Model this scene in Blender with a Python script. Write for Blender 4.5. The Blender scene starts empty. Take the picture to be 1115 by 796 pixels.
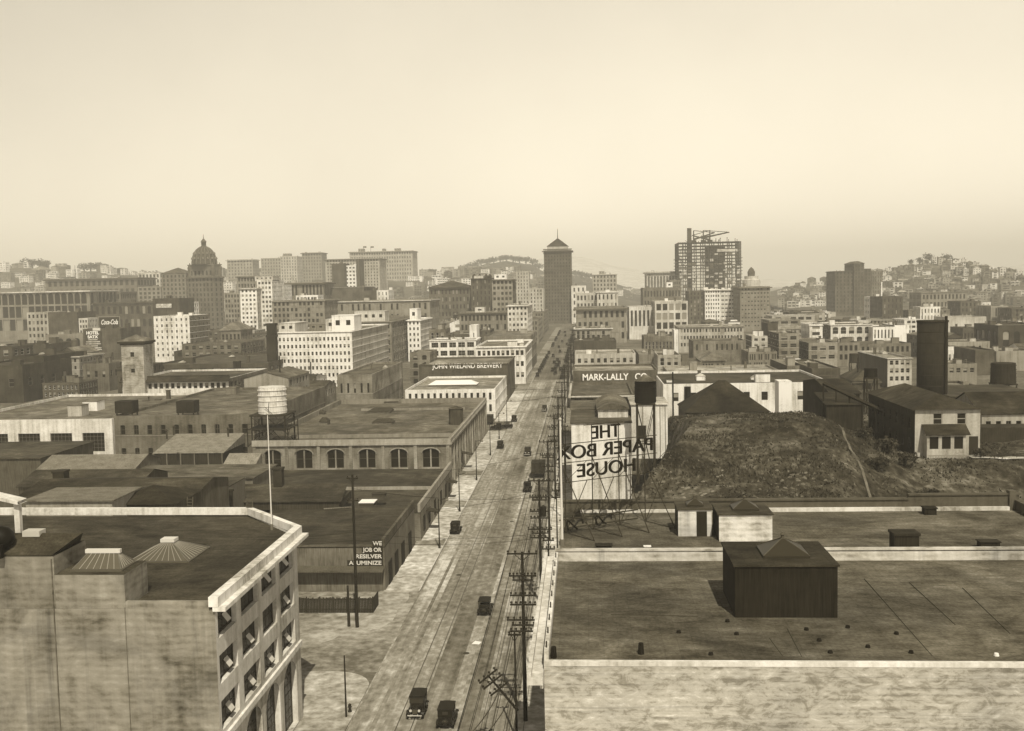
import bpy, bmesh, math, random
from mathutils import Vector, Matrix
random.seed(7)
SC = bpy.context.scene
COL = SC.collection
# ------------------------------------------------------------------ camera
FPX, CX, CY, ROLL, HC = 1150.0, 557.5, 398.0, 0.021, 42.0
_a = 78.5*math.cos(ROLL)+88*math.sin(ROLL); _b = 78.5*math.sin(ROLL)-88*math.cos(ROLL)
TH = math.atan(-_b/FPX); PS = math.atan(_a/FPX*math.cos(TH))
VF = Vector((-math.sin(PS)*math.cos(TH), math.cos(PS)*math.cos(TH), -math.sin(TH)))
_R = Vector((math.cos(PS), math.sin(PS), 0))
_U = Vector((-math.sin(PS)*math.sin(TH), math.cos(PS)*math.sin(TH), math.cos(TH)))
VR = _R*math.cos(ROLL)-_U*math.sin(ROLL); VU = _R*math.sin(ROLL)+_U*math.cos(ROLL)
EYE = Vector((0, 0, HC))
cd = bpy.data.cameras.new('camera'); cam = bpy.data.objects.new('camera', cd); COL.objects.link(cam)
cd.sensor_width = 36; cd.lens = 36*FPX/1115; cd.clip_start = 1; cd.clip_end = 40000
cam.matrix_world = Matrix(((VR.x, VU.x, -VF.x, 0), (VR.y, VU.y, -VF.y, 0), (VR.z, VU.z, -VF.z, HC), (0, 0, 0, 1)))
SC.camera = cam
def ray(px, py): return VF+VR*((px-CX)/FPX)-VU*((py-CY)/FPX)
def onZ(px, py, Z):
    d = ray(px, py); return EYE+d*((Z-HC)/d.z)
def onY(px, py, Y):
    d = ray(px, py); return EYE+d*(Y/d.y)
def pix(p):
    v = Vector(p)-EYE; z = v.dot(VF)
    return (CX+FPX*v.dot(VR)/z, CY-FPX*v.dot(VU)/z) if z > .1 else (-9999, -9999)
# ------------------------------------------------------------------ light
SUN_EL, SUN_AZ = math.radians(52), math.radians(166)      # azimuth clockwise from +Y
sd = Vector((math.sin(SUN_AZ)*math.cos(SUN_EL), math.cos(SUN_AZ)*math.cos(SUN_EL), math.sin(SUN_EL)))
W = bpy.data.worlds.new('World'); SC.world = W; W.use_nodes = True
nt = W.node_tree; nt.nodes.clear()
sky = nt.nodes.new('ShaderNodeTexSky'); sky.sky_type = 'NISHITA'; sky.sun_disc = False
sky.sun_elevation = SUN_EL; sky.sun_rotation = SUN_AZ; sky.air_density = 1.0; sky.dust_density = .5; sky.altitude = 0
bw = nt.nodes.new('ShaderNodeRGBToBW'); nt.links.new(sky.outputs[0], bw.inputs[0])
mx = nt.nodes.new('ShaderNodeMix'); mx.data_type = 'RGBA'; mx.blend_type = 'MULTIPLY'; mx.inputs[0].default_value = 1
nt.links.new(bw.outputs[0], mx.inputs[6]); mx.inputs[7].default_value = (1, .905, .72, 1)
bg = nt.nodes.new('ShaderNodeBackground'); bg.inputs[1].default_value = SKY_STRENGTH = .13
out = nt.nodes.new('ShaderNodeOutputWorld')
# hazy sky: low band kept bright, unseen upper sky dimmed to cut fill, and a little brighter towards the right (east)
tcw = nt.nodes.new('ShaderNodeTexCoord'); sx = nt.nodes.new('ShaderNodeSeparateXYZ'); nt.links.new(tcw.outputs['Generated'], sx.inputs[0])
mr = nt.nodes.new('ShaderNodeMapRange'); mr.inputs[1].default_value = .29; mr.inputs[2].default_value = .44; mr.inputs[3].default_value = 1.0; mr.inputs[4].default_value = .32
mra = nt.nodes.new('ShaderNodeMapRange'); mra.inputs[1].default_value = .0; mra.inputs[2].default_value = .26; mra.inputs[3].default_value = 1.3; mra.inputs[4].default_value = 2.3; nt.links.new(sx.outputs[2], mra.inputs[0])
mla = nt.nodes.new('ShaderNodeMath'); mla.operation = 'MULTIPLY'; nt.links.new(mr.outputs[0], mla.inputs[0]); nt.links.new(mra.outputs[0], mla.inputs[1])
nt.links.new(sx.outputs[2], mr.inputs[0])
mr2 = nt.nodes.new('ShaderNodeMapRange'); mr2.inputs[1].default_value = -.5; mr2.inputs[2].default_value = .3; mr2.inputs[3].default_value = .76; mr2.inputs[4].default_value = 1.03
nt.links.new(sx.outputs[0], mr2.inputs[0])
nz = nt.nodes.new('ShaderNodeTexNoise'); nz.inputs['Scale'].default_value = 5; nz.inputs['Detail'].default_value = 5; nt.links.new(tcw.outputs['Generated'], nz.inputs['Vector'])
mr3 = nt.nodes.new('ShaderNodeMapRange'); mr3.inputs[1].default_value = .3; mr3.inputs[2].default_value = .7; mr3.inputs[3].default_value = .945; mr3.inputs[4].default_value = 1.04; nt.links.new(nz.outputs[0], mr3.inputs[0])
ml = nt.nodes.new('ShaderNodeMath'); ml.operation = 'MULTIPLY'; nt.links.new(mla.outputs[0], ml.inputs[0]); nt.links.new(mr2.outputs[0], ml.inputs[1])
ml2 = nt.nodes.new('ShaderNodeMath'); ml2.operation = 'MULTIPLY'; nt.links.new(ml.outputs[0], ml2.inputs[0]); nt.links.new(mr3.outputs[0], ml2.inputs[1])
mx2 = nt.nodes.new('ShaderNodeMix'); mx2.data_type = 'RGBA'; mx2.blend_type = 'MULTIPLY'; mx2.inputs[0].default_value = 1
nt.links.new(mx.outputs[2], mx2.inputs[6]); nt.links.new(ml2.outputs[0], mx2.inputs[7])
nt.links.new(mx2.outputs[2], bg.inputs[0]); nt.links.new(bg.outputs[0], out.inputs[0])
sl = bpy.data.lights.new('sun', 'SUN'); sl.energy = 4.4; sl.angle = math.radians(.5); sl.color = (1, .93, .75)
so = bpy.data.objects.new('sun', sl); COL.objects.link(so)
so.rotation_euler = sd.to_track_quat('Z', 'Y').to_euler()
SC.view_settings.view_transform = 'Standard'; SC.view_settings.look = 'None'
SC.view_settings.exposure = 0.0; SC.view_settings.gamma = 1
SC.render.engine = 'CYCLES'
SC.cycles.volume_bounces = 0; SC.cycles.max_bounces = 4; SC.cycles.diffuse_bounces = 2
# ------------------------------------------------------------------ object helpers
def link(o, parent=None):
    COL.objects.link(o)
    if parent: o.parent = parent
    return o
def tag(o, label=None, cat=None, group=None, kind=None):
    if label: o['label'] = label
    if cat: o['category'] = cat
    if group: o['group'] = group
    if kind: o['kind'] = kind
    return o
def thing(name, label, cat, loc=(0, 0, 0), rz=0, group=None):
    o = link(bpy.data.objects.new(name, None)); o.location = loc; o.rotation_euler = (0, 0, rz)
    o.empty_display_size = .5
    return tag(o, label, cat, group)
class MB:
    def __init__(s): s.v = []; s.f = []; s.m = []
    def poly(s, pts, mi=0):
        n = len(s.v); s.v += [tuple(p) for p in pts]; s.f.append(tuple(range(n, n+len(pts)))); s.m.append(mi)
    def box(s, x0, y0, z0, x1, y1, z1, mi=0, top=None, bottom=True):
        n = len(s.v)
        s.v += [(x0, y0, z0), (x1, y0, z0), (x1, y1, z0), (x0, y1, z0), (x0, y0, z1), (x1, y0, z1), (x1, y1, z1), (x0, y1, z1)]
        fs = [(0, 1, 5, 4), (1, 2, 6, 5), (2, 3, 7, 6), (3, 0, 4, 7)]
        for q in fs: s.f.append(tuple(n+i for i in q)); s.m.append(mi)
        s.f.append((n+4, n+5, n+6, n+7)); s.m.append(mi if top is None else top)
        if bottom: s.f.append((n+3, n+2, n+1, n)); s.m.append(mi)
        return s
    def tube(s, p0, p1, r0, r1=None, n=8, mi=0, cap=True):
        r1 = r0 if r1 is None else r1
        p0, p1 = Vector(p0), Vector(p1); d = (p1-p0)
        if d.length < 1e-6: return s
        q = d.to_track_quat('Z', 'Y'); k = len(s.v)
        for p, r in ((p0, r0), (p1, r1)):
            for i in range(n):
                a = 2*math.pi*i/n; s.v.append(tuple(p+q @ Vector((r*math.cos(a), r*math.sin(a), 0))))
        for i in range(n):
            j = (i+1) % n; s.f.append((k+i, k+j, k+n+j, k+n+i)); s.m.append(mi)
        if cap:
            s.f.append(tuple(k+n-1-i for i in range(n))); s.m.append(mi)
            s.f.append(tuple(k+n+i for i in range(n))); s.m.append(mi)
        return s
    def lathe(s, c, prof, n=16, mi=0):
        k = len(s.v); cx, cy, cz = c
        for r, z in prof:
            for i in range(n):
                a = 2*math.pi*(i+.5)/n; s.v.append((cx+r*math.cos(a), cy+r*math.sin(a), cz+z))
        for t in range(len(prof)-1):
            for i in range(n):
                j = (i+1) % n; s.f.append((k+t*n+i, k+t*n+j, k+(t+1)*n+j, k+(t+1)*n+i)); s.m.append(mi)
        s.f.append(tuple(k+(len(prof)-1)*n+i for i in range(n))); s.m.append(mi)
        return s
    def hip(s, x0, y0, x1, y1, z0, z1, rx=0, ry=0, mi=0):   # hip roof, ridge half-lengths rx, ry
        cx, cy = (x0+x1)/2, (y0+y1)/2
        b = [(x0, y0, z0), (x1, y0, z0), (x1, y1, z0), (x0, y1, z0)]
        t = [(cx-rx, cy-ry, z1), (cx+rx, cy-ry, z1), (cx+rx, cy+ry, z1), (cx-rx, cy+ry, z1)]
        n = len(s.v); s.v += b+t
        for i in range(4):
            j = (i+1) % 4; s.f.append((n+i, n+j, n+4+j, n+4+i)); s.m.append(mi)
        if rx > 1e-4 and ry > 1e-4: s.f.append((n+4, n+5, n+6, n+7)); s.m.append(mi)
        s.f.append((n+3, n+2, n+1, n)); s.m.append(mi)
        return s
    def prism(s, pts, z0, z1, mi=0, top=None):
        n = len(pts)
        for i in range(n):
            a, b = pts[i], pts[(i+1) % n]
            s.poly([(a[0], a[1], z0), (b[0], b[1], z0), (b[0], b[1], z1), (a[0], a[1], z1)], mi)
        s.poly([(p[0], p[1], z1) for p in pts], mi if top is None else top)
        s.poly([(p[0], p[1], z0) for p in reversed(pts)], mi)
        return s
    def mesh(s, name, mats):
        me = bpy.data.meshes.new(name); me.from_pydata(s.v, [], s.f)
        for m in (mats if isinstance(mats, (list, tuple)) else [mats]): me.materials.append(m)
        me.polygons.foreach_set('material_index', s.m); me.update()
        return me
    def build(s, name, mats, parent=None, loc=None, rz=0):
        o = bpy.data.objects.new(name, s.mesh(name, mats)); link(o, parent)
        if loc is not None: o.location = loc
        if rz: o.rotation_euler = (0, 0, rz)
        return o
def smooth(o):
    o.data.polygons.foreach_set('use_smooth', [True]*len(o.data.polygons)); return o
# ------------------------------------------------------------------ materials (sepia print: every surface is one brown-grey scale)
def col(v): 
    v = max(0.0, v); v = min(.86, v*(.64+.68*min(v, .8))); return (v, v**1.04*.98, v**1.16*.97, 1)
_mats = {}
def M(kind, v, rough=.9):
    v = round(v, 3); key = (kind, v, rough)
    if key in _mats: return _mats[key]
    m = bpy.data.materials.new('%s_%03d' % (kind, int(v*1000))); m.use_nodes = True
    t = m.node_tree; N = t.nodes; L = t.links; b = N['Principled BSDF']
    b.inputs['Roughness'].default_value = rough; b.inputs['Specular IOR Level'].default_value = .12
    _mats[key] = m
    if kind == 'flat': b.inputs['Base Color'].default_value = col(v); return m
    tc = N.new('ShaderNodeTexCoord'); oi = N.new('ShaderNodeObjectInfo')
    off = N.new('ShaderNodeVectorMath'); off.operation = 'ADD'
    sc = N.new('ShaderNodeMath'); sc.operation = 'MULTIPLY'; sc.inputs[1].default_value = 91
    L.new(oi.outputs['Random'], sc.inputs[0]); L.new(tc.outputs['Object'], off.inputs[0]); L.new(sc.outputs[0], off.inputs[1])
    def noise(scale, detail=4, vec=(1, 1, 1), rgh=.6, dist=0):
        mp = N.new('ShaderNodeMapping'); mp.inputs['Scale'].default_value = vec; L.new(off.outputs[0], mp.inputs[0])
        n = N.new('ShaderNodeTexNoise'); n.inputs['Scale'].default_value = scale; n.inputs['Detail'].default_value = detail
        n.inputs['Roughness'].default_value = rgh; n.inputs['Distortion'].default_value = dist
        L.new(mp.outputs[0], n.inputs['Vector']); return n.outputs[0]
    def mathn(op, a, bb):
        q = N.new('ShaderNodeMath'); q.operation = op
        for i, x in enumerate((a, bb)):
            if isinstance(x, (int, float)): q.inputs[i].default_value = x
            else: L.new(x, q.inputs[i])
        return q.outputs[0]
    def ramp(fac, stops):
        r = N.new('ShaderNodeValToRGB'); e = r.color_ramp.elements
        while len(e) < len(stops): e.new(.5)
        for i, (p, vv) in enumerate(stops): e[i].position = p; e[i].color = col(vv)
        L.new(fac, r.inputs[0]); return r.outputs[0]
    def mul(c, fac, stops):
        r = N.new('ShaderNodeValToRGB'); e = r.color_ramp.elements
        while len(e) < len(stops): e.new(.5)
        for i, (p, vv) in enumerate(stops): e[i].position = p; e[i].color = (vv, vv, vv, 1)
        L.new(fac, r.inputs[0]); q = N.new('ShaderNodeMix'); q.data_type = 'RGBA'; q.blend_type = 'MULTIPLY'; q.inputs[0].default_value = 1
        L.new(c, q.inputs[6]); L.new(r.outputs[0], q.inputs[7]); return q.outputs[2]
    bump = None
    if kind == 'wall':
        f = mathn('ADD', mathn('MULTIPLY', noise(.12, 5), .45), mathn('MULTIPLY', noise(1.0, 4, (1.3, 1.3, .06)), .35))
        f = mathn('ADD', f, mathn('MULTIPLY', noise(3, 5), .2))
        c = ramp(f, [(.36, v*.5), (.45, v*.86), (.52, v*1.02), (.60, min(.86, v*1.2))]); bump = noise(6, 4)
    elif kind == 'stain':      # weathered concrete: board lines, streaks and blotches
        wv = N.new('ShaderNodeTexWave'); wv.wave_type = 'BANDS'; wv.bands_direction = 'Z'; wv.inputs['Scale'].default_value = .55
        wv.inputs['Distortion'].default_value = 3; wv.inputs['Detail'].default_value = 4; L.new(tc.outputs['Object'], wv.inputs[0])
        f = mathn('ADD', mathn('MULTIPLY', noise(.22, 7, dist=.9), .50), mathn('MULTIPLY', noise(1.1, 5, (1, 1, .06)), .18))
        f = mathn('ADD', f, mathn('MULTIPLY', noise(1.6, 6, (.6, .6, 1.8)), .22))
        f = mathn('ADD', f, mathn('MULTIPLY', wv.outputs[0], .04))
        f = mathn('ADD', f, mathn('MULTIPLY', noise(9, 4), .06))
        c = ramp(f, [(.37, v*.36), (.44, v*.74), (.50, v), (.55, v*1.12), (.63, min(.86, v*1.4))]); bump = noise(3, 6, (1, 1, 2))
        c = mul(c, noise(.42, 5, (1, 1, .05), .7), [(.28, .5), (.38, .85), (.46, 1)]); c = mul(c, noise(.10, 6, (1, 1, 1.6), .7, 1.0), [(.36, .7), (.46, .92), (.56, 1.0), (.66, 1.15)])
    elif kind == 'blotch':     # patched plaster over board-marked concrete
        a = noise(1.0, 7, (.7, .7, 1.4), .74, 1.2); bnd = noise(.9, 5, (.12, .12, 3.2))
        cc = noise(2.6, 5, (.5, .5, 1.4), .7)
        f = mathn('ADD', mathn('MULTIPLY', a, .50), mathn('ADD', mathn('MULTIPLY', bnd, .22), mathn('MULTIPLY', cc, .28)))
        c = ramp(f, [(.39, v*.55), (.465, v*.76), (.50, v*.98), (.55, v*1.06), (.62, min(.86, v*1.35))]); bump = noise(4, 6)
        c = mul(c, noise(.16, 5, (1, 1, 1)), [(.36, .75), (.5, 1), (.64, 1.12)]); c = mul(c, noise(2.2, 3, (.04, .04, 4)), [(.36, .8), (.46, 1), (.6, 1.05)])
    elif kind == 'brick':
        br = N.new('ShaderNodeTexBrick'); br.inputs['Scale'].default_value = 1; br.inputs['Brick Width'].default_value = .5
        br.inputs['Row Height'].default_value = .16; br.inputs['Mortar Size'].default_value = .012
        br.inputs['Color1'].default_value = (.45, .45, .45, 1); br.inputs['Color2'].default_value = (.6, .6, .6, 1); br.inputs['Mortar'].default_value = (.75, .75, .75, 1)
        sep = N.new('ShaderNodeSeparateXYZ'); cb = N.new('ShaderNodeCombineXYZ'); L.new(tc.outputs['Object'], sep.inputs[0])
        L.new(mathn('ADD', sep.outputs[0], sep.outputs[1]), cb.inputs[0]); L.new(sep.outputs[2], cb.inputs[1]); L.new(cb.outputs[0], br.inputs[0])
        f = mathn('ADD', mathn('MULTIPLY', noise(.15, 5), .45), mathn('MULTIPLY', noise(.9, 5, (1.5, 1.5, .1)), .2))
        f = mathn('ADD', f, mathn('MULTIPLY', br.outputs[0], .3))
        c = ramp(f, [(.40, v*.5), (.47, v*.86), (.53, v*1.1), (.61, v*1.6)]); bump = noise(8, 3)
    elif kind == 'roof':       # tar and gravel: patches, seams, ponding marks
        f = mathn('ADD', mathn('MULTIPLY', noise(.13, 7, rgh=.7, dist=1.2), .42), mathn('MULTIPLY', noise(.8, 8, (.45, 1.3, 1), .75), .36))
        f = mathn('ADD', f, mathn('MULTIPLY', noise(5, 5), .22))
        c = ramp(f, [(.40, v*.42), (.46, v*.78), (.51, v*1.1), (.56, v*1.45), (.63, v*2.3)])
        bk = N.new('ShaderNodeTexBrick'); bk.inputs['Scale'].default_value = 1; bk.inputs['Brick Width'].default_value = 9; bk.inputs['Row Height'].default_value = .95; bk.inputs['Mortar Size'].default_value = .02; bk.offset = .37
        bk.inputs['Color1'].default_value = (.86, .86, .86, 1); bk.inputs['Color2'].default_value = (1, 1, 1, 1); bk.inputs['Mortar'].default_value = (.7, .7, .7, 1); mpk = N.new('ShaderNodeMapping'); mpk.inputs['Rotation'].default_value = (0, 0, 1.5708); L.new(off.outputs[0], mpk.inputs[0]); L.new(mpk.outputs[0], bk.inputs[0])
        c = mul(c, bk.outputs[0], [(.4, .55), (.75, .86), (1, 1.08)]); c = mul(c, noise(.05, 5, dist=1.5), [(.38, .72), (.5, 1), (.62, 1.35)]); bump = noise(7, 5)
    elif kind == 'road':
        f = mathn('ADD', mathn('MULTIPLY', noise(.5, 6, (1.3, .02, 1), .7), .30), mathn('MULTIPLY', noise(.05, 6, dist=.6), .36))
        f = mathn('ADD', f, mathn('MULTIPLY', noise(1.2, 7, (1.0, .6, 1)), .34))
        c = ramp(f, [(.39, v*.45), (.46, v*.8), (.52, v*1.08), (.60, v*1.7)]); bump = noise(5, 5)
    elif kind == 'dirt':
        f = mathn('ADD', mathn('MULTIPLY', noise(.06, 6, dist=.5), .5), mathn('MULTIPLY', noise(.8, 6), .5))
        c = ramp(f, [(.38, v*.5), (.46, v*.82), (.53, v*1.1), (.62, v*1.5)]); bump = noise(3, 6)
    elif kind == 'grass':
        f = mathn('ADD', mathn('MULTIPLY', noise(.09, 7, (1, 1, 1), .65, .7), .55), mathn('MULTIPLY', noise(.9, 7, (1, .6, 1), .7), .45))
        c = ramp(f, [(.39, v*.35), (.46, v*.75), (.51, v*1.2), (.56, v*2.1), (.63, v*3.8)]); bump = noise(2, 7)
    elif kind == 'hill':
        f = mathn('ADD', mathn('MULTIPLY', noise(.012, 8, rgh=.7), .6), mathn('MULTIPLY', noise(.06, 6), .4))
        c = ramp(f, [(.38, v*.5), (.47, v*.85), (.55, v*1.2), (.68, v*2.2)])
    elif kind == 'wood':
        f = mathn('ADD', mathn('MULTIPLY', noise(3, 5, (2.5, 2.5, .12)), .6), mathn('MULTIPLY', noise(.4, 4), .4))
        c = ramp(f, [(.35, v*.5), (.5, v), (.68, v*1.5)]); bump = noise(4, 4, (3, 3, .2))
    elif kind == 'leaf':
        f = mathn('ADD', mathn('MULTIPLY', noise(.5, 3), .6), mathn('MULTIPLY', noise(3, 2), .4))
        c = ramp(f, [(.35, v*.5), (.5, v), (.68, v*1.8)])
    elif kind == 'metal':
        f = mathn('ADD', mathn('MULTIPLY', noise(.7, 5), .5), mathn('MULTIPLY', noise(2.5, 5, (1.5, 1.5, .15)), .5))
        c = ramp(f, [(.35, v*.6), (.5, v), (.68, v*1.4)]); b.inputs['Specular IOR Level'].default_value = .15
    elif kind == 'farwin':     # distant masonry texture
        f = mathn('ADD', mathn('MULTIPLY', noise(.08, 5), .5), mathn('MULTIPLY', noise(.5, 4), .5))
        c = ramp(f, [(.35, v*.7), (.5, v), (.68, v*1.2)])
    else: raise ValueError(kind)
    L.new(c, b.inputs['Base Color'])
    if bump is not None:
        bp = N.new('ShaderNodeBump'); bp.inputs['Strength'].default_value = .35; bp.inputs['Distance'].default_value = .06
        L.new(bump, bp.inputs['Height']); L.new(bp.outputs[0], b.inputs['Normal'])
    return m
GLASS = M('flat', .025, .25); GLASS2 = M('flat', .06, .35); BLIND = M('flat', .32, .8); DARK = M('flat', .02, .7); BLACK = M('flat', .012, .5)
WHITE = M('wall', .72)
# ------------------------------------------------------------------ facades
def cuts_fill(total, n, frac, margin):
    """n openings over total length with end margins; returns intervals"""
    if n <= 0: return []
    pitch = (total-2*margin)/n; w = pitch*frac
    return [(margin+pitch*(i+.5)-w/2, margin+pitch*(i+.5)+w/2) for i in range(n)]
def facade(mb, O, U, W_, z0, z1, ci, ri, depth=.25, pane=None, wi=0, arch=0, archrow=None, blind=None):
    """wall with recessed openings; O origin (at z=0), U unit dir along wall; outward normal = U rotated -90deg. returns openings"""
    O = Vector(O); U = Vector(U); Nn = Vector((U.y, -U.x, 0))
    def P(u, z, d=0): q = O+U*u-Nn*d; return (q.x, q.y, O.z+z)
    us = sorted({0, W_, *[x for c in ci for x in c]}); zs = sorted({z0, z1, *[x for c in ri for x in c]})
    ops = []
    for a, b in zip(zs, zs[1:]):
        if b-a < 1e-6: continue
        if not any(r[0] <= a+1e-6 and b <= r[1]+1e-6 for r in ri):
            mb.poly([P(0, a), P(W_, a), P(W_, b), P(0, b)], wi); continue
        for c, d in zip(us, us[1:]):
            if d-c < 1e-6: continue
            if any(q[0] <= c+1e-6 and d <= q[1]+1e-6 for q in ci):
                ops.append((c, d, a, b))
                for (p, q, r, s) in (((c, a), (d, a), 0, 0), ((d, a), (d, b), 0, 0), ((d, b), (c, b), 0, 0), ((c, b), (c, a), 0, 0)):
                    mb.poly([P(p[0], p[1]), P(q[0], q[1]), P(q[0], q[1], depth), P(p[0], p[1], depth)], wi)
                if pane is not None:
                    pm = pane if not (blind and random.random() < .22) else blind
                    mb.poly([P(c, a, depth), P(d, a, depth), P(d, b, depth), P(c, b, depth)], pm)
                isarch = arch and (not archrow or abs(b-max(r[1] for r in ri)) < 1e-3)
                if isarch:
                    w = d-c; rise = w/2*arch; n = 6
                    for sgn in (0, 1):
                        pts = []
                        for i in range(n+1):
                            t = math.pi/2*i/n; uu = (c+w/2-(w/2)*math.cos(t)) if sgn == 0 else (c+w/2+(w/2)*math.cos(t))
                            pts.append((uu, b-rise+rise*math.sin(t)))
                        corner = (c, b) if sgn == 0 else (d, b)
                        for i in range(n):
                            mb.poly([P(*corner, .01), P(*pts[i], .01), P(*pts[i+1], .01)], wi)
            else: mb.poly([P(c, a), P(d, a), P(d, b), P(c, b)], wi)
    return ops
_win = {}
def winmesh(w, h, style, frame_v):
    key = (round(w, 2), round(h, 2), style, frame_v)
    if key in _win: return _win[key]
    mb = MB(); mb.box(-w/2, 0, 0, w/2, .03, h, 0)
    t = min(.09, w*.07); fr = -.05
    def bar(x0, z0, x1, z1): mb.box(x0, fr, z0, x1, .0, z1, 1)
    bar(-w/2, 0, -w/2+t, h); bar(w/2-t, 0, w/2, h); bar(-w/2+t, 0, w/2-t, t); bar(-w/2+t, h-t, w/2-t, h)
    if style == 'sash': bar(-w/2+t, h/2-t/2, w/2-t, h/2+t/2)
    if style == 'cross': bar(-w/2+t, h/2-t/2, w/2-t, h/2+t/2); bar(-t/2, t, t/2, h/2-t/2); bar(-t/2, h/2+t/2, t/2, h-t)
    if style == 'blind': mb.box(-w/2+t, -.02, h*.45, w/2-t, -.005, h-t, 2)
    if style == 'grid':
        nx, nz = max(2, int(w/.9)), max(2, int(h/.8)); s = .04
        for i in range(1, nx): x = -w/2+w*i/nx; mb.box(x-s/2, fr*.5, t, x+s/2, 0, h-t, 1)
        for i in range(1, nz): z = h*i/nz; mb.box(-w/2+t, fr*.6, z-s/2, w/2-t, 0, z+s/2, 1)
    me = mb.mesh('window', [GLASS, M('flat', frame_v), BLIND]); _win[key] = me
    return me
def put_windows(root, O, U, ops, depth, styles=('sash',), frame_v=.25, limit=100, used=0, name='window'):
    U = Vector(U); Nn = Vector((U.y, -U.x, 0)); O = Vector(O); rz = math.atan2(U.y, U.x); rest = MB(); out = []
    for (c, d, a, b) in ops:
        p = O+U*((c+d)/2)-Nn*(depth-.002)
        if used < limit:
            o = link(bpy.data.objects.new(name, winmesh(d-c, b-a, random.choice(styles), frame_v)), root)
            o.location = (p.x, p.y, O.z+a); o.rotation_euler = (0, 0, rz); used += 1; out.append(o)
        else:
            q = [O+U*c-Nn*depth, O+U*d-Nn*depth]
            rest.poly([(q[0].x, q[0].y, O.z+a), (q[1].x, q[1].y, O.z+a), (q[1].x, q[1].y, O.z+b), (q[0].x, q[0].y, O.z+b)], 0 if random.random() < .8 else 1)
    return used, rest, out
LAND = []
VIS = []
FOOT = []
def pocket(*b): FOOT.append(b)
def rooftop_bits(root, W_, L, z, v, rv, n, seed=0):
    rnd = random.Random(seed)
    for i in range(n):
        x = rnd.uniform(-W_*.4, W_*.4); y = rnd.uniform(L*.15, L*.85); k = rnd.choice(['penthouse', 'skylight', 'vent_pipe', 'chimney', 'penthouse'])
        mb = MB()
        if k == 'penthouse':
            w, l, h = rnd.uniform(2, 4.5), rnd.uniform(2, 4.5), rnd.uniform(1.8, 3.2)
            w = min(w, W_*.3); mb.box(x-w/2, y-l/2, z, x+w/2, y+l/2, z+h, 0, 1); mb.box(x-w/2-.1, y-l/2-.1, z+h, x+w/2+.1, y+l/2+.1, z+h+.15, 1)
            mb.build('penthouse', [M('wall', min(.7, v*rnd.choice([.8, 1.2, 1.6]))), M('roof', rv)], root)
        elif k == 'skylight':
            w, l = rnd.uniform(1.5, 3), rnd.uniform(2, 5); w = min(w, W_*.3)
            mb.box(x-w/2, y-l/2, z, x+w/2, y+l/2, z+.5, 0); mb.hip(x-w/2, y-l/2, x+w/2, y+l/2, z+.5, z+1.3, 0, l*.3, 1)
            mb.build('skylight', [M('wall', v), M('metal', .35, .5)], root)
        elif k == 'chimney':
            mb.box(x-.5, y-.5, z, x+.5, y+.5, z+2.4, 0); mb.box(x-.6, y-.6, z+2.4, x+.6, y+.6, z+2.6, 0)
            mb.build('chimney', M('brick', .12), root)
        else:
            mb.tube((x, y, z), (x, y, z+1.6), .22, n=8); mb.tube((x, y, z+1.6), (x, y, z+2.0), .4, .1, n=8)
            mb.build('vent_pipe', M('metal', .15), root)
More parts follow.
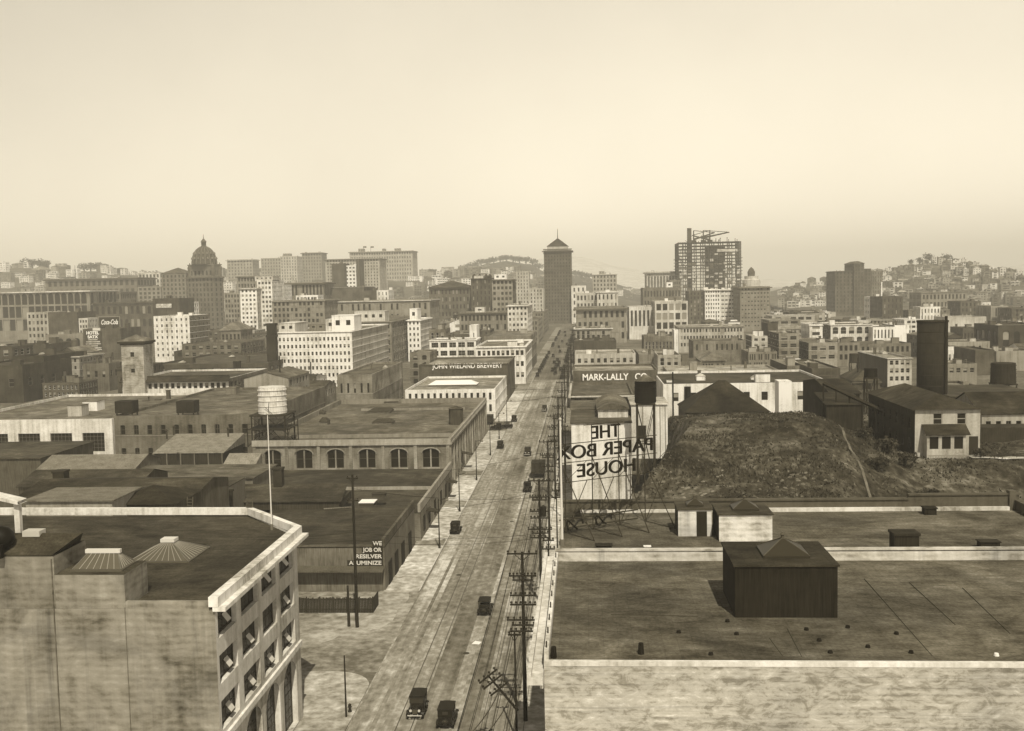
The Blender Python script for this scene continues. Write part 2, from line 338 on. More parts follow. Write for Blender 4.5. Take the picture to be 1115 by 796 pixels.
def building(name, label, xl, xr, yt, yb, v, cols, rows, Y=None, L=25, kind='wall', rv=.12, cornice=0, cv=None, wf=.55, hf=.6,
             arch=0, archrow=None, scols=None, base=0, rz=0, xc=None, parts=None, bits=0, cat='building', frame=.25, styles=('sash', 'sash', 'blind'),
             group=None, sv=None, hip=0, depth=.3, pent=None, mtop=.12, sidewin=True, xrs=None, srows=None):
    """front face spans image columns xl..xr with its roof edge at row yt; the rows of windows counted between yt and yb. returns root, dims"""
    yref = 310-(((xl+xr)/2)-636)*.021
    if Y is None: Y = 42*FPX/max(8, (yb+6-yref))
    r = math.radians(rz)
    if xc is None:
        A = onY(xl, yt, Y); B = onY(xr, yt, Y); H = (A.z+B.z)/2-base; W_ = B.x-A.x
        if xrs is not None:                          # far end of the street side given by its image column
            t = (B.x)/((xrs-636)/FPX) if abs(xrs-636) > 4 else Y+L
            pB = pix((B.x, Y, base+H)); f = (pB[0]-636)/(xrs-636); L = max(4, Y*f-Y)
        root = thing(name, label, cat, ((A.x+B.x)/2, Y, base), 0, group)
    else:                                            # turned building: near corner at column xc
        C_ = onY(xc, yt, Y); H = C_.z-base; u = Vector((math.cos(r), math.sin(r), 0)); w = Vector((-math.sin(r), math.cos(r), 0))
        def solve(dirv, sgn, target):
            lo, hi = .5, 400
            for _ in range(50):
                mid = (lo+hi)/2; q = C_+dirv*(mid*sgn); x = pix(q)[0]
                if (x > target) == (sgn < 0 and dirv is u): lo = mid
                else: hi = mid
            return lo
        W_ = solve(u, -1, xl)
        lo, hi = .5, 300
        for _ in range(50):
            mid = (lo+hi)/2
            if pix(C_+w*mid)[0] < xr: lo = mid
            else: hi = mid
        L = min(lo, 80)
        mid = C_-u*(W_/2); root = thing(name, label, cat, (mid.x, mid.y, base), r, group)
    d = (H)/max(1, 1); near = Y < 720
    if parts is None: parts = near
    vis_h = (yb-yt)*Y/FPX
    pitch = min(vis_h, H)/max(rows, 1)
    top = H-(.9 if pitch > 2.2 else .5)*(1 if cornice or H > 6 else .6)
    nrow = int((H-.8)/pitch) if rows else 0
    ri = []
    for i in range(nrow):
        zt = H-pitch*mtop-pitch*i-pitch*(1-hf)*.5; zb = zt-pitch*hf
        if zb > .4: ri.append((zb, zt))
    ri = ri[::-1]
    m = W_*.02 if cols > 4 else W_*.05
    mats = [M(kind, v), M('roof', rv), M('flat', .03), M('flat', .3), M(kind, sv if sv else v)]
    mb = MB(); nparts = 0; rest_all = MB()
    sc = scols if scols is not None else max(1, int(round(cols*L/W_*.8))) if cols else 0
    cxw = root.location.x
    f_ci = cuts_fill(W_, cols, wf, m); s_ci = cuts_fill(L, sc, wf, L*.03)
    vis_right = cxw < -3 or rz < -2; vis_left = (cxw > 3 and rz > -2) or rz > 2
    faces = [((-W_/2, 0, 0), (1, 0, 0), W_, f_ci, 0)]
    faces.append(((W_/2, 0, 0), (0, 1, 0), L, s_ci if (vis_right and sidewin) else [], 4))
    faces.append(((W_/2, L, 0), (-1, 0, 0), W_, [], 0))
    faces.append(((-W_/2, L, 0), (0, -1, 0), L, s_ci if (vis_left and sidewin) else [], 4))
    for O, U, w, ci, wi in faces:
        ops = facade(mb, O, U, w, 0, H, ci, ri if ci else [], depth, None if parts else 2, wi, arch, archrow, (None if parts or styles == ('grid',) or Y > 1000 else 3))
        if parts and ops:
            ops.sort(key=lambda q: -q[3])
            nparts, rest, _ = put_windows(root, O, U, ops, depth, styles, frame, 100, nparts)
            k = len(rest_all.v); rest_all.v += rest.v; rest_all.f += [tuple(i+k for i in q) for q in rest.f]; rest_all.m += rest.m
    if rest_all.f: rest_all.build('windows', [GLASS, BLIND], root)['kind'] = 'stuff'
    pt = .35; rz_ = H-.7 if H > 5 else H-.25                      # parapet and roof
    for (x0, y0, x1, y1) in ((-W_/2, 0, W_/2, pt), (-W_/2, L-pt, W_/2, L), (-W_/2, pt, -W_/2+pt, L-pt), (W_/2-pt, pt, W_/2, L-pt)):
        mb.poly([(x0, y0, H), (x1, y0, H), (x1, y1, H), (x0, y1, H)], 0)
    i0 = [(-W_/2+pt, pt), (W_/2-pt, pt), (W_/2-pt, L-pt), (-W_/2+pt, L-pt)]
    for a in range(4):
        p, q = i0[a], i0[(a+1) % 4]; mb.poly([(q[0], q[1], H), (p[0], p[1], H), (p[0], p[1], rz_), (q[0], q[1], rz_)], 0)
    mb.build('wall', mats, root)
    rm = MB()
    if hip: rm.box(-W_/2-.6, -.6, H+.01, W_/2+.6, L+.6, H+.4, 0); rm.hip(-W_/2-.6, -.6, W_/2+.6, L+.6, H+.42, H+hip, max(.1, W_/2-L/2) if W_ > L else .1, max(.1, L/2-W_/2) if L > W_ else .1)
    rm.poly([(p[0], p[1], rz_+.002) for p in i0], 0)
    rm.build('roof', M('roof', rv), root)
    if parts and len(ri) > 1 and H > 7 and (int(xl*13+yt*7) % 3):
        c = MB()
        for (za, zb) in ri:
            c.box(-W_/2, -.10, za-.32, W_/2, -.003, za-.12)
            if vis_right: c.box(W_/2+.003, 0, za-.32, W_/2+.10, L, za-.12)
            if vis_left: c.box(-W_/2-.10, 0, za-.32, -W_/2-.003, L, za-.12)
        c.build('belt_course', M('wall', min(.78, v*1.35)), root)
    if cornice:
        c = MB(); k = cornice; cz = H-.25*k
        c.box(-W_/2-k*.8, -k*.8, cz-.45*k, W_/2+k*.8, -.003, cz, 0)
        if vis_right: c.box(W_/2+.003, 0, cz-.45*k, W_/2+k*.8, L, cz, 0)
        if vis_left: c.box(-W_/2-k*.8, 0, cz-.45*k, -W_/2-.003, L, cz, 0)
        c.build('cornice', M('wall', cv if cv else min(.75, v*1.25)), root)
    if pent:
        for (a, b, hh, l0, l1, pv) in pent:                      # fractions of the width, height, fractions of the depth, tone
            q = MB(); q.box(-W_/2+W_*a, L*l0, rz_, -W_/2+W_*b, L*l1, H+hh, 0, 1); q.box(-W_/2+W_*a-.15, L*l0-.15, H+hh, -W_/2+W_*b+.15, L*l1+.15, H+hh+.2, 0)
            nn = max(1, int(W_*(b-a)/3.5))
            if hh > 2:
                for x0, x1 in cuts_fill(W_*(b-a), nn, .4, .3): q.box(-W_/2+W_*a+x0, L*l0-.03, H+hh*.35, -W_/2+W_*a+x1, L*l0+.02, H+hh*.7, 2)
            q.build('penthouse', [M('wall', pv), M('roof', rv), GLASS], root)
    if not bits and not hip and W_ > 8: bits = 3 if Y < 720 else 2
    if bits > 0: rooftop_bits(root, W_, L, rz_, v, rv, bits, seed=int(xl*7+yt))
    LAND.append((label, (xl+xr)/2, yt, xr-xl, root)); VIS.append((xl, xr, yt, yb, Y))
    if rz: FOOT.append((cxw-40, root.location.y-20, cxw+40, root.location.y+60))
    else: FOOT.append((cxw-W_/2, Y, cxw+W_/2, Y+L))
    return root, W_, L, H
def lettering(s, root, loc, size, mat, rx=math.pi/2, rz=0, width=None, depth=.02, name='lettering', shear=0, align='CENTER', bold=0):
    c = bpy.data.curves.new('lettering', 'FONT'); c.body = s; c.size = size; c.extrude = depth; c.align_x = align; c.align_y = 'CENTER'
    c.shear = shear; c.offset = bold; c.materials.append(mat)
    t = bpy.data.objects.new('tmp', c); COL.objects.link(t); bpy.context.view_layer.update()
    me = bpy.data.meshes.new_from_object(t.evaluated_get(bpy.context.evaluated_depsgraph_get())); me.name = name
    if not me.materials: me.materials.append(mat)
    bpy.data.objects.remove(t)
    o = link(bpy.data.objects.new(name, me), root); o.location = loc; o.rotation_euler = (rx, 0, rz)
    if width:
        xs = [v.co.x for v in me.vertices]; o.scale = (width/(max(xs)-min(xs)), 1, 1)
    return o
# ================================================================== ground, streets
XL, XR, KL, KR = -28.5, -2.8, -23.4, -7.2
g = MB(); g.poly([(-9000, -100, -.01), (9000, -100, -.01), (9000, 12500, -.01), (-9000, 12500, -.01)])
tag(g.build('ground', M('dirt', .17)), kind='structure')
g = MB(); g.poly([(KL-.02, 40, .004), (KR+.02, 40, .004), (KR+.02, 470, .004), (KL-.02, 470, .004)])
g.poly([(KL-.02, 470, .004), (KR+.02, 470, .004), (KR+.02, 1250, .004), (KL-.02, 1250, .004)], 1)
tag(g.build('road', [M('road', .30), M('road', .17)]), kind='structure')
g = MB(); g.poly([(-160, 112, .0), (KL-.02, 112, .0), (KL-.02, 142.5, .0), (-160, 142.5, .0)]); 
tag(g.build('cross_street', M('dirt', .33)), kind='structure')
g = MB(); g.poly([(-200, 305, .0), (KL-.02, 305, .0), (KL-.02, 326, .0), (-200, 326, .0)]); g.poly([(KR+.02, 292, .0), (200, 292, .0), (200, 312, .0), (KR+.02, 312, .0)])
tag(g.build('far_cross_street', M('road', .18)), kind='structure')
pts = [(-60, 60), (KL, 60)]+[(KL-4.5+4.5*math.cos(a), 107.3+4.5*math.sin(a)) for a in [math.pi/2*i/8 for i in range(9)]]+[(-60, 111.8)]
g = MB(); g.prism(pts, 0, .13); tag(g.build('sidewalk', M('dirt', .45)), kind='structure')
g = MB()
for y0, y1, v in ((142.6, 168, 0), (168.1, 172, 1), (172.1, 198, 0), (198.1, 204.5, 1), (204.6, 232, 0), (232.1, 238, 1), (238.1, 304.5, 0), (326.5, 420, 0), (420.1, 520, 1), (540, 800, 1), (820, 1050, 1)):
    g.box(XL, y0, 0, KL, y1, .13 if v == 0 else .07, v)
for y0, y1 in ((60, 140), (140.1, 291), (312, 520), (540, 800), (820, 1050)): g.box(KR, y0, 0, XR, y1, .13, 0 if y0 < 300 else 1)
tag(g.build('sidewalk', [M('dirt', .5), M('dirt', .28)]), kind='structure')
# sandy apron worn over the corner
g = MB()
rnd = random.Random(3)
def blob(cx, cy, rx, ry, z, n=28, jit=.22):
    p = []
    for i in range(n):
        a = 2*math.pi*i/n; k = 1+rnd.uniform(-jit, jit); p.append((cx+rx*k*math.cos(a), cy+ry*k*math.sin(a), z))
    g.poly(p)
blob(-36, 127, 9, 6, .008); blob(-27.4, 137, 2.6, 10, .006)
tag(g.build('dirt_apron', M('dirt', .33)), kind='structure')
# rails of the switching track along the right kerb, with the spur curving over the street
g = MB()
for x in (-8.0, -9.45): g.box(x-.07, 55, .008, x+.07, 640, .04)
def curve_rail(off):
    pr = None
    for i in range(40):
        t = i/39; a = t*math.radians(42); Rr = 52+off
        x = -8.7-52+Rr*math.cos(a); y = 110-Rr*math.sin(a)+0
        if pr: g.tube((pr[0], pr[1], .03), (x, y, .03), .06, n=4, cap=False)
        pr = (x, y)
for off in (-.72, .72): curve_rail(off)
for x in (-17.2, -18.65): g.box(x-.05, 55, .006, x+.05, 1000, .02)
tag(g.build('street_railway_track', M('flat', .10, .45)), 'steel rails set in the paving along the street with a spur curving across', 'railway track')
# oil-darkened lanes and dust lines along the wheel paths (worn surface, flush)
g = MB()
for x, w, m in ((-11.8, .9, 0), (-20.4, .35, 1), (-22.2, 1.0, 1), (-15.6, 1.3, 0), (-12.9, .3, 1)):
    g.poly([(x-w, 60, .0055), (x+w, 60, .0055), (x+w, 460, .0055), (x-w, 460, .0055)], m)
tag(g.build('road_wear', [M('road', .24), M('road', .36)]), kind='structure')
g = MB()
for x in (KL-.18, KR):
    for a, b in ((60 if x > -10 else 142.6, 290 if x > -10 else 304.5), (326.5, 520)):
        y = a
        while y < b: g.box(x, y+.02, .02, x+.18, min(y+2.4, b)-.02, .155); y += 2.4
tag(g.build('kerb', M('wall', .5)), kind='structure')
for i, (x, y) in enumerate(((-14.2, 118), (-19.0, 151), (-13.6, 186), (-18.4, 228), (-12.4, 262))):
    m = MB(); m.tube((0, 0, 0), (0, 0, .02), .38, n=16); tag(m.build('manhole_cover', M('flat', .07), None, (x, y, .009)), 'round dark manhole cover set in the street paving', 'manhole cover', 'manhole covers in the street')
g = MB(); g.poly([(x, y, .012) for x, y in ((-13.9, 121.2), (-13.0, 121.0), (-12.8, 121.9), (-13.6, 122.3))]); g.box(-13.7, 121.3, .01, -13.1, 121.8, .03)
tag(g.build('paper_scrap', M('flat', .75)), 'white scrap of paper lying on the roadway ahead of the nearest cars', 'paper')
# ================================================================== left white loft building
FX, NY = -28.3, 76.7
root = thing('loft_building', 'white concrete loft building at lower left with wide steel windows open on its street side', 'building', (FX, NY, 0))
LAND.append(('white loft building at lower left', 150, 640, 300, root))
mb = MB(); PZ, RZ = 19.0, 18.1
bays = [(.5, 4.7), (5.9, 10.3), (11.4, 15.6), (16.8, 21.2)]
ri = [(8.35, 10.65), (12.0, 14.25), (15.6, 17.9)]
ops = facade(mb, (0, 0, 0), (0, 1, 0), 22.8, 7.7, 18.3, bays, ri, .45)
aops = facade(mb, (0, 0, 0), (0, 1, 0), 22.8, 0, 7.7, bays, [(.3, 7.0)], .6, arch=.9)
mb.poly([(0, 0, 0), (-40, 0, 0), (-40, 0, PZ-.9), (0, 0, PZ-.9)][::-1], 1)
mb.poly([(0, 22.8, 0), (0, 22.8, 18.3), (-7.7, 32.4, 18.3), (-7.7, 32.4, 0)][::-1], 0)
mb.build('wall', [M('wall', .56), M('stain', .30)], root)
outl = [(0, 0), (0, 23.8), (-7.7, 32.4), (-40, 33.2), (-40, 0)]
mb = MB(); mb.poly([(x, y, RZ) for x, y in outl]); mb.build('roof', M('roof', .07), root)
mb = MB()                                             # parapet band and cornice
def strip(p, q, z0, z1, t, mi=0):
    p, q = Vector((*p, 0)), Vector((*q, 0)); u = (q-p).normalized(); n = Vector((u.y, -u.x, 0))
    a, b, c, d = p, q, q-n*t, p-n*t
    for (s, e) in ((a, b), (b, c), (c, d), (d, a)): mb.poly([(s.x, s.y, z0), (e.x, e.y, z0), (e.x, e.y, z1), (s.x, s.y, z1)], mi)
    mb.poly([(k.x, k.y, z1) for k in (a, b, c, d)], mi); mb.poly([(k.x, k.y, z0) for k in (d, c, b, a)], mi)
strip((.35, -.25), (.35, 23.6), 18.3, 19.05, .75); strip((.35, 23.6), (-7.5, 32.6), 18.3, 19.04, .6); strip((-7.5, 32.6), (-40, 33.4), 18.3, 19.03, .5)
strip((.9, -.25), (.9, 23.9), 17.95, 18.28, 1.0); strip((-.4, 0), (-.4, 23.2), RZ-.2, 18.6, .02)
strip((0.25, .2), (.25, 22.7), 7.45, 7.95, .24)
mb.build('cornice', M('wall', .66), root)
for (c, d, a, b) in ops:
    w = link(bpy.data.objects.new('window', winmesh(d-c, b-a, 'grid', .07)), root); w.location = (-.44, (c+d)/2, a); w.rotation_euler = (0, 0, math.pi/2)
    k = 2 if (c, a) != (5.9, 15.6) and not (c > 11 and c < 12 and a > 11 and a < 13) else 0
    for j in range(k//2):                                # pivoted sashes standing open
        s = MB(); s.box(-.5, -.02, -.45, .5, .02, .45, 0); s.box(-.45, -.03, -.40, .45, .03, .40, 1)
        o = s.build('sash', [M('flat', .12), M('flat', .55, .4)], w); o.location = (.1*(d-c), -.2, .42*(b-a)); o.rotation_euler = (math.radians(-38-10*j), 0, 0)  # pale pane: the light it catches is put into its colour
for (c, d, a, b) in aops:
    w = link(bpy.data.objects.new('window', winmesh(d-c, b-a, 'grid', .10)), root); w.location = (-.59, (c+d)/2, a); w.rotation_euler = (0, 0, math.pi/2); w.name = 'arched_window'
# penthouse blocks flush with the near wall
def px_x(x, Y, y): return onY(x, y, Y).x-FX
bz1 = onY(60, 606, NY).z; bz2 = onY(100, 626, NY).z
x0, x1, x2 = px_x(20, NY, 606), px_x(58, NY, 606), px_x(135, NY, 626)
mb = MB(); mb.box(-36, .0, 18.11, x1, 5.2, bz1, 0, 1); mb.build('stair_penthouse', [M('stain', .26), M('roof', .05)], root)
mb = MB(); mb.box(x1+.01, .0, 18.11, x2, 4.2, bz2, 0, 1); mb.build('penthouse', [M('stain', .30), M('roof', .06)], root)
def ribbed_skylight(root, x0, y0, x1, y1, z, h, rx, ry, n, capw, v=.42):
    f = MB(); f.hip(x0, y0, x1, y1, z+.15, z+h, rx, ry, 0); f.box(x0-.12, y0-.12, z, x1+.12, y1+.12, z+.14, 0)
    o = f.build('skylight', M('flat', .14, .3), root)
    r = MB(); cx, cy = (x0+x1)/2, (y0+y1)/2
    T = [(cx-rx, cy-ry), (cx+rx, cy-ry), (cx+rx, cy+ry), (cx-rx, cy+ry)]; B = [(x0, y0), (x1, y0), (x1, y1), (x0, y1)]
    for i in range(4):
        j = (i+1) % 4
        for k in range(n+1):
            t = k/n; b = Vector((B[i][0]*(1-t)+B[j][0]*t, B[i][1]*(1-t)+B[j][1]*t, z+.17)); tp = Vector((T[i][0]*(1-t)+T[j][0]*t, T[i][1]*(1-t)+T[j][1]*t, z+h+.02))
            r.tube(b, tp, .03, n=4, cap=False)
    r.build('glazing_bar', M('flat', .34), o)['kind'] = 'stuff'
    c = MB(); c.box(cx-rx-capw, cy-ry-capw*.6, z+h-.02, cx+rx+capw, cy+ry+capw*.6, z+h+.28); c.build('ridge_vent', M('flat', .6), o)
a = onZ(141, 613, RZ); b = onZ(203, 614, RZ); c = onZ(224, 597, RZ)
ribbed_skylight(root, a.x-FX, a.y-NY, b.x-FX, c.y-NY, RZ, 1.35, .3, .3, 9, .35)
a = onZ(79, 622, bz2); b = onZ(132, 622, bz2)
ribbed_skylight(root, a.x-FX, 1.0, min(b.x-FX, x2-.3), 3.6, bz2, 1.15, 1.2, .05, 7, .2)
mb = MB(); mb.box(x2+.01, 0, 18.1, -.4, .35, PZ-.35); mb.build('parapet', M('stain', .30), root)
m = MB(); m.box(x1-.19, -.10, 4, x1-.12, -.003, bz1-.2); m.box(x2-.07, -.05, 2, x2-.03, -.003, 18.2); m.build('downpipe', M('stain', .20), root)
mb = MB(); mb.hip(-36, .3, x1-.3, 5, bz1+.01, bz1+1.2, 13, .1); mb.box(x1-3.6, 2.2, bz1+.9, x1-2.2, 3.2, bz1+1.45, 1); mb.build('penthouse_roof', [M('roof', .05), M('flat', .5)], root)
# rooftop exhaust cowl with white frame at the far left
rt = thing('exhaust_cowl', 'black round-headed exhaust cowl beside a white post on the loft roof edge', 'vent', (onY(5, 600, 78).x, 77.6, bz1+.02))
mb = MB(); mb.lathe((0, 0, 0), [(.55, -.5), (.55, .5), (.8, .7), (1.0, 1.1), (.95, 1.6), (.6, 2.0), (.1, 2.15)], 20); smooth(mb.build('cowl', BLACK, rt))
mb = MB(); mb.box(-3, -1.6, .0, .85, -1.2, 1.0); mb.build('duct', BLACK, rt)
rt = thing('roof_frame', 'white post and sloping hood rising at the left edge of the loft roof', 'frame', (onY(22, 600, 80).x, 80, bz1+.02))
mb = MB(); zt = onY(22, 545, 80).z-bz1; mb.box(-.22, -.2, 0, .22, .2, zt); mb.build('post', M('wall', .6), rt)
mb = MB(); mb.poly([(-6, -.6, zt+1.5), (.35, -.6, zt), (.35, .8, zt), (-6, .8, zt+1.5)]); mb.poly([(-6, -.6, zt+1.5), (-6, -.6, zt+1.2), (.35, -.6, zt-.25), (.35, -.6, zt)]); mb.poly([(-6, .8, zt+1.2), (.35, .8, zt-.25), (.35, -.6, zt-.25), (-6, -.6, zt+1.2)]); mb.build('hood', M('wall', .62), rt)
def flagpole(label, px, pyt, base, r=.075):
    rt = thing('flagpole', label, 'flagpole', base); Zt = onY(px, pyt, base[1]).z
    mb = MB(); mb.tube((0, 0, 0), (0, 0, Zt-base[2]), r, r*.6, 8); mb.build('pole', M('flat', .62), rt)
    mb = MB(); mb.lathe((0, 0, Zt-base[2]), [(.03, 0), (.14, .1), (.14, .2), (.03, .3)], 8); mb.build('finial', M('flat', .5), rt)
    mb = MB(); mb.tube((0, 0, 0), (0, 0, .6), r*2, n=8); mb.build('socket', M('flat', .2), rt)
p = onZ(296, 577, RZ); flagpole('tall white flagpole on the roof of the white loft building at lower left', 296, 452, (p.x, p.y, RZ))
for x, y, lb in ((206, 551, 'short ladder and stand at the back parapet of the loft roof'), (271, 553, 'small iron bracket post at the angled corner of the loft roof')):
    p = onZ(x, y+10, RZ); rt = thing('roof_ladder', lb, 'ladder', (p.x, p.y+.2, RZ)); mb = MB()
    for s in (-.3, .3): mb.tube((s, 0, 0), (s, .3, 1.9), .06, n=5)
    for k in range(5): mb.tube((-.3, 0, .3+k*.35), (.3, 0, .3+k*.35), .04, n=4)
    mb.build('frame', M('flat', .12), rt)
# ================================================================== sheds between the loft building and the brick blocks
def shed(name, label, xl, xr, yt, Y, L, v, rv, base=0, roof='flat', rise=1.5, kind='wall', cat='shed', ops=0, skew=0, over=.3, doors=None, H=None):
    A = onY(xl, yt, Y); B = onY(xr, yt, Y); W_ = B.x-A.x; H = H if H else (A.z+B.z)/2-base
    rt = thing(name, label, cat, ((A.x+B.x)/2, Y, base)); mb = MB()
    ci = cuts_fill(W_, ops, .5, .3) if ops else []
    o = facade(mb, (-W_/2, 0, 0), (1, 0, 0), W_, 0, H, ci, [(H*.3, H*.75)] if ops else [], .2)
    mb.poly([(W_/2, 0, 0), (W_/2, L, 0), (W_/2, L, H), (W_/2, 0, H)]); mb.poly([(W_/2, L, 0), (-W_/2, L, 0), (-W_/2, L, H), (W_/2, L, H)]); mb.poly([(-W_/2, L, 0), (-W_/2, 0, 0), (-W_/2, 0, H), (-W_/2, L, H)])
    if o: put_windows(rt, (-W_/2, 0, 0), (1, 0, 0), o, .2, ('sash', 'cross'), .2)
    r = MB(); x0, x1, y0, y1 = -W_/2-over, W_/2+over, -over, L+over; z = H+.01; t = .12
    if roof == 'flat': r.box(x0, y0, z, x1, y1, z+.18)
    elif roof == 'lean': r.poly([(x0, y0, z), (x1, y0, z), (x1, y1, z+rise), (x0, y1, z+rise)]); r.poly([(x0, y0, z-t), (x1, y0, z-t), (x1, y0, z), (x0, y0, z)]); r.poly([(x1, y0, z), (x1, y1, z), (x1, y1, z+rise)]); r.poly([(x0, y0, z), (x0, y1, z+rise), (x0, y1, z)]); r.poly([(x0, y1, z), (x0, y1, z+rise), (x1, y1, z+rise), (x1, y1, z)])
    elif roof == 'gx':       # ridge along x
        m = (y0+y1)/2
        r.poly([(x0, y0, z), (x1, y0, z), (x1, m, z+rise), (x0, m, z+rise)]); r.poly([(x1, y1, z), (x0, y1, z), (x0, m, z+rise), (x1, m, z+rise)])
        mb.poly([(W_/2, 0, H), (W_/2, L, H), (W_/2, L/2, H+rise*.97)]); mb.poly([(-W_/2, L, H), (-W_/2, 0, H), (-W_/2, L/2, H+rise*.97)]); r.poly([(x0, y0, z-.02), (x1, y0, z-.02), (x1, y0, z-.2), (x0, y0, z-.2)])
    elif roof == 'gy':
        r.poly([(x0, y0, z), (0, y0, z+rise), (0, y1, z+rise), (x0, y1, z)]); r.poly([(0, y0, z+rise), (x1, y0, z), (x1, y1, z), (0, y1, z+rise)])
        mb.poly([(-W_/2, 0, H), (W_/2, 0, H), (0, 0, H+rise*.97)]); mb.poly([(W_/2, L, H), (-W_/2, L, H), (0, L, H+rise*.97)])
    elif roof == 'hip': r.hip(x0, y0, x1, y1, z, z+rise, max(.05, (x1-x0)/2-(y1-y0)/2), max(.05, (y1-y0)/2-(x1-x0)/2))
    mb.build('wall', M(kind, v), rt); r.build('roof', M('roof' if rv < .2 else 'metal', rv), rt)
    FOOT.append((rt.location.x-W_/2, Y, rt.location.x+W_/2, Y+L))
    LAND.append((label, (xl+xr)/2, yt, xr-xl, rt))
    return rt, W_, H
# street-side sign building and its neighbour (left of the street)
rt, W_, H = shed('garage_building', 'low dark garage with painted lettering on its corner and a tar roof', 240, 418.5, 597, 143, 26, .20, .065, kind='wood', cat='garage', over=.02)
def local(root, p): return Vector(p)-root.location
xr_ = W_/2
m = MB(); m.box(xr_-.35, -.03, H+.19, xr_+.05, 26.1, H+1.35); m.box(-W_/2, -.1, H+.19, xr_-.36, .25, H+.45); m.build('parapet', M('brick', .16), rt)
m = MB(); m.box(xr_-17, -1.6, 3.0, xr_-.02, -.02, 3.15); m.poly([(xr_-17, -1.6, 3.16), (xr_-.02, -1.6, 3.16), (xr_-.02, -.02, 3.6), (xr_-17, -.02, 3.6)]); m.build('lean_to', M('wood', .12), rt)
m = MB()
for yy in (2.5, 7.5, 13, 19.5): m.box(xr_+.003, yy, 0, xr_+.10, yy+2.6, 3.4)
m.build('doors', M('flat', .03), rt)
for k, (s, w, vv) in enumerate((('WE', 1.4, .55), ('JOB OR', 2.9, .6), ('RESILVER', 4.0, .66), ('ALUMINIZE', 5.0, .55))):
    bd = MB(); z = 6.75-k*.92; bd.box(xr_-.25-w, -.16, z-.38, xr_-.2, -.06, z+.38); o = bd.build('sign_panel', M('flat', .05), rt)
    lettering(s, o, (xr_-.22-w/2, -.18, z), .78, M('flat', .62), width=w*.92, bold=.02)
p = onZ(398, 551+49, 6.8)
for (xa, ya, w, l, lb, vv) in ((399, 551, 2.4, 2.6, 'small bright skylight on the dark tar roof beside the street', .75), (352, 545, 4.2, 2.2, 'flat-lidded roof hatch near the long parapet behind the garage', .10), (412, 541, 2.2, 1.6, 'small dark roof hatch near the street-side parapet', .08)):
    q = onZ(xa, ya, 6.6); r2 = thing('roof_hatch', lb, 'hatch', (q.x, q.y, 6.57)); m = MB(); m.box(-w/2, 0, 0, w/2, l, .5, 0); m.build('curb', M('flat', .08), r2); m = MB(); m.box(-w/2-.1, -.1, .51, w/2+.1, l+.1, .62); m.build('lid', M('flat', vv), r2)
rt, W_, H = shed('machine_shop', 'long low machine shop with a pale parapet wall along the sidewalk', 150, 457.5, 560, 171.5, 42, .24, .075, kind='brick', cat='workshop', over=.02)
xr_ = W_/2
m = MB(); m.box(xr_-.4, -.03, H+.19, xr_+.05, 42, H+1.6); m.box(-W_/2, 19.6, H+.19, xr_-.42, 20, H+.75); m.build('parapet', M('wall', .34), rt)
m = MB()
for yy in (3, 9, 16, 24, 31, 37): m.box(xr_+.003, yy, 1, xr_+.10, yy+2.0, 3.6)
m.build('doors', M('flat', .04), rt)
r3 = thing('roof_monitor', 'long dark raised roof monitor on the tar roofs behind the flagpole', 'roof monitor', (onZ(320, 560, 7).x, 168, 6.2))
m = MB(); m.box(-15, 0, 0, 5.6, 9, 1.4, 0); m.build('wall', M('wood', .07), r3); m = MB(); m.poly([(-15.3, -.3, 1.42), (6, -.3, 1.42), (5, 9.3, 2.6), (-15.3, 9.3, 2.6)]); m.poly([(-15.3, -.3, 1.3), (6, -.3, 1.3), (6, -.3, 1.42), (-15.3, -.3, 1.42)]); m.build('roof', M('roof', .07), r3)
for (px, yt, yb, Y, w, lb) in ((303, 509, 548, 176, 1.5, 'dark square chimney on the tar roofs right of the flagpole'), (217, 529, 547, 150, 1.9, 'dark sheet-metal ventilator hood behind the loft roof parapet'), (66, 512, 527, 150, 1.7, 'squat chimney on the roofs behind the left end of the loft'), (251, 533, 548, 152, .5, 'thin vent stack behind the loft building roof')):
    a = onY(px, yt, Y); b = onY(px, yb, Y); r3 = thing('chimney', lb, 'chimney', (a.x, Y, b.z-1.5)); m = MB(); h = a.z-b.z+1.5; m.box(-w/2, -w/2, 0, w/2, w/2, h-.3); m.build('shaft', M('brick', .06), r3); m = MB(); m.box(-w/2-.12, -w/2-.12, h-.3, w/2+.12, w/2+.12, h); m.build('cap', M('flat', .05), r3)
    if b.z > 2: FOOT.append((a.x-3, Y-3, a.x+3, Y+3))
shed('workshop', 'dark-roofed workshop directly behind the white back parapet', 20, 210, 541, 135, 14, .14, .06, kind='wood', roof='gx', rise=1.2)
shed('storage_shed', 'pale flat-roofed storage shed behind the loft roof with a slatted hatch', 28, 122, 546, 124, 8, .34, .20, kind='wall')
shed('low_warehouse', 'low grey warehouse running behind the loft roof to the machine shop', 118, 232, 541, 154, 15, .20, .10, kind='wall', over=.02)
shed('hipped_shed', 'black hip-roofed shed close behind the white back parapet', 114, 190, 549, 128, 9, .10, .035, kind='wood', roof='hip', rise=1.6)
shed('timber_store', 'dark timber store with long ridge left of the low warehouse', 20, 150, 529, 160, 12, .10, .08, kind='wood', roof='gx', rise=1.6)
shed('corrugated_shed', 'long pale corrugated shed with its gable end facing the yard', 41, 146, 511, 186, 12, .20, .22, kind='wood', roof='gx', rise=1.8)
shed('coal_shed', 'flat dark coal shed left of the corrugated shed', -60, 44, 500, 196, 22, .12, .08, kind='wood')
shed('workshop', 'grey-roofed workshop in the yard front of the brick block', 120, 275, 522, 178, 14, .22, .14, kind='wall')
rt, W_, H = shed('lean_to_shed', 'open-fronted lean-to with pale corrugated roof against the brick block', 168, 243, 493, 232, 14, .05, .26, kind='wood', roof='lean', rise=2.4)
m = MB()
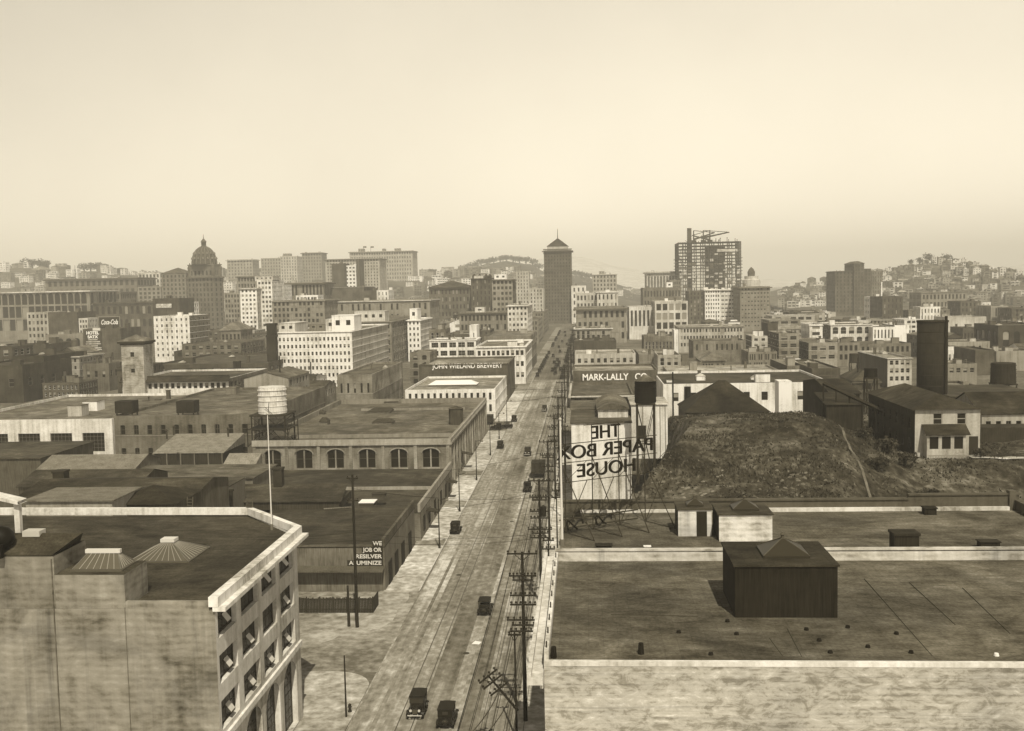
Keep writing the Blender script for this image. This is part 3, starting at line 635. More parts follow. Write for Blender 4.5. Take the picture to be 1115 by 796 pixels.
for i in range(6): x = -W_/2+W_*i/5; m.box(x-.12, -.9, 0, x+.12, -.65, H)
m.build('post', M('wood', .2), rt)
shed('lean_to_shed', 'pale sloping lean-to roof against the arcaded brick warehouse corner', 241, 274, 512, 214, 6, .2, .28, kind='wood', roof='lean', rise=2.6)
g = MB()
for i in range(46):
    x, y = rnd.uniform(-96, -72), rnd.uniform(206, 229); w, l, h = rnd.uniform(.5, 2.5), rnd.uniform(.5, 2), rnd.uniform(.3, 1.6); g.box(x, y, 0, x+w, y+l, h)
tag(g.build('scrap_pile', M('wood', .16)), 'heaped scrap and lumber in the yard under the brick block', 'scrap', kind='stuff')
rd9 = random.Random(9)
for k in range(16):                                   # roof clutter: stacks, planks and hatches on the shed roofs
    px, py, Z = rd9.choice(((rd9.uniform(30, 100), 533, 6.6), (rd9.uniform(330, 440), rd9.uniform(552, 590), 6.9), (rd9.uniform(180, 270), rd9.uniform(470, 478), 10.9), (rd9.uniform(20, 110), rd9.uniform(440, 452), 9.4), (rd9.uniform(150, 260), rd9.uniform(430, 446), 10.9)))
    q = onZ(px, py, Z); kd = rd9.choice(('vent', 'plank', 'box')); m = MB()
    if kd == 'vent': m.tube((0, 0, -.3), (0, 0, 1.5), .2, n=8); m.tube((0, 0, 1.5), (0, 0, 1.8), .42, .08, 8); o = m.build('vent_pipe', M('metal', .07), None, (q.x, q.y, Z)); tag(o, 'small dark vent pipe on the low roofs behind the loft', 'pipe', 'small dark vent pipes on the low roofs')
    elif kd == 'plank': m.box(-2.2, -.15, .0, 2.2, .15, .1); o = m.build('plank', M('wood', .22), None, (q.x, q.y, Z+.05), rd9.uniform(-.6, .6)); tag(o, 'loose plank lying on the low roofs left of the street', 'plank', 'loose planks on the low roofs')
    else: m.box(-.8, -.8, -.2, .8, .8, .7); m.box(-.9, -.9, .71, .9, .9, .8); o = m.build('roof_hatch', M('wood', .12), None, (q.x, q.y, Z)); tag(o, 'small square hatch on the low roofs left of the street', 'hatch', 'small square hatches on the low roofs')
# board fence and gate on the corner lot
rt = thing('board_fence', 'dark leaning board fence on the sandy corner lot', 'fence', (onZ(330, 672, 0).x, 133, 0)); m = MB(); wd = onZ(403, 672, 0).x-rt.location.x
n = 44
for i in range(-14, n):
    x = wd*i/n; m.box(x+.01, 0, .0, x+wd/n-.015, .05, 2.0+rnd.uniform(-.1, .08))
m.build('boards', M('wood', .05), rt); m = MB()
for z in (.4, 1.7): m.box(-8, .051, z, wd, .13, z+.12)
for i in range(6): m.box(wd*i/5-.08, .14, 0, wd*i/5+.08, .28, 2.1)
m.build('post', M('wood', .06), rt); m = MB(); m.box(wd+.02, 0, 0, wd+.07, 3.6, 1.9); m.build('return_panel', M('wood', .06), rt)
# ================================================================== brick blocks on the left
b = building('factory_building', 'white concrete factory with four wide banks of windows left of the brick block', -60, 122, 457, 500, .60, 5, 1, Y=246, L=62, rv=.17, cornice=.0, wf=.68, hf=.5, styles=('grid',), kind='wall', depth=.35, scols=0)
# replaced windows of that factory by individual banks
building('brick_warehouse', 'two-storey brick warehouse with paired segment-headed windows and tar roof', 122.6, 276, 452, 504, .19, 10, 2, Y=247, L=70, kind='brick', rv=.15, wf=.36, hf=.42, arch=.35, frame=.12, scols=0, styles=('sash', 'cross'))
for x, lb in ((134, 'black square water tank on the roof edge above the brick warehouse'), (201, 'black box-shaped tank on the middle of the brick warehouse roof edge')):
    p = onY(x, 452, 248); r3 = thing('roof_tank', lb, 'tank', (p.x, 248.5, p.z-.4)); m = MB(); m.box(-2.2, 0, .8, 2.2, 3.6, 3.7); m.build('tank', M('metal', .035), r3); m = MB()
    for sx in (-1.9, 1.9):
        for sy in (.3, 3.3): m.box(sx-.12, sy-.12, 0, sx+.12, sy+.12, .8)
    m.build('leg', M('flat', .04), r3)
# arcaded warehouse
Z0 = 10.0; p0, p1 = onZ(275, 480, Z0), onZ(488, 478.5, Z0)
x0, x1 = p0.x, -29.0; Yf, Lf = 221, 82
rt = thing('arcaded_warehouse', 'long grey brick warehouse with six arched double windows facing the camera', 'warehouse', (x1, Yf, 0)); LAND.append(('long arcaded brick warehouse', 400, 440, 200, rt)); FOOT.append((x0, Yf, x1, Yf+Lf))
mb = MB(); Wd = x1-x0; bw_ = (Wd-1.6)/6
ci = [(.9+bw_*i+bw_*.5-1.75, .9+bw_*i+bw_*.5+1.75) for i in range(6)]
o1 = facade(mb, (-Wd, 0, 0), (1, 0, 0), Wd, 0, Z0, ci, [(3.9, 7.9)], .35, arch=.45)
nb = 15; cs = cuts_fill(Lf, nb, .42, 1.0)
o2 = facade(mb, (0, 0, 0), (0, 1, 0), Lf, 0, Z0, cs, [(1.0, 4.0), (5.0, 8.0)], .35, arch=.4)
mb.poly([(0, Lf, 0), (-Wd, Lf, 0), (-Wd, Lf, Z0), (0, Lf, Z0)]); mb.poly([(-Wd, Lf, 0), (-Wd, 0, 0), (-Wd, 0, Z0), (-Wd, Lf, Z0)])
mb.build('wall', M('brick', .25), rt)
mb = MB()                                             # pilasters, recessed-panel frames, arch hoods
for i in range(7):
    xx = -Wd+.05+(Wd-.8)*i/6; mb.box(xx, -.28, 0, xx+.7, -.002, Z0-1.25)
    if i < 6:
        cxx = -Wd+(ci[i][0]+ci[i][1])/2; pr = None
        for k in range(13):
            t = math.pi*k/12; q = (cxx-2.0*math.cos(t), -.12, 6.95+1.15*math.sin(t)+.0)
            if pr: mb.tube(pr, q, .13, n=5, cap=False)
            pr = q
        mb.box(cxx-1.9, -.2, 3.6, cxx+1.9, -.002, 3.88); mb.box(cxx-.14, .0, 3.9, cxx+.14, .3, 7.8)
for i in range(nb+1):
    yy = .05+(Lf-.8)*i/nb; mb.box(.002, yy, 0, .3, yy+.7, Z0-1.25)
mb.build('pilasters', M('brick', .28), rt)['kind'] = 'stuff'
put_windows(rt, (-Wd, 0, 0), (1, 0, 0), o1, .35, ('sash',), .10); put_windows(rt, (0, 0, 0), (0, 1, 0), o2, .35, ('sash', 'cross'), .12)
mb = MB(); mb.box(-Wd-.1, -.45, Z0-1.2, .45, -.003, Z0-.75); mb.box(-Wd-.1, -.3, Z0-.74, .3, -.003, Z0+.05); mb.box(.003, 0, Z0-1.2, .45, Lf, Z0-.75); mb.box(.003, 0, Z0-.74, .3, Lf, Z0+.05); mb.build('cornice', M('wall', .38), rt)
mb = MB(); mb.poly([(-Wd+.4, .4, Z0-1.3), (-.4, .4, Z0-1.3), (-.4, Lf-.4, Z0-1.3), (-Wd+.4, Lf-.4, Z0-1.3)]); mb.build('roof', M('roof', .135), rt)
mb = MB()
for b4 in ((-Wd, .0, -.001, .4), (-Wd, Lf-.4, -.001, Lf-.001), (-Wd, .4, -Wd+.4, Lf-.4), (-.4, .4, -.001, Lf-.4)): mb.box(b4[0], b4[1], Z0-1.3, b4[2], b4[3], Z0+.03)
mb.box(-Wd+5, 12.0, Z0-1.3, -.5, 12.4, Z0-.55); mb.box(-Wd+10, 64, Z0-1.3, -4, 64.4, Z0-.7); mb.build('parapet', M('wall', .27), rt)
for (a, b2, w, l, h, lb) in ((416, 462, 5, 4, .9, 'raised roof hatch on the arcaded warehouse near its front'), (412, 450, 6, 9, .8, 'long low skylight on the middle of the arcaded warehouse roof'), (344, 452, 4, 3, 1.0, 'small roof hatch at the left side of the arcaded warehouse'), (426, 439.5, 4, 5, .9, 'roof hatch near the back edge of the arcaded warehouse'), (352, 463, 2.0, 3, 1.5, 'hooded ventilator on the left part of the arcaded warehouse roof')):
    q = onZ(a, b2, Z0-1.3); r3 = thing('skylight', lb, 'skylight', (q.x, q.y, Z0-1.29)); m = MB(); m.box(-w/2, 0, 0, w/2, l, h*.5); m.build('curb', M('wall', .22), r3); m = MB(); m.hip(-w/2-.2, -.2, w/2+.2, l+.2, h*.5+.01, h+.3, w*.3, .1); m.build('lid', M('metal', .07), r3)
q = onZ(496, 463, Z0-1.3); r3 = thing('stair_penthouse', 'dark octagonal tank house at the street edge of the arcaded warehouse roof', 'penthouse', (q.x, q.y+1.5, Z0-1.29)); m = MB(); m.tube((0, 0, 0), (0, 0, 3.9), 1.75, n=8); m.build('wall', M('wood', .09), r3); m = MB(); m.tube((0, 0, 3.91), (0, 0, 4.5), 2.0, .3, n=8); m.build('roof', M('roof', .09), r3)
# white water tank on its steel stand
def water_tank(label, px, pyt, pyb, Y, wpx, z0, v, roof=None, legs=4, frame=True):
    a = onY(px, pyt, Y); b = onY(px, pyb, Y); r = wpx*Y/FPX/2; rt = thing('water_tank', label, 'water tank', (a.x, Y, z0)); zt, zb = a.z-z0, b.z-z0
    m = MB(); m.tube((0, 0, zb), (0, 0, zt), r*1.02, r*.97, n=24); smooth_ = m.build('tank', M('wood' if v < .2 else 'metal', v), rt)
    m = MB()
    for k in range(5): z = zb+(zt-zb)*(k+.4)/5; m.lathe((0, 0, z), [(r*1.04, 0), (r*1.04, .08)], 24)
    m.build('hoops', M('flat', v), rt)
    if roof: m = MB(); m.tube((0, 0, zt+.01), (0, 0, zt+roof), r*1.12, .15, n=16); m.build('roof', M('roof', .125), rt)
    m = MB(); s = r*.8 if not frame else r*1.2
    m.box(-s*1.1, -s*1.1, zb-.35, s*1.1, s*1.1, zb-.02); m.build('platform', M('flat', .05), rt)
    for sx in (-1, 1):
        for sy in (-1, 1):
            m = MB(); m.box(sx*s-.13, sy*s-.13, 0, sx*s+.13, sy*s+.13, zb-.36); m.build('leg', M('flat', .045), rt)
    if zb > 2:
        m = MB()
        for sy in (-1, 1): m.tube((-s, sy*s, .2), (s, sy*s, zb-.5), .06, n=4); m.tube((s, sy*s, .2), (-s, sy*s, zb-.5), .06, n=4); m.tube((sy*s, -s, .2), (sy*s, s, zb-.5), .06, n=4); m.box(-s, sy*s-.06, zb*.5, s, sy*s+.06, zb*.5+.12)
        m.build('brace', M('flat', .05), rt)
    return rt
rt = water_tank('white cylindrical water tank on a dark steel stand beside the flagpole', 296, 421, 449.5, 225, 31, 8.7, .62)
m = MB(); m.box(-4.6, -4.2, 3.6, 4.4, 4.2, 3.75)
for x in (-4.5, 4.3):
    for y in (-4.1, 4.1): m.box(x-.1, y-.1, 0, x+.1, y+.1, 5.0)
m.box(-4.5, -4.15, 4.9, 4.3, -4.05, 5.0); m.box(-4.5, 4.05, 4.9, 4.3, 4.15, 5.0); m.tube((-4.5, -4.1, 0), (-1, -4.1, 3.6), .08, n=4); m.tube((4.3, -4.1, 0), (1, -4.1, 3.6), .08, n=4); m.build('gantry', M('flat', .04), rt)
m = MB(); m.tube((-1.0, -3.2, 0), (.2, -3.2, 9.5), .07, n=5); m.tube((2.8, -3.4, 5.2), (-.8, -3.4, 8.6), .06, n=5); m.build('pipe', M('flat', .1), rt)
# ================================================================== right-hand foreground roofs
RX = -2.8
rt = thing('warehouse', 'broad dark-roofed concrete warehouse filling the lower right with a blotched parapet wall', 'warehouse', (RX, 62.6, 0)); LAND.append(('broad warehouse roof at lower right', 850, 680, 500, rt)); FOOT.append((RX, 40, 60, 115))
RZ2 = 19.0; WR = 60
mb = MB(); mb.poly([(0, 0, 0), (WR, 0, 0), (WR, 0, RZ2+.15), (0, 0, RZ2+.15)]); mb.build('end_wall', M('blotch', .46), rt)
pz = onY(800, 599.3, 87).z
mb = MB(); mb.poly([(0, 0, 0), (0, 24.4, 0), (0, 24.4, RZ2), (0, 0, RZ2)][::-1]); mb.poly([(0, 24.8, 0), (0, 51.9, 0), (0, 51.9, 17.2), (0, 24.8, 17.2)][::-1]); mb.poly([(48.5, 24.8, 0), (48.5, 51.9, 0), (48.5, 51.9, 17.2), (48.5, 24.8, 17.2)]); mb.poly([(48.5, 51.9, 0), (0, 51.9, 0), (0, 51.9, 17.2), (48.5, 51.9, 17.2)]); mb.build('wall', M('wall', .34), rt)
mb = MB(); mb.poly([(.3, .36, RZ2), (WR, .36, RZ2), (WR, 24.4, RZ2-.06), (.3, 24.4, RZ2-.06)]); mb.build('roof', M('roof', .125), rt)
mb = MB(); mb.poly([(.2, 24.8, 17.2), (48.3, 24.8, 17.2), (48.3, 51.5, 17.2), (.2, 51.5, 17.2)]); mb.build('rear_roof', M('roof', .125), rt)
mb = MB(); mb.box(.0, -.02, RZ2-.05, WR, .35, RZ2+.22); mb.build('coping', M('wall', .62), rt)
mb = MB(); mb.box(0, 24.4, 17.0, 12.2, 24.8, pz); mb.box(12.21, 24.4, 17, WR, 24.8, pz-.1); mb.box(0, 24.3, pz, WR, 24.9, pz+.12); mb.build('dividing_parapet', M('stain', .52), rt)
mb = MB(); mb.box(.0, .35, RZ2-.2, .28, 24.3, RZ2+.75); mb.box(-.95, -1.6, RZ2-.65, -.02, 27, RZ2-.3); mb.box(-.95, -1.6, RZ2-.3, -.7, 27, RZ2+.05); mb.box(-.2, -1.2, RZ2-1.0, -.01, 26, RZ2-.66); mb.build('street_cornice', M('wall', .60), rt)
mb = MB(); bz = onY(800, 541.5, 114.5).z; mb.box(0, 51.5, 17.0, 37, 51.9, bz-.3); mb.box(37.01, 51.5, 17.0, 48.5, 51.9, bz+.15); mb.box(-.05, 51.35, bz-.3, 37, 52, bz-.12); mb.box(37.0, 51.35, bz+.15, 48.6, 52, bz+.32); mb.box(47.4, 51.2, 17.2, 48.1, 52.1, bz+.6); mb.box(48.1, 24.9, 17.0, 48.5, 51.2, bz-.5); mb.box(47.9, 24.95, bz-.5, 48.7, 51.1, bz-.3); mb.build('rear_parapet', M('wall', .13), rt)
mb = MB(); mb.box(14, 51.1, 17.21, 47.4, 51.48, 17.6); mb.box(2.0, 51.1, 17.21, 13.9, 51.48, 17.5); mb.build('flashing', M('wall', .58), rt)
mb = MB(); mb.box(.0, 24.9, 17.0, .2, 51.4, 17.75); mb.build('rear_street_parapet', M('wall', .35), rt)
for k in range(9): mb = MB(); q = (-.1, 1.0+k*2.7, RZ2+.75); mb.tube((.14, q[1], RZ2+.75), (.14, q[1], RZ2+1.15), .05, n=5); mb.build('wire_bracket', M('flat', .05), rt)
def cabin(label, xa, xb, yt, yb, Y, L, z, v, rv, sv=None, sky=True, door=None):
    A, B = onY(xa, yb, Y), onY(xb, yb, Y); T = onY((xa+xb)/2, yt, Y).z; w = B.x-A.x
    r = thing('roof_penthouse', label, 'penthouse', ((A.x+B.x)/2, Y, z)); h = T-z
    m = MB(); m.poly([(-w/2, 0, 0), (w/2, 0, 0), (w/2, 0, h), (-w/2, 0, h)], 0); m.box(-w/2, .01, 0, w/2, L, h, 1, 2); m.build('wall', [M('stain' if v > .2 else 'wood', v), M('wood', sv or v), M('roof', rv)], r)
    m = MB(); m.box(-w/2-.12, -.12, h+.01, w/2+.12, L+.12, h+.14); m.build('roof', M('roof', rv), r)
    if sky:
        s = min(w, L)*.25; m = MB(); cx_ = w*.05; m.box(cx_-s, L*.5-s, h+.15, cx_+s, L*.5+s, h+.3); m.hip(cx_-s, L*.5-s, cx_+s, L*.5+s, h+.31, h+.31+s*.55, .08, .08); o = m.build('skylight', M('flat', .055, .35), r)
        m = MB(); 
        for ax in (-1, 1):
            for ay in (-1, 1): m.tube((cx_+ax*s, L*.5+ay*s, h+.32), (cx_+ax*.08, L*.5+ay*.08, h+.33+s*.55), .035, n=4)
        m.lathe((cx_, L*.5, h+.3+s*.55), [(.12, 0), (.12, .25), (.2, .3), (.02, .45)], 8); m.build('ridge', M('flat', .12), o)
    if door: m = MB(); m.box(-w/2+w*door[0], -.05, .0, -w/2+w*door[1], -.003, h*.95); m.build('door', M('flat', .035), r)
    return r
cabin('large black tar-papered penthouse with a small pyramid skylight on the near roof', 800.5, 912, 617, 672, 71.9, 6.4, RZ2-.04, .028, .05)
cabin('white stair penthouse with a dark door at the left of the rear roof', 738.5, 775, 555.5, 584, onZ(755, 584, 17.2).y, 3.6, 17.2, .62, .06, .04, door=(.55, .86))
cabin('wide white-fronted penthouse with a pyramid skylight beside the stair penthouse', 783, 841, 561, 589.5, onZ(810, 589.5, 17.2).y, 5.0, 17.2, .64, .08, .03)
def roofbox(name, label, cat, xa, xb, yt, yb, z, v, L=1.6, capv=None):
    A, B = onZ(xa, yb, z), onZ(xb, yb, z); T = onY(xa, yt, A.y).z; w = B.x-A.x; r = thing(name, label, cat, ((A.x+B.x)/2, A.y, z+.004)); m = MB(); h = max(.15, T-z)
    m.box(-w/2, 0, 0, w/2, L, h*.85); m.build('body', M('wood', v), r); m = MB(); m.box(-w/2-.1, -.1, h*.85, w/2+.1, L+.1, h); m.build('cap', M('metal', capv or v), r); return r
roofbox('chimney', 'dark square ventilating chimney on the dividing parapet at right', 'chimney', 974, 1001, 581, 600, 18.2, .04)
roofbox('roof_vent', 'low dark box vent near the right end of the rear roof', 'vent', 1068, 1089, 590, 597, 17.3, .04, 1.0)
roofbox('roof_vent', 'small dark hooded vent by the rear parapet at right', 'vent', 1007, 1020, 553, 561, 17.2, .03, 1.0)
roofbox('roof_vent', 'flat dark hatch near the left end of the rear roof', 'vent', 649, 666, 594, 597.5, 17.3, .03, .8)
roofbox('roof_vent', 'tiny white scrap box on the rear roof near the dividing parapet', 'box', 702, 708, 595, 597.5, 17.4, .75, .4)
for i, (x, y, wd_) in enumerate(((739, 689, 5), (792, 677, 5), (802, 691, 6), (774, 713, 5), (698, 712, 5), (904, 711, 5), (923, 683.5, 5), (878, 686, 5), (892, 698, 4), (945, 705, 6), (976, 690.5, 6), (992, 711, 6), (1085, 714, 6), (603, 716, 4))):
    q = onZ(x, y, RZ2); r = .13 if i not in (4, 13) else .15
    m = MB(); m.tube((0, 0, 0), (0, 0, .16 if i not in (4, 13) else .7), r*1.3, r, n=8); o = m.build('roof_drain' if i != 12 else 'roof_can', M('flat', .02 if i != 12 else .7), None, (q.x, q.y, RZ2))
    if i == 12: tag(o, 'small white can on the near roof towards the right edge', 'can')
    elif i == 4: tag(o, 'short black vent pipe standing near the parapet at the left of the near roof', 'pipe')
    elif i == 13: tag(o, 'short iron stub pipe at the near left corner of the roof', 'pipe')
    else: tag(o, 'small black drain cap set in the near tar roof', 'drain', 'small black drain caps on the near tar roof')
m = MB()
for (a, b2) in (((838, 695), (852, 714)), ((857, 684), (873, 715)), ((941, 630), (1015, 714)), ((990, 634), (1040, 680)), ((1048, 640), (1100, 690)), ((665, 669), (760, 671))):
    P0, P1 = onZ(*a, RZ2), onZ(*b2, RZ2); m.tube((P0.x, P0.y, RZ2-.01), (P1.x, P1.y, RZ2-.01), .03, n=4)
tag(m.build('roof_seam', M('flat', .06)), 'raised tar seams running over the near flat roof', 'roofing seam', kind='stuff')
# ================================================================== skeleton roof sign seen from behind
SA, SB = onY(604, 500, 103.6), onY(716, 500, 110.0)
su = Vector((SB.x-SA.x, SB.y-SA.y, 0)); SL = su.length; su.normalize(); sa = math.atan2(su.y, su.x)
rt = thing('roof_sign', 'tall skeleton letter sign on the rear roof read backwards from behind', 'sign', (SA.x, SA.y, 17.2), sa); LAND.append(('skeleton letter sign', 660, 465, 110, rt))
def onsign(px, py):
    d = ray(px, py); n = Vector((-su.y, su.x, 0)); t = (Vector((SA.x, SA.y, 0))-EYE).dot(n)/d.dot(n); p = EYE+d*t
    return (Vector((p.x, p.y, 0))-Vector((SA.x, SA.y, 0))).dot(su), p.z-17.2
SIGNM = M('flat', .02, .6)
for s, xa, xb, y, h in (('THE', 644, 675, 470.5, 1.4), ('PAPER BOX', 607, 711, 489.5, 1.4), ('HOUSE', 629, 692, 510, 1.4)):
    ua, _ = onsign(xa, y); ub, _ = onsign(xb, y); _, z = onsign((xa+xb)/2, y)
    lettering(s, rt, ((ua+ub)/2, 0, z), h*1.38, SIGNM, rz=math.pi, width=(ub-ua), depth=.12, bold=.0)
rows = [onsign(660, y)[1] for y in (479.5, 499.5, 520.5)]
m = MB()
top = onsign(660, 461)[1]
for z in rows: m.tube((.2, .12, z), (SL, .12, z), .045, n=5)
m.tube((3.5, .12, top), (8.2, .12, top), .04, n=5)
for i, u in enumerate((1.2, 4.4, 7.6, 10.8)):
    zt = top if i in (1, 2) else rows[0]; m.tube((u, .15, 0), (u, .15, zt), .06, n=5)
    m.tube((u, .15, zt*.7), (u+.7, -4.2, 0), .055, n=5); 
    m.tube((u, .15, .1), (u+.7, -4.2, .05), .045, n=5)
    if i < 4: m.tube((u, .16, 0), (u+2.6, .16, rows[2]), .045, n=5); m.tube((u, .16, rows[2]), (u+2.6, .16, rows[1]), .03, n=4)
for z in (.5, 1.4): m.tube((.5, .12, z), (SL*.8, .12, z), .08, n=5)
m.build('frame', M('flat', .06), rt)
for (uc, zc) in ((2.2, .8), (5.6, .9)):
    m = MB(); pr = None
    for k in range(13):
        a = 2*math.pi*k/12; q = (uc+.95*math.cos(a*.8), .0, zc+.5*math.sin(a*1.7))
        if pr: m.tube(pr, q, .1, n=5)
        pr = q
    m.build('iron_scroll', SIGNM, rt)
p = onZ(612, 597, 17.8); flagpole('white flagpole at the street edge of the rear roof beside the letter sign', 612, 458, (p.x, 97.2, 17.75), .12)
# ================================================================== factory group north of the sign
def wb(name, label, xl, xr, yt, Y, L, v, rv, **k): return shed(name, label, xl, xr, yt, Y, L, v, rv, **k)
wb('box_factory', 'white-walled factory behind the backward letter sign', 622, 687, 461, 196, 34, .66, .10, cat='factory', over=.25)
rt = thing('roof_monitor', 'white-fronted roof monitor with a dark curved roof above the box factory', 'roof monitor', (onY(667.5, 446, 203).x, 203, 16.2)); a = onY(651.5, 446, 203); b = onY(684, 446, 203); w = b.x-a.x; h = a.z-16.2
m = MB(); m.box(-w/2, 0, 0, w/2, 18, h); m.build('wall', M('wall', .62), rt); m = MB(); pr = None
for k in range(9):
    t = -1+k/4; q = (t*(w/2+.3), h+.03+1.1*(1-t*t))
    if pr: m.poly([(pr[0], -.4, pr[1]), (q[0], -.4, q[1]), (q[0], 18.3, q[1]), (pr[0], 18.3, pr[1])]); m.poly([(pr[0], -.4, pr[1]), (q[0], -.4, q[1]), (q[0], -.4, h), (pr[0], -.4, h)])
    pr = q
m.build('roof', M('roof', .13), rt)
wb('roof_monitor', 'dark roof monitor at the street side of the box factory', 622, 650, 446, 216, 16, .14, .12, base=10, cat='roof monitor')
building('brick_factory', 'brick factory with low arched parapet just before the painted plumbing sign', 621.5, 690, 430, 442, .15, 5, 1, Y=258, L=34, kind='brick', rv=.13, cornice=.7, cv=.5, frame=.4, scols=0, parts=False, bits=-1)
r3, w_, l_, h_ = building('supply_building', 'dark brick supply building with large white painted lettering facing the camera', 624, 716, 403.5, 438, .13, 8, 3, Y=352, L=28, kind='brick', rv=.24, scols=0, parts=False, wf=.01, hf=.01, bits=-1)
lettering('MARK-LALLY', r3, (onY(659, 410, 352).x-r3.location.x, -.12, onY(659, 410.8, 352).z), 3.0, M('flat', .8), width=onY(684, 410, 352).x-onY(634, 410, 352).x, bold=.06)
lettering('CO.', r3, (onY(699, 410, 352).x-r3.location.x, -.12, onY(697, 410.3, 352).z), 3.0, M('flat', .8), width=4.6, bold=.06)
m = MB(); a = onY(632, 418, 352); b = onY(664, 424, 352); m.box(a.x-r3.location.x, -.08, b.z, b.x-r3.location.x, -.01, a.z); m.build('painted_band', M('stain', .5), r3)
m = MB(); c = onY(672, 420.5, 352); pr = None
for k in range(17):
    t = 2*math.pi*k/16; q = (c.x-r3.location.x+2.0*math.cos(t), -.1, c.z+1.3*math.sin(t))
    if pr: m.tube(pr, q, .16, n=4)
    pr = q
for k in (-.8, 0, .8): m.box(c.x-r3.location.x+k-.2, -.12, c.z-.4, c.x-r3.location.x+k+.2, -.02, c.z+.4)
m.build('painted_emblem', M('flat', .6), r3)
rt = thing('office_shed', 'tall white shed with a small dark door beside the dark water tank', 'shed', (onY(707, 441, 205).x, 205, 8)); a = onY(687.5, 441, 205); b = onY(727, 441, 205); w = b.x-a.x; h = a.z-8
m = MB(); m.box(-w/2, 0, 0, w/2, 12, h); m.build('wall', M('wall', .62), rt); m = MB(); m.box(-w/2-.2, -.3, h+.01, w/2+.3, 12.3, h+.2); m.build('roof', M('roof', .4), rt)
q = onY(699, 470, 205); m = MB(); m.box(q.x-rt.location.x-.8, -.06, q.z-8-1.4, q.x-rt.location.x+.8, -.003, q.z-8+1.2); m.build('door', M('flat', .03), rt)
m = MB()
for x in (-.2, .1, .28, .42): m.box(w*x, -.05, 0, w*x+.16, -.003, h-.3)
m.build('batten', M('flat', .25), rt)
water_tank('black cylindrical water tank with a conical roof rising over the white shed', 702.5, 414.5, 438, 190, 23, 6.0, .018, roof=1.1, frame=False)
building('stable_building', 'long white-walled warehouse with a dark roof behind the grassy mound', 722, 905, 417, 440, .66, 9, 1, Y=322, L=46, rv=.065, scols=0, wf=.35, hf=.4, frame=.1, parts=True)
wb('white_cupola', 'small white roof cupola on the dark roof behind the mound', 758.5, 768, 409.5, 340, 3, .75, .5, base=8.5, roof='hip', rise=.8, cat='cupola', over=.15)
wb('ventilator_box', 'small white box on the dark roof right of the water tank', 726, 732.5, 415, 335, 2, .75, .5, base=8.5, cat='ventilator', over=.05)
wb('white_shed', 'narrow bright white shed with a dark band left of the dark warehouse', 848, 862, 416, 292, 6, .78, .7, cat='shed', over=.02)
rt = thing('smokestack', 'short black iron smokestack beside the white warehouse', 'chimney', (onY(748.5, 421, 286).x, 286, 0)); m = MB(); m.tube((0, 0, 0), (0, 0, onY(748, 421, 286).z), 1.0, .9, 12); m.build('stack', BLACK, rt)
rt = thing('pole', 'thin black post standing before the white warehouse right of the water tank', 'pole', (onY(732.5, 405, 280).x, 280, 0)); m = MB(); m.tube((0, 0, 0), (0, 0, onY(732, 405, 280).z), .25, .2, 8); m.build('shaft', BLACK, rt)
wb('hip_roofed_shed', 'dark pyramid-roofed shed just behind the crest of the mound', 746, 838, 449, 236, 17, .12, .035, base=0, roof='hip', rise=6.4, cat='shed')
# ================================================================== the grassy mound (uncut hill)
def ss(a, b, x):
    t = max(0, min(1, (x-a)/(b-a))); return t*t*(3-2*t)
from mathutils import noise as mn
def mound(X, Y):
    gl = 36.3+(Y-125)*.12; k = ss(gl-1, gl+9, X); hL = 19.3+.8*ss(10, 30, X); hR = 13.6
    fl = .70*ss(112, 125, Y)+.30*ss(122, 178, Y); fr = .35*ss(112, 128, Y)+.65*ss(128, 168, Y)
    h = (hL*fl)*(1-k)+(hR*fr)*k
    xl = -.8+13.5*ss(120, 184, Y); h *= ss(xl-1.0, xl+5.5, X)
    h *= (1-ss(226, 262, Y))*(1-k)+(1-ss(270, 330, Y))*k
    gx = 34.3+(Y-125)*.12; h -= 2.6*math.exp(-((X-gx-3)/3.2)**2)*ss(112, 130, Y)*(1-ss(180, 215, Y))
    n = mn.fractal(Vector((X*.07, Y*.07, 3)), 1, 2, 5)*.9+mn.fractal(Vector((X*.35, Y*.35, 9)), 1, 2, 3)*.28
    h *= 1-.0056*max(0, Y-170)*(1-k)
    h += n*min(1, max(0, h/4))*(1 if X < 50 else .6)
    if X > 66: h *= 1
    return h-.3*(1-ss(0, 1, h))
m = MB(); nx, ny = 190, 230; X0, X1, Y0, Y1 = -2.2, 190, 115.5, 335
xs = [X0+(X1-X0)*((i/nx)**1.5) for i in range(nx+1)]; ys = [Y0+(Y1-Y0)*((j/ny)**1.35) for j in range(ny+1)]
m.v = [(x, y, mound(x, y)) for y in ys for x in xs]
for j in range(ny):
    for i in range(nx): a = j*(nx+1)+i; m.f.append((a, a+1, a+nx+2, a+nx+1)); m.m.append(0)
mo = m.build('hill', M('grass', .072)); smooth(mo); tag(mo, kind='structure')
m = MB(); rnd = random.Random(11)
for i in range(46000):
    Y = 116+(rnd.random()**1.4)*110; X = rnd.uniform(1, min(.48*Y, 85))
    if abs(X-(35.3+(Y-125)*.12)) < .5: continue
    z = mound(X, Y)
    if z < 1.5: continue
    dens = mn.noise(Vector((X*.12, Y*.12, 1)))
    if dens < rnd.uniform(-.5, .35): continue
    h = rnd.uniform(.08, .34)*(1+1.3*max(0, dens)); a = rnd.uniform(0, 6.28); w = rnd.uniform(.08, .28)
    dx, dy = w*math.cos(a), w*math.sin(a); lx, ly = rnd.uniform(-.2, .2), rnd.uniform(-.2, .2)
    m.poly([(X-dx, Y-dy, z-.05), (X+dx, Y+dy, z-.05), (X+lx, Y+ly, z+h)], 0 if rnd.random() < .75 else 1)
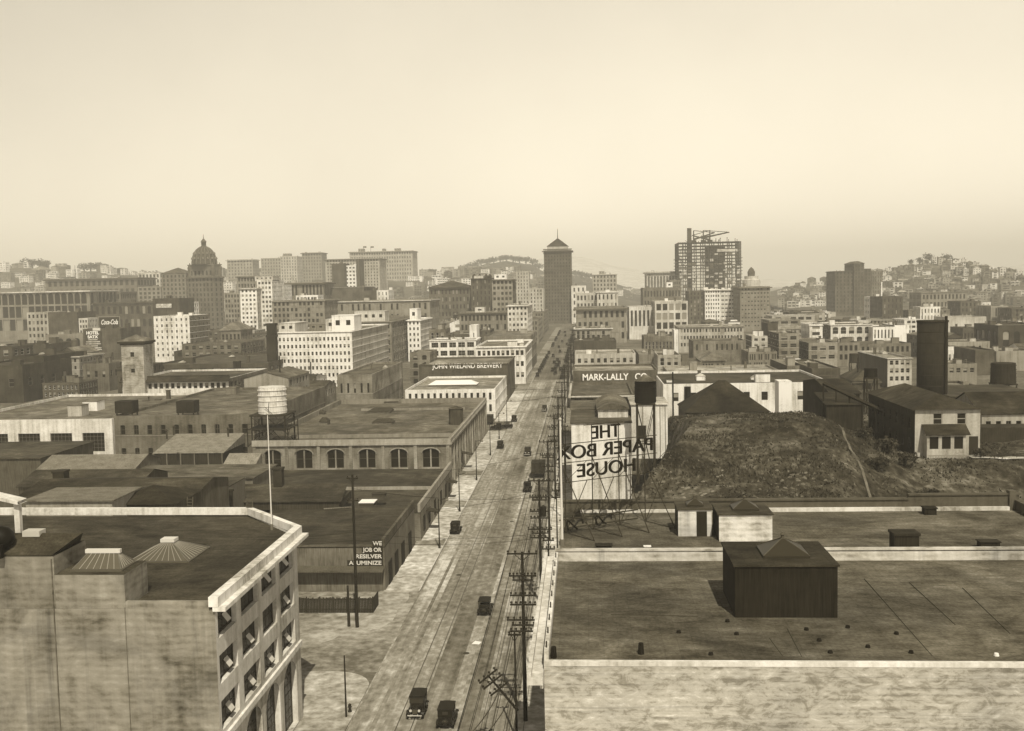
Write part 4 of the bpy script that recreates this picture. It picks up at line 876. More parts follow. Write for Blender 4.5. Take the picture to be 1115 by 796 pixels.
tag(m.build('grass', [M('leaf', .07), M('leaf', .15)]), 'dry grass tufts covering the steep mound', 'grass', kind='stuff')
# pale exposed rock at the foot and bank of the mound
m = MB()
for i in range(210):
    q = rnd.random()
    if q < .45: X, Y = rnd.gauss(27, 3.0), rnd.gauss(140, 3.0)
    elif q < .6: X, Y = rnd.gauss(13, 2.0), rnd.gauss(139, 2.5)
    elif q < .88: X, Y = rnd.uniform(8, 34), rnd.gauss(139, 3.5)
    else: X, Y = 31.5+(rnd.random()*24)*.13+rnd.gauss(0, 1), 124+rnd.random()*24
    z = mound(X, Y); r = rnd.uniform(.12, .5)
    k = len(m.v); bmv = []
    for t in range(3):
        for a in range(6):
            an = a*math.pi/3+t*.4; rr = r*(1, .85, .35)[t]*rnd.uniform(.7, 1.2); m.v.append((X+rr*math.cos(an), Y+rr*math.sin(an), z-.2+(0, .35, .65)[t]*r*rnd.uniform(.8, 1.1)))
    for t in range(2):
        for a in range(6): b2 = (a+1) % 6; m.f.append((k+t*6+a, k+t*6+b2, k+t*6+6+b2, k+t*6+6+a)); m.m.append(0)
    m.f.append(tuple(k+12+a for a in range(6))); m.m.append(0)
tag(m.build('rubble', M('dirt', .20)), 'pale broken rock showing through at the foot of the mound', 'rubble', kind='stuff')
m = MB(); pr = None
for k in range(60):
    Y = 118+k*1.25; X = 35.3+(Y-125)*.12; w = .22
    q = [(X-w, Y, mound(X-w, Y)+.12), (X+w, Y, mound(X+w, Y)+.12)]
    if pr: m.poly([pr[0], pr[1], q[1], q[0]])
    pr = q
tag(m.build('path', M('dirt', .17)), kind='structure')
# shrubs
def crown(mb, c, rx, rz, n, s, rnd, mi=2):
    for i in range(n):
        a, b = rnd.uniform(0, 6.28), math.acos(rnd.uniform(-1, 1)); rr = rnd.uniform(.35, 1)**.5*(1+.25*math.sin(3*a+c[0]))
        p = Vector((c[0]+rx*rr*math.sin(b)*math.cos(a), c[1]+rx*rr*math.sin(b)*math.sin(a), c[2]+rz*rr*math.cos(b)))
        d = [Vector((rnd.uniform(-s, s), rnd.uniform(-s, s), rnd.uniform(-s, s))) for _ in range(3)]
        mb.poly([p+d[0], p+d[1], p+d[2]], 0 if rnd.random() < .6 else 1)
def shrub(name, label, px, py, Y, r, h, z=None, n=260, cat='bush', group=None, v=.05, trunk=True):
    p = onY(px, py, Y); z = mound(p.x, Y) if z is None else z
    rt = thing(name, label, cat, (p.x, Y, z), 0, group); rd = random.Random(int(px*3+Y)); m = MB()
    if trunk:
        m.tube((0, 0, -.2), (0, 0, h*.55), r*.12, r*.06, 6); 
        for k in range(4): a = rd.uniform(0, 6.28); m.tube((0, 0, h*.35), (r*.5*math.cos(a), r*.5*math.sin(a), h*.75), r*.06, r*.03, 5)
        m.build('trunk', M('wood', .06), rt)
    m = MB()
    for k in range(5): a = rd.uniform(0, 6.28); q = rd.uniform(.15, .55)*r; crown(m, (q*math.cos(a), q*math.sin(a), h*rd.uniform(.5, .8)), r*.6, h*.32, n//5, r*.16, rd)
    m.build('crown', [M('leaf', v), M('leaf', v*2)], rt); return rt
for i, (px, py, Y, r, h, lb) in enumerate(((1042, 492, 169, 1.1, 1.6, 'round dark bush at the right of the house porch'), (1068, 493, 168.5, 1.3, 1.4, 'low bush below the right corner of the frame house'), (985, 505, 163, 2.0, 2.0, 'dark scrub bush below the left corner of the frame house'), (968, 480, 168, 2.2, 2.4, 'tall dark scrub beside the dark warehouse wall'), (955, 510, 155, 2.2, 1.8, 'scrub bush in the gully between mound and house'), (940, 470, 176, 2.0, 1.6, 'scrub at the top of the gully beside the dark warehouse'), (1075, 540, 140, 1.8, 1.5, 'dark bush low on the slope at the right edge'), (1010, 520, 152, 1.8, 1.3, 'bush in the middle of the slope below the frame house'), (878, 520, 128, 1.0, .9, 'dark bush among the pale rocks at the mound foot'), (1090, 470, 187, 1.2, 1.8, 'bush against the long low building at right'), (1104, 556, 136, 2.4, 2.4, 'thick dark bush at the far right above the lot'))):
    shrub('bush', lb, px, py, Y, r, h, n=420)
# ================================================================== frame house and dark works on the right
GX = 14.0; Yh = 170.2; A = onY(996, 494, Yh); B = onY(1067, 494, Yh); ez = onY(1030, 446, Yh).z; w = B.x-A.x
rt = thing('frame_house', 'two-storey pale frame house with a porch, the end of a long dark hip-roofed block', 'house', ((A.x+B.x)/2, Yh, 13.0)); LAND.append(('pale frame house', 1031, 446, 71, rt)); LL = 27.5
def hl(px, py, Y=Yh): q = onY(px, py, Y); return q.x-rt.location.x, q.z-13.0
m = MB(); H_ = ez-13; cols_ = []
ups = []
for (xa, xb, ya, yb) in ((1016, 1026, 450, 462), (1042, 1052, 450, 462)): a_ = hl(xa, yb); b_ = hl(xb, ya); ups.append((a_[0]+w/2, b_[0]+w/2, a_[1], b_[1]))
zr = (min(u[2] for u in ups), max(u[3] for u in ups))
ops = facade(m, (-w/2, 0, 0), (1, 0, 0), w, 0, H_, [(u[0], u[1]) for u in ups], [zr], .15)
o5 = cuts_fill(LL, 7, .3, 1); ops2 = facade(m, (-w/2, LL, 0), (0, -1, 0), LL, 0, H_, o5, [(1.6, 3.4), (4.8, 6.6)], .15, wi=1)
m.poly([(w/2, 0, 0), (w/2, LL, 0), (w/2, LL, H_), (w/2, 0, H_)]); m.poly([(w/2, LL, 0), (-w/2, LL, 0), (-w/2, LL, H_), (w/2, LL, H_)], 1); m.build('wall', [M('wall', .44), M('wood', .05)], rt)
put_windows(rt, (-w/2, 0, 0), (1, 0, 0), ops, .15, ('sash',), .4); put_windows(rt, (-w/2, LL, 0), (0, -1, 0), ops2, .15, ('sash',), .05)
m = MB(); m.hip(-w/2-.5, -.5, w/2+.5, LL+.5, H_+.01, H_+2.1, .05, LL/2-5); m.build('roof', M('roof', .055), rt)
a_ = hl(1005, 494); b_ = hl(1047, 471); c_ = hl(1003, 462)
m = MB(); px0, px1, pzt, prt = a_[0], b_[0], b_[1], c_[1]
facade(m, (px0, -1.9, 0), (1, 0, 0), px1-px0, 0, pzt, cuts_fill(px1-px0, 3, .72, .15), [(pzt-2.3, pzt-.35)], .12, pane=1); m.poly([(px0, 0, 0), (px0, -1.9, 0), (px0, -1.9, pzt), (px0, 0, pzt)]); m.poly([(px1, -1.9, 0), (px1, 0, 0), (px1, 0, pzt), (px1, -1.9, pzt)]); m.build('porch', [M('wall', .46), GLASS], rt)
m = MB(); m.poly([(px0-.3, -2.3, pzt+.02), (px1+.6, -2.3, pzt+.02), (px1+.6, -.01, prt), (px0-.3, -.01, prt)]); m.poly([(px0-.3, -2.3, pzt-.1), (px1+.6, -2.3, pzt-.1), (px1+.6, -2.3, pzt+.02), (px0-.3, -2.3, pzt+.02)]); m.build('porch_roof', M('roof', .05), rt)
a_ = hl(1055, 493); b_ = hl(1065, 475); m = MB(); m.box(a_[0], -.06, a_[1]-.3, b_[0], -.004, b_[1]); m.build('door', M('flat', .05), rt)
m = MB(); z0 = pzt-3.6
for i in range(26): x = px0+(px1-px0)*i/25; m.box(x-.04, -3.0, z0-.6, x+.04, -2.94, z0+.5)
m.box(px0-.1, -3.05, z0+.4, px1+.1, -2.9, z0+.5); m.build('railing', M('flat', .3), rt)
FOOT.append((A.x, Yh, B.x, Yh+LL))
wb('dark_shed', 'black timber works building between the mound and the frame house block', 905, 936, 428, 203, 26, .05, .05, base=10, kind='wood', roof='gx', rise=1.6, cat='workshop')
wb('dark_shed', 'low black shed with slanting beams at the mound crest', 900, 940, 440, 190, 9, .04, .04, base=14, kind='wood', roof='lean', rise=1.2, cat='workshop')
rt = thing('timber_trestle', 'slanting black timber conveyor beside the dark works', 'trestle', (onY(915, 430, 192).x, 192, 14)); m = MB(); m.tube((-3, 0, 9.5), (8, -4, 4), .35, n=4)
for i in range(6): x = -3+i*2.1; z = 9.5-i*1.05; m.tube((x, -i*.75, -2), (x, -i*.75, z), .16, n=4)
m.build('frame', M('wood', .04), rt)
rt = thing('storage_tank', 'huge black iron stack-like tank rising behind the dark warehouse roof', 'tank', (onY(1015.4, 350, 232).x, 232, 12)); LAND.append(('huge black tank', 1015, 350, 31, rt)); zt = onY(1015, 350, 232).z-12
R_ = 31*232/FPX/2; m = MB(); m.tube((0, 0, 0), (0, 0, zt), R_, n=40); smooth(m.build('shell', M('metal', .035), rt)).data.polygons[-1].use_smooth = False
m = MB()
for k in range(1, 9): m.lathe((0, 0, zt*k/9), [(R_+.03, 0), (R_+.03, .14)], 40)
m.lathe((0, 0, zt-.1), [(R_+.15, 0), (R_+.15, .35)], 40); m.build('bands', M('flat', .05), rt)
m = MB(); m.tube((R_*.62, -R_*.9, 0), (R_*.62, -R_*.9, zt+1.2), .3, n=8); m.build('pipe', M('flat', .03), rt)
wb('long_low_house', 'long low pale building with dark roof at the right edge above a bank', 1069, 1150, 450, 190, 16, .36, .05, base=12.5, roof='gx', rise=3.0, ops=7, cat='house')
wb('retaining_bank', 'dark planked retaining wall under the long low building at right', 1068, 1150, 466, 185, 4, .06, .08, base=9, kind='wood', cat='wall', over=0)
wb('boiler_house', 'dark flat-roofed shed right of the huge black tank', 1035, 1140, 432, 225, 24, .07, .08, base=10, kind='wood', cat='shed', over=.1)
rt = water_tank('squat dark tank on the roofs at the right edge', 1092.5, 395, 417, 262, 25, 8, .05, frame=False)
water_tank('small black water tank on legs behind the dark works', 948, 401, 410.5, 225, 13.5, 14, .02, frame=False)
water_tank('dark tank on splayed stand among the roofs left of the black tank', 930, 385, 394, 372, 10, 0, .06, frame=False)
m = MB(); m.poly([(58, 160, .0), (58, 166.5, .0), (90, 166.5, .0), (90, 163.5, .0)]); 
m = MB(); pr = None
for k in range(30):
    X = 60+k*1.6; Y = 168.6-k*.06; q = [(X, Y-1.2, mound(X, Y-1.2)+.14), (X, Y+1.0, mound(X, Y+1.0)+.14)]
    if pr: m.poly([pr[0], q[0], q[1], pr[1]])
    pr = q
tag(m.build('footpath', M('dirt', .5)), kind='structure')
# ================================================================== utility poles, wires
def utility_pole(label, loc, H, arms, r=.19, aw=2.8, group=None, name='utility_pole', box=None, lean=0):
    rt = thing(name, label, 'utility pole', loc, 0, group); rt.rotation_euler = (0, lean, 0)
    m = MB(); m.tube((0, 0, 0), (0, 0, H), r, r*.62, 9); m.build('pole', M('wood', .035), rt)
    for i, (dz, sc_, ins) in enumerate(arms):
        z = H-dz; m = MB(); W2 = aw*sc_/2; m.box(-W2, -.20, z-.07, W2, -.06, z+.07); o = m.build('crossarm', M('wood', .04), rt)
        m = MB()
        for k in range(ins):
            x = -W2+.12+(2*W2-.24)*k/max(1, ins-1)
            if abs(x) < .14: continue
            m.lathe((x, -.13, z+.07), [(.04, 0), (.04, .06), (.11, .09), (.12, .2), (.04, .28)], 7)
        m.build('insulators', M('flat', .05, .3), o)
        if i == 0: m = MB(); m.tube((0, -.15, z-.7), (W2*.5, -.13, z-.05), .03, n=4); m.tube((0, -.15, z-.7), (-W2*.5, -.13, z-.05), .03, n=4); m.build('brace', M('flat', .04), o)
    if box: m = MB(); m.tube((box[0], -.45, H-box[1]), (box[0], -.45, H-box[1]-1.3), .38, n=12); m.tube((box[0], -.45, H-box[1]), (box[0], -.45, H-box[1]+.2), .3, .05, 10); m.build('transformer', M('metal', .03), rt)
    return rt
PX = -6.3
ARM = [(.15, 1.05, 5), (2.3, .95, 8), (2.7, .7, 4), (4.2, .9, 6), (5.1, .9, 6), (6.6, 1.15, 6), (7.1, .8, 4), (7.7, .95, 6)]
PY = [99, 136.7, 171, 205, 240, 276, 320, 360, 400, 445, 490, 540, 590, 650, 710]
ords = ['nearest', 'second', 'third', 'fourth', 'fifth', 'sixth', 'seventh', 'eighth', 'ninth', 'tenth', 'eleventh', 'twelfth', 'thirteenth', 'fourteenth', 'fifteenth']
for i, y in enumerate(PY):
    lb = '%s dark utility pole of the row along the right kerb' % ords[i] if i else 'tall utility pole with many crossarms beside the near right roof, nearest of its row'
    utility_pole(lb, (PX+.1*math.sin(i*3), y, 0), 16.7, ARM if i < 2 else ARM[:6] if i < 5 else ARM[:4], group='utility poles along the right kerb', box=(.5, 3.5) if i == 1 else None, r=.21)
utility_pole('short leaning pole with three crossarms at the foot of the nearest pole', (-6.5, 91.5, 4.2), 4.2, [(.1, .85, 4), (.75, .9, 4), (1.6, .8, 4)], r=.13, aw=2.4, lean=-.68)
utility_pole('slim lower pole standing in front of the nearest tall utility pole', (-6.9, 95, 0), 10.2, [(.2, .5, 2)], r=.12, aw=2.4)
for i, y in enumerate((118, 152, 188, 222)): utility_pole('%s slim bracket pole between the tall poles at the right sidewalk' % ords[i], (-4.5, y, 0), 13.4-(i % 2), [(.2, .5, 3), (1.2, .6, 4)], r=.13, aw=2.6, group='slim poles on the right sidewalk')
p = onZ(389, 683, 0); utility_pole('tall plain pole rising beside the board fence left of the street', (p.x, p.y, 0), onY(385, 517, p.y).z, [(.4, .5, 3), (3.2, .5, 2)], r=.22)
LP = (p.x, p.y)
p = onZ(380, 682, 0); utility_pole('short stub pole strapped beside the tall pole at the fence', (p.x, p.y, 0), 5.2, [], r=.2)
p = onZ(359, 815, 0); utility_pole('bare iron pole on the rounded corner sidewalk at bottom left', (-24.0, 99.6, 0), 6.3, [], r=.10, name='street_pole')
m_l = [(478.6, 597, 544), (500.5, 557, 516), (519, 523, 480), (534, 496, 462), (543.6, 478, 450), (552, 462, 436)]
for i, (x, yb, yt) in enumerate(m_l):
    p = onZ(x, yb, 0.1); H_ = onY(x, yt, p.y).z
    rt = thing('street_lamp', '%s thin lamp post along the left sidewalk' % ords[i], 'street lamp', (p.x, p.y, .1), 0, 'thin lamp posts along the left kerb'); m = MB(); m.tube((0, 0, 0), (0, 0, H_), .12, .07, 8); m.tube((0, 0, 0), (0, 0, .8), .2, .16, 8); m.build('post', M('flat', .035), rt)
    m = MB(); m.tube((0, 0, H_-.2), (1.4, 0, H_+.1), .05, n=6); m.build('arm', M('flat', .035), rt); m = MB(); m.lathe((1.4, 0, H_-.35), [(.1, 0), (.26, .12), (.26, .3), (.08, .45)], 8); m.build('lamp', M('flat', .25), rt)
for i, (yy, z, w_) in enumerate(((146.5, 3.7, 1.2), (178, 4.0, 2.8), (205, 4.0, 2.6), (240, 4.0, 2.6))):
    if i == 0: continue
    rt = thing('awning', ('', 'dark canvas awning over the sidewalk at the machine shop', 'dark sign awning over the sidewalk before the arcaded warehouse', 'dark awning on the street side of the arcaded warehouse')[i], 'awning', (XL+.1 if i < 3 else -28.9, yy, z)); m = MB(); m.poly([(0, 0, 0), (w_, .2, -.5), (w_, 2.4, -.5), (0, 2.4, 0)]); m.poly([(w_, .2, -.5), (w_, .2, -.7), (w_, 2.4, -.7), (w_, 2.4, -.5)]); m.poly([(0, 0, 0), (0, 0, -.2), (w_, .2, -.7), (w_, .2, -.5)]); m.build('canvas', M('wood', .07), rt)
def wire(mb, a, b, sag, r=.018, n=10):
    pr = None
    for k in range(n+1):
        t = k/n; q = Vector(a).lerp(Vector(b), t); q.z -= sag*4*t*(1-t)
        if pr is not None: mb.tube(pr, q, r, n=3, cap=False)
        pr = q
m = MB()
for i in range(len(PY)-1):
    y0, y1 = PY[i], PY[i+1]
    for dz, xs_ in ((0.1, (-1.3, -.7, .7, 1.3)), (2.2, (-1.2, -.8, .8, 1.2)), (4.1, (-1.1, -.6, .6, 1.1)), (5.0, (-1.1, 1.1)), (6.5, (-1.4, -.7, .7, 1.4)), (7.6, (-1.2, 1.2))):
        for x in xs_: wire(m, (PX+x, y0-.13, 16.7-dz+.25), (PX+x, y1-.13, 16.7-dz+.25), .5, .02, 6)
for dz, xs_ in ((0.1, (-1.3, -.7, .7, 1.3)), (2.2, (-1.2, 1.2)), (4.1, (-1.1, 1.1)), (6.5, (-1.4, 1.4))):
    for x in xs_: wire(m, (PX+x, 50, 16.7-dz+.25), (PX+x, 98.9, 16.7-dz+.25), .5, .02, 6)
tag(m.build('overhead_wires', M('flat', .03)), 'bundle of overhead wires strung along the right row of poles', 'wires')
m = MB()
for (z0, z1) in ((12, 9.5), (11, 8.9), (17.5, 14.3)): wire(m, (LP[0], LP[1], z0), (PX, 136.7, z1), .7, .022, 14)
for (z0, z1) in ((12, 11), (11, 10)): wire(m, (LP[0], LP[1], z0), (-80, 124, z1), .8, .022, 10)
wire(m, (XL, 198, 7), (PX, 205, 10), .5, .03, 10); wire(m, (-24, 164, 7), (PX, 171, 9), .6, .03, 10); wire(m, (-24, 300, 9), (PX, 320, 9), .5, .05, 10); wire(m, (-24, 340, 9), (PX, 340, 9), .5, .05, 10)

tag(m.build('span_wires', M('flat', .03)), 'thin span wires crossing above the street between poles on both kerbs', 'wires')
# hydrant on the corner
p = onZ(381, 775, .13); rt = thing('fire_hydrant', 'small dark hydrant on the rounded corner sidewalk', 'hydrant', (p.x, p.y, .13)); m = MB(); m.lathe((0, 0, 0), [(.2, 0), (.2, .08), (.13, .1), (.13, .6), (.17, .62), (.15, .75), (.04, .85)], 10); m.tube((-.22, 0, .5), (.22, 0, .5), .06, n=7); m.build('body', M('flat', .04), rt)
# ================================================================== motor cars
RUB = M('flat', .02, .8); PAINT = M('flat', .022, .35); CLOTH = M('flat', .03, .8); NICK = M('flat', .55, .25)
def wheelmesh():
    m = MB(); R1 = .38
    for k in range(20):
        a, b = 2*math.pi*k/20, 2*math.pi*(k+1)/20
        m.tube((0, R1*math.cos(a)*.93, R1*math.sin(a)*.93), (0, R1*math.cos(b)*.93, R1*math.sin(b)*.93), .055, n=6, cap=False)
    for k in range(10): a = 2*math.pi*k/10; m.tube((0, 0, 0), (0, R1*.88*math.cos(a), R1*.88*math.sin(a)), .018, n=4, mi=1)
    m.tube((-.08, 0, 0), (.08, 0, 0), .07, n=8, mi=1); return m.mesh('wheel', [RUB, M('flat', .12)])
def car_parts(kind):
    """forward = +Y; returns list of (name, mesh, loc)"""
    P_ = []
    m = MB()                                            # hood, cowl and tub with a tapered nose
    sec = [(1.62, .27, .62, 1.02), (1.55, .30, .58, 1.10), (.75, .37, .55, 1.16), (.55, .60, .52, 1.20), (.3, .70, .50, 1.22), (-1.45, .72, .50, 1.22), (-1.62, .66, .55, 1.18)]
    for (y, w, a, b), (y2, w2, a2, b2) in zip(sec, sec[1:]):
        r1 = [(-w, y, a), (-w, y, b-.08), (-w+.1, y, b), (w-.1, y, b), (w, y, b-.08), (w, y, a)]; r2 = [(-w2, y2, a2), (-w2, y2, b2-.08), (-w2+.1, y2, b2), (w2-.1, y2, b2), (w2, y2, b2-.08), (w2, y2, a2)]
        for i in range(5): m.poly([r1[i], r1[i+1], r2[i+1], r2[i]])
        m.poly([r1[5], r1[0], r2[0], r2[5]])
    y, w, a, b = sec[0]; m.poly([(-w, y, a), (w, y, a), (w, y, b), (-w, y, b)]); y, w, a, b = sec[-1]; m.poly([(w, y, a), (-w, y, a), (-w, y, b), (w, y, b)])
    m.box(-.42, -1.7, .40, .42, 1.6, .52); P_.append(('body', m.mesh('body', [PAINT]), (0, 0, 0)))
    m = MB(); m.box(-.25, 1.63, .60, .25, 1.67, 1.02); P_.append(('radiator', m.mesh('radiator', [M('flat', .10, .3)]), (0, 0, 0)))
    if kind in ('closed', 'touring'):
        m = MB(); pr = None
        for k in range(9):
            t = -1+k/4; q = (t*.74, 1.93+.07*(1-t*t))
            if pr: m.poly([(pr[0], .55, pr[1]), (q[0], .55, q[1]), (q[0], -1.6, q[1]+.01), (pr[0], -1.6, pr[1]+.01)])
            pr = q
        m.box(-.74, .5, 1.86, .74, .58, 1.95); m.box(-.74, -1.65, 1.86, .74, -1.57, 1.96); m.box(-.76, -1.6, 1.86, -.70, .55, 1.94); m.box(.70, -1.6, 1.86, .76, .55, 1.94)
        P_.append(('roof', m.mesh('roof', [CLOTH]), (0, 0, 0)))
        m = MB()
        for x in (-.69, .69):
            for y in ((.48, -.35, -.9, -1.55) if kind == 'closed' else (.48, -.5, -1.5)): m.box(x-.03, y-.03, 1.2, x+.03, y+.03, 1.9)
        P_.append(('pillars', m.mesh('pillars', [PAINT]), (0, 0, 0)))
        if kind == 'closed':
            m = MB(); m.box(-.68, -1.58, 1.2, -.67, .46, 1.88); m.box(.67, -1.58, 1.2, .68, .46, 1.88); m.box(-.66, -1.60, 1.2, .66, -1.58, 1.88); m.box(-.25, -1.62, 1.45, .25, -1.601, 1.72, 1); P_.append(('side_glass', m.mesh('side_glass', [GLASS, GLASS2]), (0, 0, 0)))
        else:
            m = MB(); m.box(-.6, -.5, .9, .6, -.35, 1.42); m.box(-.6, -1.5, .9, .6, -1.35, 1.45); m.box(-.66, -.35, .85, .66, .1, 1.0); P_.append(('seat', m.mesh('seat', [CLOTH]), (0, 0, 0)))
        m = MB(); m.box(-.64, .47, 1.22, .64, .49, 1.85); P_.append(('windshield', m.mesh('windshield', [GLASS2]), (0, 0, 0)))
    else:
        m = MB(); m.box(-.78, -.3, .75, .78, .5, 1.95); m.box(-.70, .501, 1.3, .70, .52, 1.8, 1); P_.append(('cab', m.mesh('cab', [PAINT, GLASS2]), (0, 0, 0)))
        m = MB(); m.box(-1.0, -3.3, .75, 1.0, -.35, 2.35); m.box(-1.04, -3.34, 2.36, 1.04, -.3, 2.42); P_.append(('cargo_box', m.mesh('cargo_box', [M('wood', .05)]), (0, 0, 0)))
    for sx in (-1, 1):
        m = MB()                                       # swept fenders and running board
        for yc in (1.22, -1.22):
            pr = None
            for k in range(8):
                t = math.pi*(.02+.93*k/7); q = (yc+.50*math.cos(t), .40+.47*math.sin(t))
                if pr: m.poly([(sx*.62, pr[0], pr[1]), (sx*.88, pr[0], pr[1]-.03), (sx*.88, q[0], q[1]-.03), (sx*.62, q[0], q[1])]); m.poly([(sx*.88, pr[0], pr[1]-.03), (sx*.88, pr[0], pr[1]-.1), (sx*.88, q[0], q[1]-.1), (sx*.88, q[0], q[1]-.03)])
                pr = q
        m.box(min(sx*.62, sx*.86), -.78, .40, max(sx*.62, sx*.86), .78, .44); P_.append(('fender', m.mesh('fender', [PAINT]), (0, 0, 0)))
        m = MB(); m.lathe((0, 0, 0), [(.05, -.1), (.13, 0), (.13, .04)], 12); P_.append(('headlight', m.mesh('headlight', [NICK]), (sx*.42, 1.66, .95), (-math.pi/2, 0, 0)))
    wm = wheelmesh()
    for x in (-.74, .74):
        for y in (1.22, -1.22): P_.append(('wheel', wm, (x, y, .42)))
    if kind != 'truck': P_.append(('spare_wheel', wm, (0, -1.75, .85), (0, 0, math.pi/2)))
    m = MB(); m.box(-.7, 1.85, .5, .7, 1.9, .58); m.box(-.3, 1.6, .5, -.24, 1.86, .56); m.box(.24, 1.6, .5, .3, 1.86, .56); P_.append(('bumper', m.mesh('bumper', [NICK]), (0, 0, 0)))
    return P_
CP = {k: car_parts(k) for k in ('closed', 'touring', 'truck')}
def car(kind, label, loc, rz, group=None, small=False, name=None):
    name = name or {'closed': 'closed_car', 'touring': 'touring_car', 'truck': 'delivery_truck'}[kind]
    rt = thing(name, label, 'truck' if kind == 'truck' else 'car', loc, rz, group)
    for P_ in CP[kind]:
        if small and P_[0] in ('headlight', 'spare_wheel', 'bumper', 'radiator'): continue
        o = link(bpy.data.objects.new(P_[0], P_[1]), rt); o.location = P_[2]
        if len(P_) > 3: o.rotation_euler = P_[3]
    return rt
pi = math.pi
for kind, px, py, rz, lb in (('closed', 455, 777, pi, 'black closed car with bright headlamps facing the camera at the bottom of the street'), ('closed', 487.5, 787, 0, 'black closed car driving away at the bottom edge right of the headlamp car'),
    ('touring', 528.5, 667, 0, 'dark car in mid-street just past the nearest utility pole'), ('closed', 496.5, 580, 0, 'dark car parked alone at the left kerb by the machine shop'),
    ('closed', 545, 488, 0, 'black car parked at the left kerb beside the arcaded warehouse'), ('touring', 574.5, 496, pi, 'open touring car rolling down mid-street below the truck cluster'),
    ('touring', 574.5, 535, 0, 'dark open car near the right kerb beside the second pole'), ('closed', 593, 448, pi, 'lone small car in mid-street before the far crossing'),
    ('touring', 552, 466.5, pi/2, 'touring car standing crosswise at the left kerb crossing'), ('closed', 540, 468, pi/2, 'closed car standing crosswise next to the left kerb trucks'), ('closed', 560, 459, 0, 'black car parked beyond the crosswise cars at the left kerb')):
    p = onZ(px, py, 0); car(kind, lb, (p.x, p.y, .02), rz+rnd.uniform(-.02, .02))
for px, py, sc_, lb in ((587, 517, 1.45, 'big black delivery truck parked under the poles at the right kerb'), (533.5, 461, 1.2, 'dark delivery truck at the left kerb beyond the arcaded warehouse')):
    p = onZ(px, py, 0); t_ = car('truck', lb, (p.x, p.y, .02), 0); t_.scale = (sc_,)*3
rd = random.Random(5)
for i in range(90):
    side = rd.choice((0, 0, 1, 1, 2)); y = 470+rd.random()**1.2*480; x = (KL+1.2, KR-3.4, rd.uniform(-19, -12))[side]
    car(rd.choice(('closed', 'touring', 'closed')), 'tiny dark car far up the street towards the tall slab tower', (x, y, .02), rd.choice((0, pi)), group='tiny cars far up the street', small=True)
# ================================================================== middle distance, left of the street
B = building
B('office_block', 'low white block with a grey roof and long skylight right behind the arcaded warehouse', 441, 539, 424, 437, .66, 14, 1.0, Y=334, L=50, rv=.24, wf=.42, hf=.6, frame=.1, scols=9, styles=('sash', 'cross'), bits=-1)
p = onY(490, 417, 352); rt = thing('skylight', 'long white skylight lying on the grey roof of the low white block', 'skylight', (p.x, 352, 8.6)); m = MB(); m.box(-7.5, 0, 0, 9, 7, .7); m.build('curb', M('flat', .15), rt); m = MB(); m.hip(-7.6, -.1, 9.1, 7.1, .72, 2.0, 6, .05); m.build('glazing', M('flat', .72), rt)
r3, w_, l_, h_ = B('brewery', 'dark brick brewery wall with a long painted white name', 456, 552.5, 396.5, 433, .12, 3, 1, Y=388, L=40, kind='brick', rv=.20, wf=.02, hf=.02, scols=4, frame=.08, parts=False, bits=-1)
lettering('JOHN WIELAND BREWERY', r3, (onY(509, 397, 388).x-r3.location.x, -.1, onY(509, 398.6, 388).z), 2.5, M('flat', .8), width=onY(547, 397, 388).x-onY(470, 397, 388).x, bold=.03)
m = MB(); m.box(-w_/2, -.3, h_-.25, w_/2+.3, -.003, h_+.1); m.box(w_/2+.003, 0, h_-.25, w_/2+.4, l_, h_+.1)
for x in (-.48, -.27, -.08, .18, .38): m.box(w_*x, -.18, 2, w_*x+.5, -.002, h_-4.2)
m.build('buttress', M('brick', .15), r3)
B('brick_store', 'narrow grey brick store with three arched windows stacked over one another', 446, 468, 384, 410, .22, 2, 3, Y=404, L=20, kind='brick', rv=.2, wf=.5, hf=.6, arch=.5, frame=.1)
p = onY(478, 388, 404); rt = thing('roof_dome', 'pale domed roof vault beside the narrow arched store', 'roof vault', (p.x, 402, 7)); m = MB(); m.lathe((0, 0, 0), [(5.2, 0), (5.2, 3.5), (4.7, 5), (3.4, 6.2), (1.6, 6.9), (.1, 7.1)], 20); smooth(m.build('shell', M('metal', .32), rt))
B('corner_store', 'white three-storey corner block with ten upper windows at the street crossing', 518, 572, 377, 401, .68, 10, 2, Y=452, L=55, rv=.18, wf=.62, hf=.45, cornice=.7, cv=.75, frame=.12, sv=.5, xrs=None, scols=14)
B('office_block', 'white low office row with ten windows above the brewery', 467.5, 518, 370, 390, .70, 5, 2.2, Y=478, L=22, rv=.10, wf=.78, hf=.62, styles=('grid', 'cross'), frame=.5, cornice=.5)
B('brick_store', 'small brick store with three white-framed windows behind the white office row', 467, 485, 358.5, 370, .20, 3, 1, Y=540, L=20, kind='brick', wf=.55, hf=.6, frame=.6)
B('office_block', 'grey flat-roofed block with a row of small windows set back over the corner store', 527, 578, 366, 380, .22, 8, 1, Y=520, L=60, rv=.2, wf=.5, hf=.45, frame=.3, kind='brick')
B('brick_loft', 'light brick loft with three arched windows and sloping parapet left of centre', 367, 405, 408, 432, .24, 5, 1, Y=322, L=55, kind='brick', rv=.12, wf=.3, hf=.45, arch=.5, frame=.1, bits=2)
B('white_loft', 'big white six-storey loft block with dense rows of windows', 300.5, 383, 361, 409, .70, 18, 6, Y=452, L=85, rv=.2, wf=.5, hf=.5, frame=.30, cornice=.6, cv=.72, sv=.40, scols=26, mtop=.55, pent=[(.0, .22, 3.6, .05, .3, .6), (.50, .74, 4.4, .25, .4, .7), (.68, .98, 6.4, .1, .28, .74), (.24, .46, 2.2, .3, .4, .25)], bits=3)  # sv puts the shade of the street side into its wall colour
